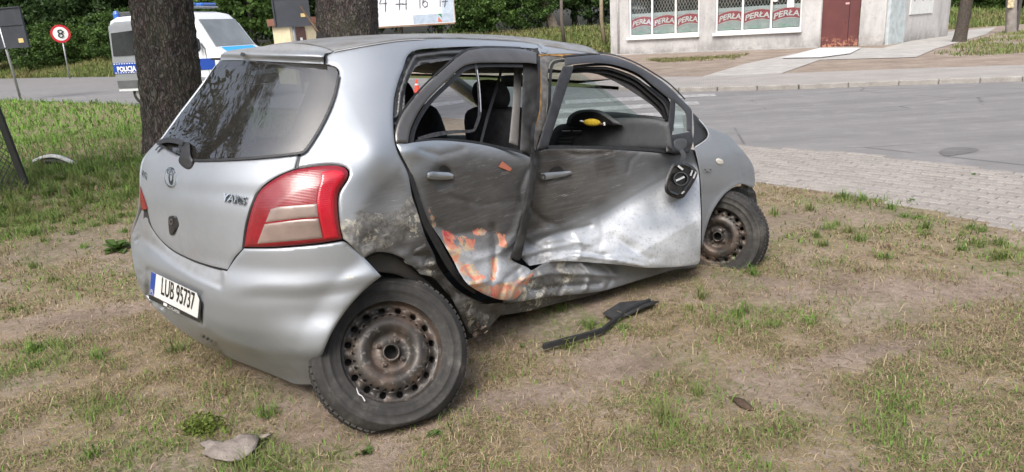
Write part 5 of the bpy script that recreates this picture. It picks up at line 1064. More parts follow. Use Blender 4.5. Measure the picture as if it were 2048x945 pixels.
# bare stems among the trees
bt_ = empty('leaning_dead_tree', tuple(yp(1108, 62, 46)), 'pale leaning dead trunk in front of the dark wood', 'tree'); bt_.location.z = zat((bt_.location.x, 46))
link('trunk', trunk_mesh(np.array(bt_.location), yp(1078, -30, 46.5), .30, .24, 30, 20, .2, .02, 6, .2), simple('weathered_pale_trunk', (.20, .16, .125), .9, 0, .3, 6, .4, 40), bt_, True, True)
for px0, px1, lb in [(1207, 1203, 'thin pale pole-like trunk beside the left end of the shop'), (1124, 1123, 'thin dark sapling stem right of the leaning dead trunk')]:
    e_ = empty('thin_tree', tuple(gp(px0 + 4, 104 if px0 > 1200 else 85, .0 if px0 > 1200 else .9)), lb, 'tree'); b_ = np.array(e_.location)
    MB().tube([b_, yp(px1, 40, b_[1]), yp(px1 - 1, -40, b_[1])], [.12, .10, .09] if px0 > 1200 else [.07, .06, .05], 8).build('trunk', simple('thin_stem_bark', (.22, .18, .12) if px0 > 1200 else (.10, .085, .07), .9), e_, True)
# ------------------------------------------------------------------ shop building
BL = np.array([5.3, 33.7, 0]); BC = np.array([14.74, 28.1, 0]); BS = np.array([19.7, 32.2, 0])
def wall_frame(a, b):
    x = (b - a) / np.linalg.norm(b - a); n = np.array([x[1], -x[0], 0]);
    if n @ (EYE - a) < 0: n = -n
    return a, x, n
class Wall:
    def __init__(s, a, b): s.a, s.x, s.n = wall_frame(a, b); s.L = np.linalg.norm(b - a)
    def pt(s, px, py):
        d = rays(px, py)[0]; t_ = ((s.a - EYE) @ s.n) / (d @ s.n); p = EYE + d * t_ - s.a; return p @ s.x, p[2]
    def P(s, u, d, z): return s.a + s.x * u + s.n * d + np.array([0, 0, z])
    def box(s, mb, u0, u1, z0, z1, d0, d1):
        c = [s.P(u, d, z) for z in (z0, z1) for d in (d0, d1) for u in (u0, u1)]
        return mb.add(c, [(0, 2, 3, 1), (4, 5, 7, 6), (0, 1, 5, 4), (2, 6, 7, 3), (0, 4, 6, 2), (1, 3, 7, 5)])
    def bx(s, name, mat, parent, *a): o = s.box(MB(), *a).build(name, mat, parent); fix_normals(o); return o
FWL = Wall(BL, BC); SWL = Wall(BC, BS)
shop = empty('shop_building', tuple(BL), 'grey rendered shop with barred windows and brown steel door', 'building')
t = NT('stained_grey_render'); mp = t.map((1, 1, .35)); n1 = t.noise(1.1, 8, .68, mp); n2_ = t.noise(9, 8, .7); 
c = t.ramp(n1, [(.35, (.30, .29, .285)), (.5, (.42, .41, .405)), (.65, (.50, .49, .48))]); c = t.mix(t.math('MULTIPLY', t.ramp(n2_, [(.55, 0.), (.68, .6)]), 1.), c, (.25, .24, .23))
sx = t.n('ShaderNodeSeparateXYZ'); t.l(t.co(), sx.inputs[0]); low = t.math('MULTIPLY', t.ramp(sx.outputs[2], [(0., 1.), (.55, 0.)]), t.ramp(t.noise(3, 7, .7), [(.35, .2), (.6, .9)])); c = t.mix(low, c, (.17, .16, .145))
t.set('Base Color', c); t.set('Roughness', .92); t.bump(n2_, .4, .01); RENDER = t.m
(w1a, s1), (w1b, _) = FWL.pt(1258, 75), FWL.pt(1398, 70); (w2a, s2), (w2b, _) = FWL.pt(1430, 67), FWL.pt(1602, 58); (da, _), (db, _) = FWL.pt(1638, 97), FWL.pt(1716, 97)
SZ = max(.5, (s1 + s2) / 2); TOPZ = 2.55; WH = 4.2; mb = MB()
for a, b in ((0, w1a), (w1b, w2a), (w2b, da), (db, FWL.L)): FWL.box(mb, a, b, -.1, WH, -.3, 0)
for a, b in ((w1a, w1b), (w2a, w2b)): FWL.box(mb, a, b, -.1, SZ, -.3, 0); FWL.box(mb, a, b, TOPZ, WH, -.3, 0)
FWL.box(mb, da, db, 2.35, WH, -.3, 0); wo_ = mb.build('front_wall', RENDER, shop); fix_normals(wo_)
FWL.bx('plinth_band', simple('plinth_render', (.33, .32, .31), .95, 0, .2, 4, .3), shop, .02, da - .02, -.08, .06, .004, .35)
mb = MB(); SWL.box(mb, 0, SWL.L, -.1, WH, -.3, 0); wo_ = mb.build('side_wall', RENDER, shop); fix_normals(wo_)
roofp = [BL, BC, BS, BS + np.array([-9, 8, 0]), BL + np.array([3, 6, 0])]; MB().prism([(p[0], p[1]) for p in roofp], WH + .003, WH + .25).build('flat_roof', simple('roof_felt', (.08, .08, .08), .9), shop)
mb = MB(); Wb = Wall(BL, BL + np.array([3, 6, 0])); Wb.box(mb, .01, 6.5, -.1, WH, -.25, -.003); bw_ = mb.build('end_wall', RENDER, shop); fix_normals(bw_)
WFRAME = simple('white_window_frame', (.66, .66, .65), .5, 0, .08, 8); PANE = glass_mat('shop_window_glass', (.85, .88, .88), .06, 1., .06, .6)
GRILLE = simple('pale_grey_grille', (.50, .50, .50), .5, .3); STK = simple('grey_green_print', (.42, .45, .44), .5, 0, .1, 5); STRED = simple('dark_red_print', (.44, .075, .10), .5, 0, .12, 5); STPALE = simple('pale_poster_paper', (.52, .55, .55), .6, 0, .06, 4)
DARKROOM = simple('dark_shop_interior', (.012, .012, .013), .9)
mb = MB(); FWL.box(mb, w1a - .1, w2b + .1, 0, 3, -1.2, -1.1); rm_ = mb.build('dark_interior', DARKROOM, shop); fix_normals(rm_)
def shop_window(a, b, mull, zs):
    wn = empty('window', tuple(FWL.P(a, 0, SZ) - np.array(shop.location))); wn.parent = shop
    fr = MB(); FWL.box(fr, a + .003, a + .075, zs, TOPZ - .003, -.16, -.08); FWL.box(fr, b - .075, b - .003, zs, TOPZ - .003, -.16, -.08); FWL.box(fr, a + .075, b - .075, zs, zs + .08, -.16, -.08); FWL.box(fr, a + .075, b - .075, TOPZ - .08, TOPZ - .003, -.16, -.08)
    for m in mull: FWL.box(fr, m - .04, m + .04, zs + .08, TOPZ - .08, -.157, -.083)
    f_ = fr.build('window_frame', WFRAME, wn); fix_normals(f_)
    FWL.bx('window_sill', WFRAME, wn, a - .08, b + .03, zs - .12, zs - .002, -.01, .14)
    ed = [a + .075] + mull + [b - .075]
    for i in range(len(ed) - 1):
        p, q = ed[i] + (.04 if i else 0), ed[i + 1] - (.04 if i < len(ed) - 2 else 0); W_ = q - p
        FWL.bx('pane', PANE, wn, p, q, zs + .08, TOPZ - .08, -.128, -.122)
        FWL.bx('poster', STK, wn, p + .02, q - .02, zs + .10, zs + .10 + .74, -.138, -.132)
        FWL.bx('poster_border', STPALE, wn, p + .015, q - .015, zs + .845, zs + 1.0, -.140, -.134)
        # arched red band with white lettering, printed on the poster
        x0, x1 = p + .02, q - .02; zc = zs + .12
        def arc(u): return zc + .20 + .22 * math.sin(math.pi * (.12 + .62 * u)) + .10 * (1 - u) * 0
        def bandm(lo, hi, d, nm, mat):
            n = 14; v = []; 
            for k in range(n + 1): u = k / n; v += [FWL.P(x0 + (x1 - x0) * u, d, arc(u) + lo), FWL.P(x0 + (x1 - x0) * u, d, arc(u) + hi)]
            o = MB().add(v, [(2 * k, 2 * k + 2, 2 * k + 3, 2 * k + 1) for k in range(n)]).build(nm, mat, wn); return o
        bandm(-.08, .36, -.1312, 'poster_arch_edge', simple('pale_pink_print', (.62, .50, .50), .5)); bandm(-.05, .32, -.1306, 'poster_arch', STRED)
        me = text_mesh('PERŁA', .30, 0, .12, 'CENTER', .008); xs = [v.co.x for v in me.vertices]; k_ = (x1 - x0) * .96 / (max(xs) - min(xs))
        for v in me.vertices:
            X = v.co.x * k_; u = .5 + X / (x1 - x0); v.co = Vector(FWL.P((x0 + x1) / 2 + X, -.1300, arc(u) + .02 + v.co.y * 1.0))
        link('poster_lettering', me, WHITE, wn, world=True)
        o = MB(); hw = W_ * .28; n = 10; v = [FWL.P((x0 + x1) / 2 - .06, -.1304, zs + .11)]
        for k in range(n + 1): an = math.pi * k / n; v.append(FWL.P((x0 + x1) / 2 - .06 + hw * math.cos(an), -.1304, zs + .11 + .13 * math.sin(an)))
        o.add(v, [(0, k + 1, k + 2) for k in range(n)]).build('poster_emblem', simple('pale_green_print', (.34, .45, .40), .5), wn)
    g = MB(); z0, z1 = zs + 1.0, TOPZ - .08; st = .135
    u0, u1 = a + .08, b - .08; hgt = z1 - z0; k = u0 - hgt * .5
    while k < u1 + hgt * .5:
        for sgn in (1, -1):
            pts_ = []
            for zz in np.linspace(z0, z1, 8):
                uu = k + sgn * (zz - z0) * .5
                if u0 <= uu <= u1: pts_.append(FWL.P(uu, -.19 + .004 * sgn, zz))
            if len(pts_) > 1: g.tube([pts_[0], pts_[-1]], .008, 4, False)
        k += st
    g.build('diamond_grille', GRILLE, wn)
    return wn
mu = lambda *px: [FWL.pt(p, 40)[0] for p in px]
shop_window(w1a, w1b, mu(1303, 1350), SZ); W2 = shop_window(w2a, w2b, mu(1484, 1541), SZ)
a_, z_ = FWL.pt(1545, 18); FWL.bx('notice', WHITE, W2, a_, a_ + .16, SZ + 1.12, SZ + 1.32, -.12, -.117)
a_, z_ = FWL.pt(1573, 20); FWL.bx('notice', WHITE, W2, a_, a_ + .26, SZ + .86, SZ + 1.24, -.12, -.117); a_, z_ = FWL.pt(1590, 5); FWL.bx('red_notice', simple('red_paper', (.5, .08, .05), .6), W2, a_, a_ + .15, SZ + 1.2, SZ + 1.4, -.12, -.117)
# steel door
t = NT('rusty_brown_steel'); sx = t.n('ShaderNodeSeparateXYZ'); t.l(t.co(), sx.inputs[0])
rm = t.math('MULTIPLY', t.ramp(t.noise(7, 8, .7), [(.50, 0.), (.53, 1.)]), t.ramp(sx.outputs[2], [(.05, 1.), (.45, 0.)])); c = t.mix(rm, t.ramp(t.noise(2, 5), [(.3, (.085, .022, .022)), (.7, (.115, .032, .03))]), t.ramp(t.noise(20, 5), [(.4, (.35, .12, .06)), (.6, (.42, .24, .15))])); t.set('Base Color', c); t.set('Roughness', .5); t.bump(rm, .3, .005); RUSTDOOR = t.m
dr = empty('steel_door', tuple(FWL.P(da, 0, .02) - np.array(shop.location))); dr.parent = shop; dm = FWL.pt(1696, 60)[0]
FWL.bx('door_leaf', RUSTDOOR, dr, da + .03, dm - .008, .03, 2.3, -.17, -.11); FWL.bx('door_leaf', RUSTDOOR, dr, dm + .008, db - .03, .05, 2.3, -.17, -.115); FWL.bx('door_seam', simple('dark_seam', (.03, .01, .01), .7), dr, dm - .02, dm + .008, .05, 2.3, -.12, -.106)
FWL.bx('door_handle', RUSTDOOR, dr, dm - .14, dm - .07, .95, 1.25, -.108, -.08); FWL.bx('door_label', simple('pale_red_label', (.55, .3, .28), .5), dr, dm - .16, dm - .02, 1.62, 1.69, -.109, -.105); FWL.bx('door_frame', simple('door_jamb', (.36, .35, .34), .9), dr, da + .002, da + .03, 0, 2.34, -.25, -.05)
FWL.bx('door_threshold', simple('dark_threshold', (.03, .03, .03), .8), dr, da + .03, db - .03, -.02, .028, -.25, -.06)
# corner column, board and stains on the side wall
BLUEGREY = simple('pale_blue_peeling_paint', (.43, .48, .49), .8, 0, .15, 4, .3, 30)
SWL.bx('corner_column', BLUEGREY, shop, .12, 1.55, -.05, WH - .01, .003, .12)
(sa, sz_), (sb, _) = SWL.pt(1818, 30), SWL.pt(1863, 26); bd = empty('white_board', tuple(SWL.P(sa, 0, sz_) - np.array(shop.location))); bd.parent = shop
SWL.bx('board_panel', simple('white_board_paint', (.62, .63, .62), .6, 0, .06, 4), bd, sa, sb, sz_, sz_ + 1.6, .003, .05)
for i in range(3): SWL.bx('bolt', DARKMETAL, bd, sa + (sb - sa) * (.12 + .36 * i), sa + (sb - sa) * (.12 + .36 * i) + .05, sz_ + .5, sz_ + .62, .05, .06)
MB().tube([FWL.P(.15, .06, 0), FWL.P(.15, .06, WH)], .045, 10).build('drain_pipe', simple('grey_pipe', (.4, .39, .38), .7), shop, True)
# ------------------------------------------------------------------ police van
vh = np.array([.943, -.333, 0]); vl = np.array([.333, .943, 0]); VO = np.array([-11.35, 21.5, -.03]); van = empty('police_van', tuple(VO), 'white and blue police van half hidden by the dark spruce trunk', 'van')
def VP(x, y, z): return VO + vh * (x * .8) + vl * (y * .95) + np.array([0, 0, z])
prof = [(0.03, .42), (0, .9), (.02, 1.35), (.06, 2.2), (.18, 2.42), (.45, 2.5), (3.2, 2.52), (3.75, 2.42), (4.1, 2.15), (4.62, 1.52), (5.05, 1.32), (5.3, 1.1), (5.36, .75), (5.3, .40)]
VSILVER = simple('silver_van_paint', (.34, .36, .385), .35, .55, .05, 3); VWHITE = simple('white_van_paint', (.58, .60, .63), .35, 0, .04, 3); VBLUE = simple('sky_blue_van_paint', (.03, .33, .68), .35, 0, .04, 3); VNAVY = simple('navy_blue_band', (.012, .055, .30), .35, 0, .05, 3); VGLASS = simple('dark_tinted_glass', (.012, .013, .015), .08, 0, .1, 3); VSCREEN = simple('pale_windscreen', (.20, .22, .23), .1, 0, .2, 1.2)
W_ = 1.95; ycs = [0, .012, .05, .16]; v = []; f = []; tum = lambda z: .10 * max(0, (z - 1.3) / 1.2) ** 1.5
n = len(prof); cols = []
for ys, ins in ((0, .10), (.02, .05), (.09, .012), (.22, 0), (W_ / 2, -.0), (W_ - .22, 0), (W_ - .09, .012), (W_ - .02, .05), (W_, .10)):
    row = []
    for x, z in prof:
        cx, cz = 2.6, 1.35; k = 1 - ins * .35 if ins > 0 else 1; X = cx + (x - cx) * (1 - ins * .25); Z = cz + (z - cz) * (1 - ins * .6) if z > cz else z
        Yv = ys + (tum(z) if ys < W_ / 2 else -tum(z)) * (1 if abs(ys - W_ / 2) > .3 else 0); row.append(len(v)); v.append(VP(X, Yv, Z))
    cols.append(row)
for a, b in zip(cols[:-1], cols[1:]):
    for i in range(n - 1): f.append((a[i], a[i + 1], b[i + 1], b[i]))
f.append(tuple(cols[0])); f.append(tuple(cols[-1][::-1])); bo = MB().add(v, f).build('van_body', VWHITE, van, True); fix_normals(bo)
def vside(name, pts, mat, parent, out=.012, yfun=None):
    P_ = []
    for d in (out, out - .02): P_ += [VP(x, tum(z) - d + .002, z) for x, z in pts]
    m = len(pts); o = MB().add(P_, [tuple(range(m)), tuple(range(2 * m - 1, m - 1, -1))] + [(i, (i + 1) % m, m + (i + 1) % m, m + i) for i in range(m)]).build(name, mat, parent); fix_normals(o); return o
vside('silver_side_panel', [(.06, .62), (.06, 1.25), (.1, 2.25), (.4, 2.36), (3.2, 2.36), (4.3, 1.5), (4.3, .62)], VSILVER, van, .006)
vside('rear_side_window', [(.16, 1.42), (.2, 2.06), (1.25, 2.1), (1.25, 1.42)], VGLASS, van, .02); vside('side_window', [(1.4, 1.42), (1.4, 2.1), (2.6, 2.1), (2.6, 1.42)], VGLASS, van, .02); vside('front_side_window', [(2.95, 1.42), (2.95, 2.08), (3.5, 2.06), (4.1, 1.5), (4.0, 1.42)], VGLASS, van, .02)
vside('lower_cladding', [(.1, .50), (.1, .72), (3.0, .72), (3.0, .50)], simple('grey_cladding', (.09, .095, .10), .6), van, .02)
bandp = vside('navy_band', [(.05, .92), (.05, 1.22), (4.6, 1.22), (4.6, .92)], VNAVY, van, .02)
for k in range(36):
    for zz in (.935, 1.185): vside('band_check', [(.1 + k * .12, zz), (.1 + k * .12, zz + .022), (.16 + k * .12, zz + .022), (.16 + k * .12, zz)], WHITE, bandp, .024) if k < 12 else None
Mv = Matrix([[vh[i], 0, -vl[i], VP(.66, -.026 + tum(1.0), .985)[i]] for i in range(3)] + [[0, 0, 0, 1]]); Mv[0][1] = 0; Mv[1][1] = 0; Mv[2][1] = 1
add_text('police_lettering', 'POLICJA', Mv, .19, WHITE, bandp, .004, 0, 'CENTER', .006)
def vfront(name, y0, y1, a, b, mat, out=.012):
    nrm = np.array([-(b[1] - a[1]), 0, b[0] - a[0]]); nrm = np.array([a[1] - b[1], 0, b[0] - a[0]]); nrm /= np.linalg.norm(nrm)
    if nrm[0] < 0: nrm = -nrm
    c_ = [VP(x + nrm[0] * d, y, z + nrm[2] * d) for d in (out, out - .03) for (x, z), y in ((a, y0), (a, y1), (b, y1 - .08), (b, y0 + .08))]
    o = MB().add(c_, [(0, 1, 2, 3), (7, 6, 5, 4)] + [(i, (i + 1) % 4, 4 + (i + 1) % 4, 4 + i) for i in range(4)]).build(name, mat, van); fix_normals(o); return o
vfront('windscreen', .12, W_ - .12, (4.62, 1.52), (4.02, 2.26), VSCREEN); vfront('blue_bonnet', .2, W_ - .2, (5.25, 1.18), (4.70, 1.49), VBLUE)
vfront('front_grille', .3, W_ - .3, (5.35, .8), (5.31, 1.06), BLACKTRIM)
for y in (.25, W_ - .25): MB().box(tuple(VP(5.25, y, .98)), (.25, .36, .24), math.atan2(vh[1], vh[0]), .05).build('headlamp', CLEARLENS, van)
MB().box(tuple(VP(5.28, W_ / 2, .55)), (.25, W_ - .06, .25), math.atan2(vh[1], vh[0]), .05).build('front_bumper', GREYPLASTIC, van)
BLUELIGHT = lens_mat('blue_beacon_lens', (.05, .16, .55), .15)
lb_ = MB().box(tuple(VP(3.2, W_ / 2, 2.63)), (.3, 1.5, .05), math.atan2(vh[1], vh[0]), .015).build('light_bar', simple('grey_bar', (.3, .31, .33), .5), van)
for y in (.55, 1.4): MB().box(tuple(VP(3.2, y, 2.70)), (.26, .6, .10), math.atan2(vh[1], vh[0]), .03).build('beacon', BLUELIGHT, lb_)
for y in (.3,): MB().lathe([(.0, .22), (.06, .2), (.09, .12), (.09, 0)], Matrix.Translation(Vector(VP(.3, y, 2.46))), 12).build('rear_beacon', BLUELIGHT, van)
MB().box(tuple(VP(.6, .5, 2.56)), (.5, .35, .14), math.atan2(vh[1], vh[0]), .03).build('roof_box', GREYPLASTIC, van)
MB().box(tuple(VP(4.15, -.16, 1.62)), (.1, .2, .3), math.atan2(vh[1], vh[0]), .04).build('wing_mirror', BLACKTRIM, van)
for x in (1.0, 4.3):
    for y, sg in ((.10, -1), (W_ - .10, 1)):
        Mw_ = frame(Vector(VP(x, y, .33)), (0, 0, 1), Vector(vl) * sg); wn_ = MB().lathe([(0, .0), (.2, .0), (.22, .02), (.31, .02), (.33, -.01), (.33, -.18)], Mw_, 28).build('wheel', TYRE, van, True)
        MB().lathe([(0, .022), (.2, .024), (.205, .0)], Mw_, 20).build('hub_cap', simple('grey_hubcap', (.35, .36, .37), .4, .5), wn_)
rs = yp(476, 66, 26.5); r0 = empty('red_white_board', (rs[0], rs[1], 0), 'small red board on a post right of the police van roof', 'sign'); MB().box(tuple(rs), (.38, .04, .30), 0).build('board', simple('red_board', (.55, .04, .05), .5), r0); MB().tube([(rs[0] + .12, rs[1] + .03, 0), (rs[0] + .12, rs[1] + .03, rs[2])], .03).build('post', simple('grey_galv', (.4, .41, .42), .5, .4), r0)
o = add_text('lettering', '112', frame(rs + np.array([0, -.024, -.08]), (1, 0, 0), (0, -1, 0)), .2, WHITE, r0)
# ------------------------------------------------------------------ signs
GALV = simple('galvanised_steel', (.36, .37, .38), .45, .6, .1, 8)
Y8 = 50.; c8 = yp(121, 68, Y8); b8 = yp(138, 150, Y8); s8 = empty('weight_limit_sign', tuple(b8), 'round red and white sign with a black 8 beside the left road', 'sign'); R8 = .58
to = EYE - c8; to[2] = 0; Mf = frame(Vector(c8), Vector((-to[1], to[0], 0)) , Vector(to)); tilt8 = .0
dsc = MB().lathe([(0, .01), (R8, .01), (R8, -.02), (0, -.02)], Mf, 40).build('disc', simple('red_sign_face', (.50, .015, .03), .4), s8); MB().lathe([(0, .014), (R8 * .76, .014)], Mf, 40).build('white_field', WHITE, dsc)
def on_face(c, zoff): 
    n = to / np.linalg.norm(to); x = np.array([-n[1], n[0], 0]); return Matrix([[x[i], (0, 0, 1)[i], n[i], (c + n * zoff)[i]] for i in range(3)] + [[0, 0, 0, 1]])
add_text('numeral', '8', on_face(c8 + np.array([0, 0, -.26]), .05), .78, BLACK, dsc, .004); add_text('unit', 't', on_face(c8 + np.array([.24, 0, .0]), .06), .34, BLACK, dsc, .003)
MB().tube([b8 - np.array([0, 0, .3]), c8 + np.array([0, .08, .1])], .05, 8).build('post', GALV, s8, True)
def sign_back(name, label, base, top, ctr, wx, wz, rot, mat, stick):
    r = empty(name, tuple(base), label, 'sign'); MB().tube([base - np.array([0, 0, .1]), top], .045, 10).build('post', GALV, r, True)
    ax = (top - base) / np.linalg.norm(top - base); x = np.array([math.cos(rot), math.sin(rot), 0]); z = ax - x * (ax @ x); z /= np.linalg.norm(z); y = np.cross(z, x); R3 = Matrix([[x[i], y[i], z[i]] for i in range(3)])
    ctr = np.array(ctr); pl = MB().box(tuple(ctr), (wx, .03, wz), 0, 0, R3).build('board', mat, r); fm = MB()
    for s_ in (-1, 1): fm.box(tuple(ctr + z * s_ * (wz / 2 - .02) - y * .03), (wx, .05, .04), 0, 0, R3); fm.box(tuple(ctr + x * s_ * (wx / 2 - .02) - y * .031), (.04, .05, wz - .1), 0, 0, R3)
    fm.box(tuple(ctr + z * .1 - y * .03), (wx - .1, .03, .05), 0, 0, R3); fm.build('back_rail', mat, r)
    if stick: MB().box(tuple(ctr + x * stick[0] + z * stick[1] - y * .022), (stick[2], .008, stick[3]), 0, 0, R3).build('sticker', simple('yellowish_sticker', (.55, .42, .18), .5), pl)
    return r
SB = simple('dark_grey_sign_back', (.045, .05, .062), .5, .2, .12, 3)
bL = gp(42, 200); tL = yp(-12, 14, bL[1]); sign_back('road_sign', 'dark back of a big road sign on a leaning pole at the left edge', bL, tL, yp(12, 57, bL[1] - .12), 1.95, 1.42, -.35, SB, (.62, -.46, .25, .15))
Yb = 22.; bB = yp(592, 118, Yb); bB[2] = 0; bB = np.array([bB[0] + .1, Yb, 0]); tB = yp(573, -25, Yb); sign_back('road_sign', 'dark back of a road sign above the car roof left of the grey trunk', bB, tB, yp(580, 2, Yb - .12), 1.05, 1.45, .05, SB, (.32, -.42, .13, .10))
# billboard
Yq = 34.; bb0 = yp(700, 58, Yq); bb1 = yp(909, 46, Yq + .6); bbx = (bb1 - bb0); bbx[2] = 0; Lb = np.linalg.norm(bbx); BBW = Wall(np.array([bb0[0], bb0[1], 0]), np.array([bb1[0], bb1[1], 0])); zb0 = yp(757, 54, Yq)[2]
bill = empty('billboard', (bb0[0], bb0[1], 0), 'white billboard with handwritten numbers behind the car roof', 'billboard'); BBW.bx('panel', simple('white_billboard_sheet', (.66, .68, .72), .6, 0, .06, 1.5), bill, 0, Lb, zb0, zb0 + 2.6, 0, .06)
u_, z_ = BBW.pt(826, 35); BBW.bx('blue_grey_field', simple('blue_grey_print', (.36, .43, .52), .6), bill, u_, Lb - .02, zb0 + .03, zb0 + .42, .06, .066); u2_, _ = BBW.pt(884, 20); BBW.bx('blue_grey_field', simple('blue_grey_print_side', (.40, .47, .56), .6), bill, u2_, Lb - .02, zb0 + .42, zb0 + 2.55, .06, .066)
u3_, _ = BBW.pt(876, 40); o = MB().add([BBW.P(u3_, .07, zb0 + .42), BBW.P(u3_ + .18, .07, zb0 + .42), BBW.P(u3_ + .2, .07, zb0 + .22)], [(0, 1, 2)]).build('green_mark', simple('green_print', (.04, .22, .10), .5), bill); MB().add([BBW.P(u3_, .07, zb0 + .06), BBW.P(u3_ + .2, .07, zb0 + .06), BBW.P(u3_ + .02, .07, zb0 + .28)], [(0, 1, 2)]).build('red_mark', simple('orange_red_print', (.5, .12, .05), .5), bill)
BBW.bx('bottom_rail', simple('rusty_rail', (.22, .14, .09), .7), bill, 0, Lb, zb0 - .07, zb0 - .003, -.02, .07); BBW.bx('edge_strip', simple('flaking_edge', (.4, .34, .32), .7), bill, Lb + .003, Lb + .05, zb0, zb0 + 2.6, -.02, .07)
for uu in (.6, Lb - 1.1): MB().tube([BBW.P(uu, -.08, -.05), BBW.P(uu, -.08, zb0 + 2.4)], .07, 8).build('post', SB, bill, True)
penm = simple('grey_pen', (.10, .10, .12), .6)
def pen(strokes, nm='handwritten_digit'):
    m_ = MB()
    for s_ in strokes: 
        pts_ = [BBW.P(*(lambda q: (q[0], .068, q[1]))(BBW.pt(*p))) for p in s_]; m_.tube(pts_, .022, 5)
    m_.build(nm, penm, bill)
pen([[(749, -6), (753, 2), (755, 10), (753, 17), (748, 20)]]); pen([[(766, -10), (759, 8), (774, 7)], [(771, -8), (771, 24)]]); pen([[(788, -12), (799, -13), (799, 21)], [(791, 9), (806, 8)]]); pen([[(801, -12), (812, -13), (812, 20)], [(805, 9), (814, 8)]])
pen([[(835, -8), (839, -12), (840, 17)]]); pen([[(853, -14), (846, 0), (845, 10), (849, 15), (854, 13), (855, 6), (850, 2), (846, 6)]]); pen([[(876, -8), (880, -12), (880, 14)]]); pen([[(883, -12), (893, -12), (889, 15)], [(883, 4), (895, 3)]])
# cream kiosk
Yk = 27.; ka = yp(583, 88, Yk); kbx = yp(660, 80, Yk + 1.2); KW = Wall(np.array([ka[0], ka[1], 0]), np.array([kbx[0], kbx[1], 0])); kz = yp(620, 36, Yk)[2]; kio = empty('cream_kiosk', (ka[0], ka[1], 0), 'small cream building with brown roof edge left of the grey trunk', 'building')
CREAM = simple('cream_render', (.62, .54, .36), .85, 0, .1, 2); o = MB(); KW.box(o, 0, 2.6, -.05, kz - .2, -1.2, 0); o = o.build('wall', CREAM, kio); fix_normals(o); KW.bx('roof_edge', simple('brown_fascia', (.20, .09, .06), .7), kio, -.15, 2.75, kz - .197, kz + .05, -1.25, .12)
dk_ = KW.bx('door', simple('brown_door', (.10, .05, .04), .6), kio, .2, .62, 0, kz - .28, .003, .04); KW.bx('notice', WHITE, dk_, .36, .46, 1.35, 1.62, .045, .05); KW.bx('blue_notice', BLUE, dk_, .32, .58, 1.05, 1.22, .045, .05)
# shovel against the trunk
p0, p1, p2 = yp(600, 12, 11.), yp(634, 62, 10.85), yp(652, 86, 10.8); sh = empty('broom', (p2[0], p2[1], 0), 'dark-headed broom leaning upside beside the grey trunk', 'tool'); sh['label'] = 'thin dark pole with a black foot seen above the roof beside the grey trunk'; sh['category'] = 'pole'; sh.name = 'leaning_pole'
MB().tube([p0, p1, p2], [.012, .022, .02], 6).build('handle', simple('brown_wood_handle', (.14, .09, .06), .7), sh, True); MB().add([yp(632, 62, 10.7), yp(642, 66, 10.7), yp(656, 80, 10.7), yp(648, 90, 10.7), yp(634, 90, 10.7)] + [yp(632, 62, 10.78), yp(642, 66, 10.78), yp(656, 80, 10.78), yp(648, 90, 10.78), yp(634, 90, 10.78)], [(0, 1, 2, 3, 4), (9, 8, 7, 6, 5), (0, 5, 6, 1), (1, 6, 7, 2), (2, 7, 8, 3), (3, 8, 9, 4), (4, 9, 5, 0)]).build('foot', BLACKTRIM, sh)
# poles at the right
WOOD = bark_mat('weathered_pole_wood', (.05, .04, .032), (.12, .10, .085), (.20, .175, .15), 2.)
pb_ = gp(1919, 86); pt_ = yp(1944, -60, pb_[1]); e_ = empty('wooden_pole', tuple(pb_), 'leaning weathered wooden pole in the grass right of the shop', 'pole'); link('shaft', trunk_mesh(pb_ - np.array([0, 0, .1]), pt_, .19, .17, 60, 28, .35, .03, 5, .12), WOOD, e_, True, True)
pb_ = gp(2022, 68); pt_ = yp(2025, -60, pb_[1]); e_ = empty('wooden_pole', tuple(pb_), 'upright grey pole with torn yellow notice at the right edge', 'pole'); link('shaft', trunk_mesh(pb_ - np.array([0, 0, .1]), pt_, .2, .19, 60, 28, .05, .012, 9, .12), simple('grey_pole', (.23, .21, .19), .85, 0, .2, 4, .3, 30), e_, True, True)
nz = yp(2022, 6, pb_[1] - .23); MB().box(tuple(nz), (.26, .03, .42), 0, .008).build('torn_notice', simple('torn_yellow_paper', (.50, .42, .26), .8, 0, .3, 14), e_); MB().box((pb_[0] + .22, pb_[1] + .05, 1.4), (.13, .16, 2.8), 0, .01).build('dark_brace', simple('dark_brace_wood', (.06, .055, .05), .8), e_)
# ------------------------------------------------------------------ chain-link fence at the left edge
fb = gp(56, 382); ft = yp(-8, 215, fb[1] - .05); fen_ = empty('chain_link_fence', tuple(fb), 'sagging chain-link fence with leaning dark post at the left edge', 'fence'); ax = (ft - fb); ax /= np.linalg.norm(ax); side_ = np.array([-.97, -.22, 0]); PD = simple('dark_post_paint', (.028, .030, .028), .6, .2)
R3 = Matrix([[side_[i], np.cross(ax, side_)[i], ax[i]] for i in range(3)]); Lf = np.linalg.norm(ft - fb); MB().box(tuple((fb + ft) / 2), (.07, .06, Lf + .1), 0, .006, R3).build('post', PD, fen_)
wm_ = MB(); st = .062
for k in range(-30, 34):
    for sg in (1, -1):
        pts_ = []
        for j in range(0, int(1.2 / st) * 2):
            z_ = j * st / 2; u = k * st + sg * z_ * .8
            if .03 < u < 1.6: sagz = .02 * math.sin(u * 5 + z_ * 4); pts_.append(fb + side_ * u + ax * (z_ + .03) + np.array([0, -.03 + sagz + .004 * sg, 0]))
        if len(pts_) > 1: wm_.tube(pts_, .0045, 4, False)
wm_.build('wire_mesh', simple('dull_wire', (.07, .072, .07), .5, .5), fen_)
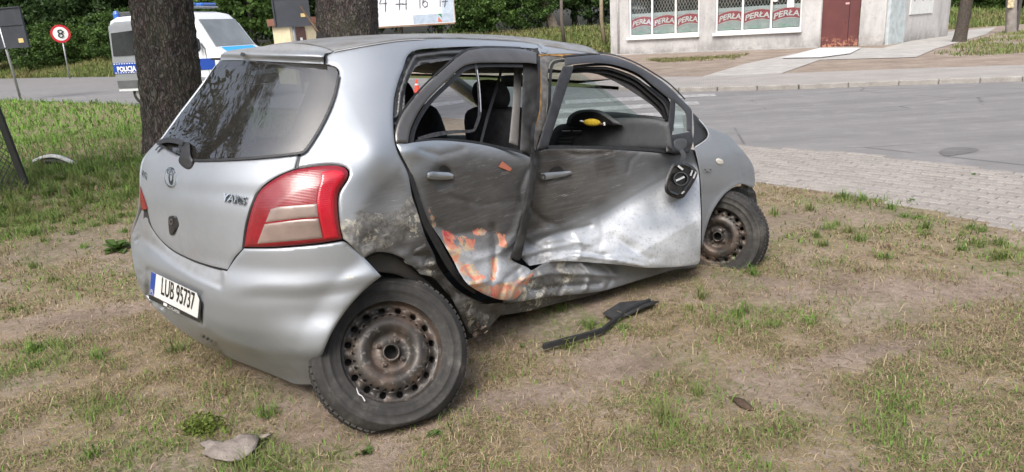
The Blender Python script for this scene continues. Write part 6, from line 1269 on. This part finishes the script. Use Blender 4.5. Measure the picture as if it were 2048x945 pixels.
# ------------------------------------------------------------------ loose pieces
dcv = [yp(62 + 88 * k / 12, 334 - 21 * math.sin(math.pi * min(1, .16 + .80 * k / 12)), 10.0) for k in range(13)]; db_ = gp(105, 334); deb = empty('torn_bumper_piece', tuple(db_), 'white-edged black bumper fragment lying in the long grass', 'car part')
up_ = np.array([0, .05, .02]); 
def ribbon(a, off, w, mat, nm, th=.02):
    v = []
    for p in a: p = np.array(p) + np.array(off); v += [p, p + np.array([0, .05, w]), p + np.array([0, .05 + th, w]), p + np.array([0, th, 0])]
    n = len(a); f = [(4 * i + j, 4 * i + (j + 1) % 4, 4 * i + 4 + (j + 1) % 4, 4 * i + 4 + j) for i in range(n - 1) for j in range(4)] + [(0, 1, 2, 3), (4 * n - 1, 4 * n - 2, 4 * n - 3, 4 * n - 4)]; o = MB().add(v, f).build(nm, mat, deb, True); fix_normals(o)
ribbon(dcv, (0, 0, -.02), .04, simple('dirty_white_plastic', (.55, .56, .55), .5, 0, .2, 8), 'white_edge'); ribbon(dcv[2:], (0, -.012, -.11), .095, BLACKTRIM, 'black_grille')
cb = gp(835, 187, -.03); cn = empty('traffic_cone', tuple(cb), 'small orange traffic cone on the road seen through the car', 'cone'); CM = simple('orange_red_plastic', (.70, .06, .02), .5); MB().lathe([(.12, .02), (.12, .03), (.085, .04), (.025, .36), (0, .37)], Matrix.Translation(Vector(cb)), 20).build('cone_body', CM, cn, True); MB().box(tuple(cb + np.array([0, 0, .015])), (.27, .27, .03), .4, .005).build('base', BLACKTRIM, cn); MB().lathe([(.056, .17), (.045, .25)], Matrix.Translation(Vector(cb)) @ Matrix.Scale(1.03, 4), 20).build('white_band', WHITE, cn, True)
# black trim strip with a plastic flap
tp = [gp(*q, z=.02) for q in ((1086, 696), (1130, 686), (1180, 672), (1205, 662), (1228, 643), (1260, 622), (1300, 606))]; tr_ = empty('window_trim_strip', tuple(gp(1200, 665)), 'bent black rubber trim strip lying on the dry grass', 'car part')
m_ = MB(); q = np.array(tp); v = []
for i, p in enumerate(q):
    d = q[min(i + 1, len(q) - 1)] - q[max(i - 1, 0)]; d /= np.linalg.norm(d); s_ = np.array([-d[1], d[0], 0]) * .009; z_ = .006 + .006 * math.sin(i * 1.3); v += [p - s_ + np.array([0, 0, z_ - .012]), p + s_ + np.array([0, 0, z_ - .012]), p + s_ * .6 + np.array([0, 0, z_ + .014]), p - s_ * .6 + np.array([0, 0, z_ + .010])]
n = len(q); m_.add(v, [(4 * i + j, 4 * i + (j + 1) % 4, 4 * i + 4 + (j + 1) % 4, 4 * i + 4 + j) for i in range(n - 1) for j in range(4)] + [(3, 2, 1, 0), (4 * n - 4, 4 * n - 3, 4 * n - 2, 4 * n - 1)]); o = m_.build('strip', RUBBER, tr_); fix_normals(o)
fl = [gp(*q, z=.015) for q in ((1206, 630), (1240, 612), (1285, 602), (1318, 606), (1296, 618), (1250, 634), (1228, 641))]; m_ = MB(); n = len(fl); m_.add([p + np.array([0, 0, .012 + .01 * math.sin(i * 2)]) for i, p in enumerate(fl)] + [p + np.array([0, 0, .004 + .01 * math.sin(i * 2)]) for i, p in enumerate(fl)], [tuple(range(n)), tuple(range(2 * n - 1, n - 1, -1))] + [(i, (i + 1) % n, n + (i + 1) % n, n + i) for i in range(n)]); o = m_.build('flap', simple('thin_black_sheet', (.035, .036, .038), .45, 0, .2, 20), tr_); fix_normals(o)
def scrap(name, label, cat, outline, h, mat, z=.015, seed=1):
    q = spline([gp(*p, z=z)[:2] for p in outline], 4, True); g = resample(q, .012); mn = g.min(0); mx = g.max(0); gx, gy = np.meshgrid(np.arange(mn[0], mx[0], .012), np.arange(mn[1], mx[1], .012)); I = np.stack([gx.ravel(), gy.ravel()], 1); I = I[inside(I, g)]; I = I[segdist(I, g) > .006]
    A = np.vstack([g, I]); r = delaunay_2d_cdt([Vector(a) for a in A], [(i, (i + 1) % len(g)) for i in range(len(g))], [], 1, 1e-6); V_ = np.array([tuple(v) for v in r[0]]); zz = z + h * (.6 * fbm(V_[:, 0], V_[:, 1], .12, seed) + .4 * sstep(0, .03, segdist(V_, g)) + .35 * fbm(V_[:, 0], V_[:, 1], .03, seed + 3)); o = link(name, pyd(np.column_stack([V_, zz]), r[2], name), mat, None, True, True); m = o.modifiers.new('t', 'SOLIDIFY'); m.thickness = .006; return tag(o, label, cat)
scrap('bark_slab', 'flat grey slab of bark lying in front of the rear wheel', 'bark', [(400, 884), (420, 878), (450, 884), (480, 872), (515, 872), (517, 885), (505, 905), (470, 922), (430, 918), (404, 906), (410, 895)], .03, earth_mat('dry_grey_bark', (.17, .14, .125), (.26, .225, .20), (.34, .30, .27), 14, .6), .02)
scrap('bark_chip', 'narrow brown bark piece on the bare soil right of centre', 'bark', [(1458, 790), (1470, 792), (1500, 808), (1512, 816), (1496, 817), (1475, 808)], .03, earth_mat('brown_bark_chip', (.07, .05, .035), (.12, .085, .06), (.18, .13, .1), 20, .8), .012, 4)
scrap('bark_sliver', 'thin pale bark sliver right of the grey bark slab', 'bark', [(516, 873), (530, 868), (543, 868), (535, 873), (520, 877)], .012, earth_mat('pale_bark_sliver', (.2, .17, .14), (.28, .245, .21), (.34, .3, .26), 20, .5), .014, 6)
# yellow soft toy on the dashboard
tt = carplane(0, 2.22)(np.array([1185.]), np.array([247.]))[0]; tc = EYE + rays(1185, 247)[0] * tt; toy = empty('plush_toy', tuple(tc - np.array([0, 0, .02])), 'yellow soft toy lying on top of the dashboard', 'toy'); TY = simple('yellow_plush', (.62, .42, .03), .95, 0, .2, 80, .5, 500)
def ell(name, px, py, rx, ry, mat, ang=0):
    c_ = EYE + rays(px, py)[0] * tt; m_ = MB(); k = tt / FPX; m_.lathe([(math.sin(a) * ry * k, -math.cos(a) * rx * k) for a in np.linspace(.01, math.pi - .01, 14)], frame(Vector(c_), FW, right * math.cos(ang) + upv * math.sin(ang)), 20); m_.build(name, mat, toy, True)
ell('body', 1184, 245.5, 17, 7.5, TY, -.05); ell('tail', 1165, 243, 5, 1.8, WHITE, -.2); ell('snout', 1201, 248.5, 6, 2.6, simple('brown_plush', (.12, .06, .03), .9), -.1); ell('foot', 1208.5, 247, 2.4, 2.0, WHITE); ell('foot', 1209, 250.5, 2.2, 1.6, WHITE)
# ------------------------------------------------------------------ grass
def blades(name, P, h, w, lean, hue, label, cat='grass', mat=None, bend=.5):
    n = len(P); g = RNG; th = g.random(n) * 2 * math.pi; d = np.stack([np.cos(th), np.sin(th), np.zeros(n)], 1); s = np.stack([-np.sin(th), np.cos(th), np.zeros(n)], 1)
    ln = lean[:, None]; up = np.array([0, 0, 1.])
    m1 = P + (up * (1 - .5 * ln) + d * ln * .55) * (h * .5)[:, None]; tip = P + (up * np.clip(1 - ln * 1.05, .04, 1) + d * ln * (1 + bend * .3)) * h[:, None]
    W_ = (s * w[:, None])
    V = np.stack([P - W_ * .5, P + W_ * .5, m1 + W_ * .42, m1 - W_ * .42, tip], 1).reshape(-1, 3)
    idx = np.arange(n)[:, None] * 5; L = np.concatenate([idx + np.array([[0, 1, 2, 3]]), idx + np.array([[3, 2, 4]])], 1).ravel().astype(np.int32)
    st = (np.arange(n)[:, None] * 7 + np.array([[0, 4]])).ravel().astype(np.int32); tot = np.tile(np.array([4, 3], np.int32), n)
    me = bpy.data.meshes.new(name); me.vertices.add(5 * n); me.vertices.foreach_set('co', V.ravel()); me.loops.add(7 * n); me.loops.foreach_set('vertex_index', L); me.polygons.add(2 * n); me.polygons.foreach_set('loop_start', st); me.polygons.foreach_set('loop_total', tot); me.update(calc_edges=True)
    at = me.attributes.new('hue', 'FLOAT', 'POINT'); at.data.foreach_set('value', np.repeat(hue, 5).astype(np.float32))
    o = link(name, me, mat or GRASS); return tag(o, label, cat, None, 'stuff')
t = NT('grass_blades'); col = t.ramp(t.attr('hue'), [(.0, (.46, .375, .245)), (.14, (.33, .255, .158)), (.28, (.17, .127, .085)), (.42, (.27, .23, .118)), (.58, (.20, .21, .078)), (.78, (.125, .195, .05)), (1., (.18, .335, .055))]); t.set('Base Color', col); t.set('Roughness', .7); t.set('Specular IOR Level', .2)
tl_ = t.n('ShaderNodeBsdfTranslucent'); t.l(col, tl_.inputs[0]); m = t.n('ShaderNodeMixShader'); m.inputs[0].default_value = .28; t.l(t.b.outputs[0], m.inputs[1]); t.l(tl_.outputs[0], m.inputs[2]); t.l(m.outputs[0], t.out.inputs[0]); GRASS = t.m
def scatter(n, r0, r1, a0=-.15, a1=math.pi * .86):
    r = np.sqrt(RNG.random(n) * (r1 ** 2 - r0 ** 2) + r0 ** 2); a = a0 + (a1 - a0) * RNG.random(n); P = np.stack([r * np.cos(a), r * np.sin(a)], 1)
    q = np.column_stack([P, np.zeros(n)]) - EYE; dd = q @ FW; u = q @ right / np.maximum(dd, .1) * FPX + 1024; v = -(q @ upv) / np.maximum(dd, .1) * FPX + 472
    ok = (dd > .3) & (u > -520) & (u < 2500) & (v < 1150); return P[ok]
def edge_ok(P, m=.0):
    k = inside(P, NP); d = segdist(P, np.array(NEAR_EDGE), False); return k | ((d < .06) & (RNG.random(len(P)) < .6))
def lawn_grass(name, n, r0, r1, wk, label, hk=1.):
    P = scatter(n, r0, r1); P = P[edge_ok(P)]; x, y = P.T; b = bare_f(x, y); g_ = green_f(x, y)
    clump = .5 + 1.3 * fbm(x, y, .16, 41, 3); keep = RNG.random(len(P)) < np.clip((1 - b * .93) * np.clip(clump, .08, 1.3), 0, 1); P = P[keep]; x, y = P.T; g_ = g_[keep]; b = b[keep]
    isg = RNG.random(len(P)) < g_ * .95; far = sstep(6.5, 11, np.hypot(x, y)) * sstep(-2.5, -4.5, x)
    hue = np.where(isg, .55 + .42 * RNG.random(len(P)), RNG.random(len(P)) ** 1.2 * .5); hue = np.where(isg & (far > .5), .72 + .28 * RNG.random(len(P)), hue)
    tuft = sstep(.0, .35, fbm(x, y, .24, 43, 3))
    h = np.where(isg, .028 + .04 * RNG.random(len(P)) + .05 * tuft * RNG.random(len(P)), .024 + .045 * RNG.random(len(P))); h = h * (1 + far * 2.2 * (.6 + .8 * RNG.random(len(P)))) * hk
    lean = np.where(isg, .25 + .6 * RNG.random(len(P)), .6 + .39 * RNG.random(len(P)) ** .6); w = (.0020 + .0022 * RNG.random(len(P))) * wk * np.where(isg, 1.15, 1.)
    Z = lawn_z(x, y); return blades(name, np.column_stack([x, y, Z - .003]), h, w, lean, hue, label)
lawn_grass('lawn_grass', 560000, 1.6, 4.6, 1.0, 'short dry and green grass around the car')
lawn_grass('lawn_grass', 360000, 4.6, 9.0, 1.7, 'patchy dry grass in the middle distance around the car', 1.1)
lawn_grass('lawn_grass', 230000, 9.0, 17.0, 3.4, 'long green grass on the left behind the fence', 1.0)
lawn_grass('lawn_grass', 150000, 17.0, 34.0, 7.5, 'green grass along the near side of the left road', 1.2)
# upright tufts and long stalks
def tufts(n_t, pick, per, hh, hue0, name, label, wk=1.):
    P = scatter(n_t * 12, 1.7, 12); P = P[edge_ok(P)]; x, y = P.T; P = P[RNG.random(len(P)) < pick(x, y)][:n_t]; C_ = np.repeat(P, per, 0); n = len(C_); C_ = C_ + RNG.normal(size=(n, 2)) * .018; d = np.hypot(C_[:, 0], C_[:, 1])
    h = hh * (.45 + .8 * RNG.random(n)) * np.repeat(.6 + .8 * RNG.random(len(P)), per); hue = np.clip(np.repeat(hue0 + .25 * (RNG.random(len(P)) - .5), per) + .2 * (RNG.random(n) - .5), 0, 1)
    blades(name, np.column_stack([C_, lawn_z(*C_.T) - .003]), h, (.0026 + .002 * RNG.random(n)) * wk * (1 + d * .06), .2 + .6 * RNG.random(n), hue, label)
tufts(800, lambda x, y: np.clip(green_f(x, y) * .5 * (1 - bare_f(x, y)), .0, 1), 46, .10, .72, 'grass_tufts', 'upright green grass tufts dotted over the dry lawn')
tufts(380, lambda x, y: .05 * (1 - bare_f(x, y)) + 0 * x, 30, .06, .22, 'dry_tufts', 'straw-coloured dead grass tufts dotted over the lawn')
tufts(500, lambda x, y: .6 * sstep(-2.6, -3.6, x) * sstep(6., 8., y), 34, .26, .7, 'long_grass', 'long green grass beside the fence and the dark spruce', 1.3)
n = 900; P = scatter(n * 4, 1.7, 8); P = P[edge_ok(P)][:n]; blades('straw_litter', np.column_stack([P, lawn_z(*P.T) + .008]), .08 + .10 * RNG.random(len(P)), .0022 + .0015 * RNG.random(len(P)), np.full(len(P), .97), .06 * RNG.random(len(P)), 'loose straw stalks lying on the ground')
# rough grass on the banks beyond the roads
A = np.array(BANK_A); B = np.array(BANK_B); k = RNG.random(90000) * (len(A) - 1); i = k.astype(int); f = (k - i)[:, None]; a = A[i] * (1 - f) + A[i + 1] * f; b = B[i] * (1 - f) + B[i + 1] * f; tt_ = RNG.random(len(k))[:, None]; P = a * (1 - tt_) + b * tt_; P[:, 2] = P[:, 2] - .05
blades('bank_grass', P, .22 + .40 * RNG.random(len(P)), .03 + .035 * RNG.random(len(P)), .15 + .55 * RNG.random(len(P)), np.clip(.62 + .3 * fbm(P[:, 0], P[:, 1], 5, 3) + .3 * (RNG.random(len(P)) - .4), .35, 1), 'rough green grass on the bank below the wood')
def verge(poly, n, h, hue, name, label, z=.03):
    q = np.array(poly); mn = q.min(0); mx = q.max(0); P = mn + (mx - mn) * RNG.random((n * 3, 2)); P = P[inside(P, q)]; P = P[RNG.random(len(P)) < np.clip(.5 + 1.2 * fbm(P[:, 0], P[:, 1], 1.2, 9), 0, 1)][:n]; m = len(P)
    blades(name, np.column_stack([P, np.full(m, z)]), h * (.5 + RNG.random(m)), .012 + .014 * RNG.random(m), .2 + .6 * RNG.random(m), np.clip(hue + .5 * (RNG.random(m) - .5), 0, 1), label)
verge(G((1290, 122), (1420, 118), (1500, 110), (1470, 122), (1330, 128)), 6000, .12, .5, 'wall_grass', 'strip of yellow-green grass below the shop windows')
verge(G((1850, 117), (1920, 92), (2010, 66), (2100, 60), (2100, 105), (1960, 115)), 14000, .16, .62, 'pole_grass', 'green and dry grass around the wooden poles')
# broad-leaved weeds
WEED = leaf_mat('weed_leaves', (.07, .12, .03), (.115, .18, .05), (.17, .25, .08))
def weed(px, py, r, nl, label, seed, mat=None):
    b = gp(px, py); b[2] = lawn_z(b[0], b[1]); g = np.random.default_rng(seed); m_ = MB()
    for k in range(nl):
        an = g.random() * 6.28; L = r * (.5 + .6 * g.random()); el = .25 + .7 * g.random(); d = np.array([math.cos(an) * math.cos(el), math.sin(an) * math.cos(el), math.sin(el)]); s = np.array([-math.sin(an), math.cos(an), 0]) * L * .26; q = b + d * L * .15; mid = b + d * L * .6; tp_ = b + d * L + np.array([0, 0, -L * .25])
        m_.add([b, q + s * .4, mid + s, tp_, mid - s, q - s * .4, mid + np.array([0, 0, -.12 * L])], [(0, 1, 6), (1, 2, 6), (2, 3, 6), (3, 4, 6), (4, 5, 6), (5, 0, 6)])
    o = m_.build('leafy_weed', mat or WEED); return tag(o, label, 'weed', 'small weeds in the lawn')
for k, (px, py, r, nl, lb) in enumerate([(236, 497, .16, 26, 'bushy broad-leaved weed left of the car below the left lamp'), (815, 790, .07, 14, 'pale green weed under the bumper beside the rear wheel'), (866, 862, .05, 14, 'small weed at the foot of the rear wheel'), (725, 895, .05, 10, 'tiny weed below the rear tyre'), (1045, 690, .035, 8, 'tiny weed left of the black trim strip')]): weed(px, py, r, nl, lb, 50 + k)
MOSS = leaf_mat('bright_moss_leaves', (.085, .12, .022), (.13, .17, .035), (.18, .23, .055))
b = gp(408, 862); g = np.random.default_rng(5); cs = np.column_stack([b[0] + g.normal(size=110) * .045, b[1] + g.normal(size=110) * .03, .01 + .03 * g.random(110)]); me = leaf_cloud(cs, 6, .012, .016, 6, .8); o = link('feathery_weed', me, MOSS, None, False, True); tag(o, 'bright yellow-green feathery weed above the bark slab', 'weed')
for k, (px, py) in enumerate([(1580, 325), (1712, 347), (1775, 348), (1945, 350), (1824, 402)]): weed(px, py, .05, 9, 'small weed growing from a joint of the block paving', 90 + k)

# crumbs of soil, small stones and twigs
def crumbs(name, n, fn, s0, s1, mat, label, cat):
    P = scatter(n * 8, 1.7, 7.5); P = P[edge_ok(P)]; P = P[RNG.random(len(P)) < fn(P[:, 0], P[:, 1])][:n]; m = len(P); s = s0 + (s1 - s0) * RNG.random(m) ** 3
    base = np.array([(1, 0, 0), (-.5, .87, 0), (-.5, -.87, 0), (.3, .2, .7), (-.4, .1, .5)]); V = base[None] * (.6 + .8 * RNG.random((m, 5, 3))); th = RNG.random(m) * 6.28; c, s_ = np.cos(th), np.sin(th)
    X = V[..., 0] * c[:, None] - V[..., 1] * s_[:, None]; Y = V[..., 0] * s_[:, None] + V[..., 1] * c[:, None]; V = np.stack([X, Y, V[..., 2] * .8], 2) * s[:, None, None] + np.column_stack([P, lawn_z(*P.T) - .001])[:, None, :]
    F = (np.arange(m)[:, None, None] * 5 + np.array([[0, 1, 3], [1, 4, 3], [1, 2, 4], [2, 0, 3], [2, 3, 4]])).reshape(-1, 3); tag(link(name, pyd(V.reshape(-1, 3), F, name), mat), label, cat, None, 'stuff')
crumbs('soil_crumbs', 5200, lambda x, y: .15 + .8 * bare_f(x, y), .003, .012, earth_mat('crumbly_soil', (.10, .075, .055), (.17, .13, .10), (.27, .22, .175), 30), 'crumbs of dry soil on the bare patches', 'soil')
gc = [gp(1420, 548), gp(1540, 545), gp(960, 690), gp(930, 760)]
crumbs('soil_clods', 900, lambda x, y: np.clip(sum(np.exp(-(((x - c[0]) / .35) ** 2 + ((y - c[1]) / .16) ** 2)) for c in gc), 0, 1), .006, .022, earth_mat('dark_fresh_soil', (.06, .045, .033), (.10, .077, .06), (.16, .125, .1), 30), 'dark clods of soil ploughed up by the wheels', 'soil')
tw = MB()
P = scatter(900, 1.7, 7); P = P[edge_ok(P)][:260]
for p in P:
    a = random.random() * 6.28; L = .03 + .08 * random.random(); z = float(lawn_z(p[0], p[1])) + .006; tw.tube([(p[0], p[1], z), (p[0] + math.cos(a) * L * .5, p[1] + math.sin(a) * L * .5, z + .006), (p[0] + math.cos(a + .3) * L, p[1] + math.sin(a + .3) * L, z + .002)], [.0016, .0014, .0008], 4, False)
o = tw.build('twigs', simple('dry_twig', (.14, .10, .07), .9), None); tag(o, 'thin dry twigs scattered over the lawn', 'twigs', None, 'stuff')
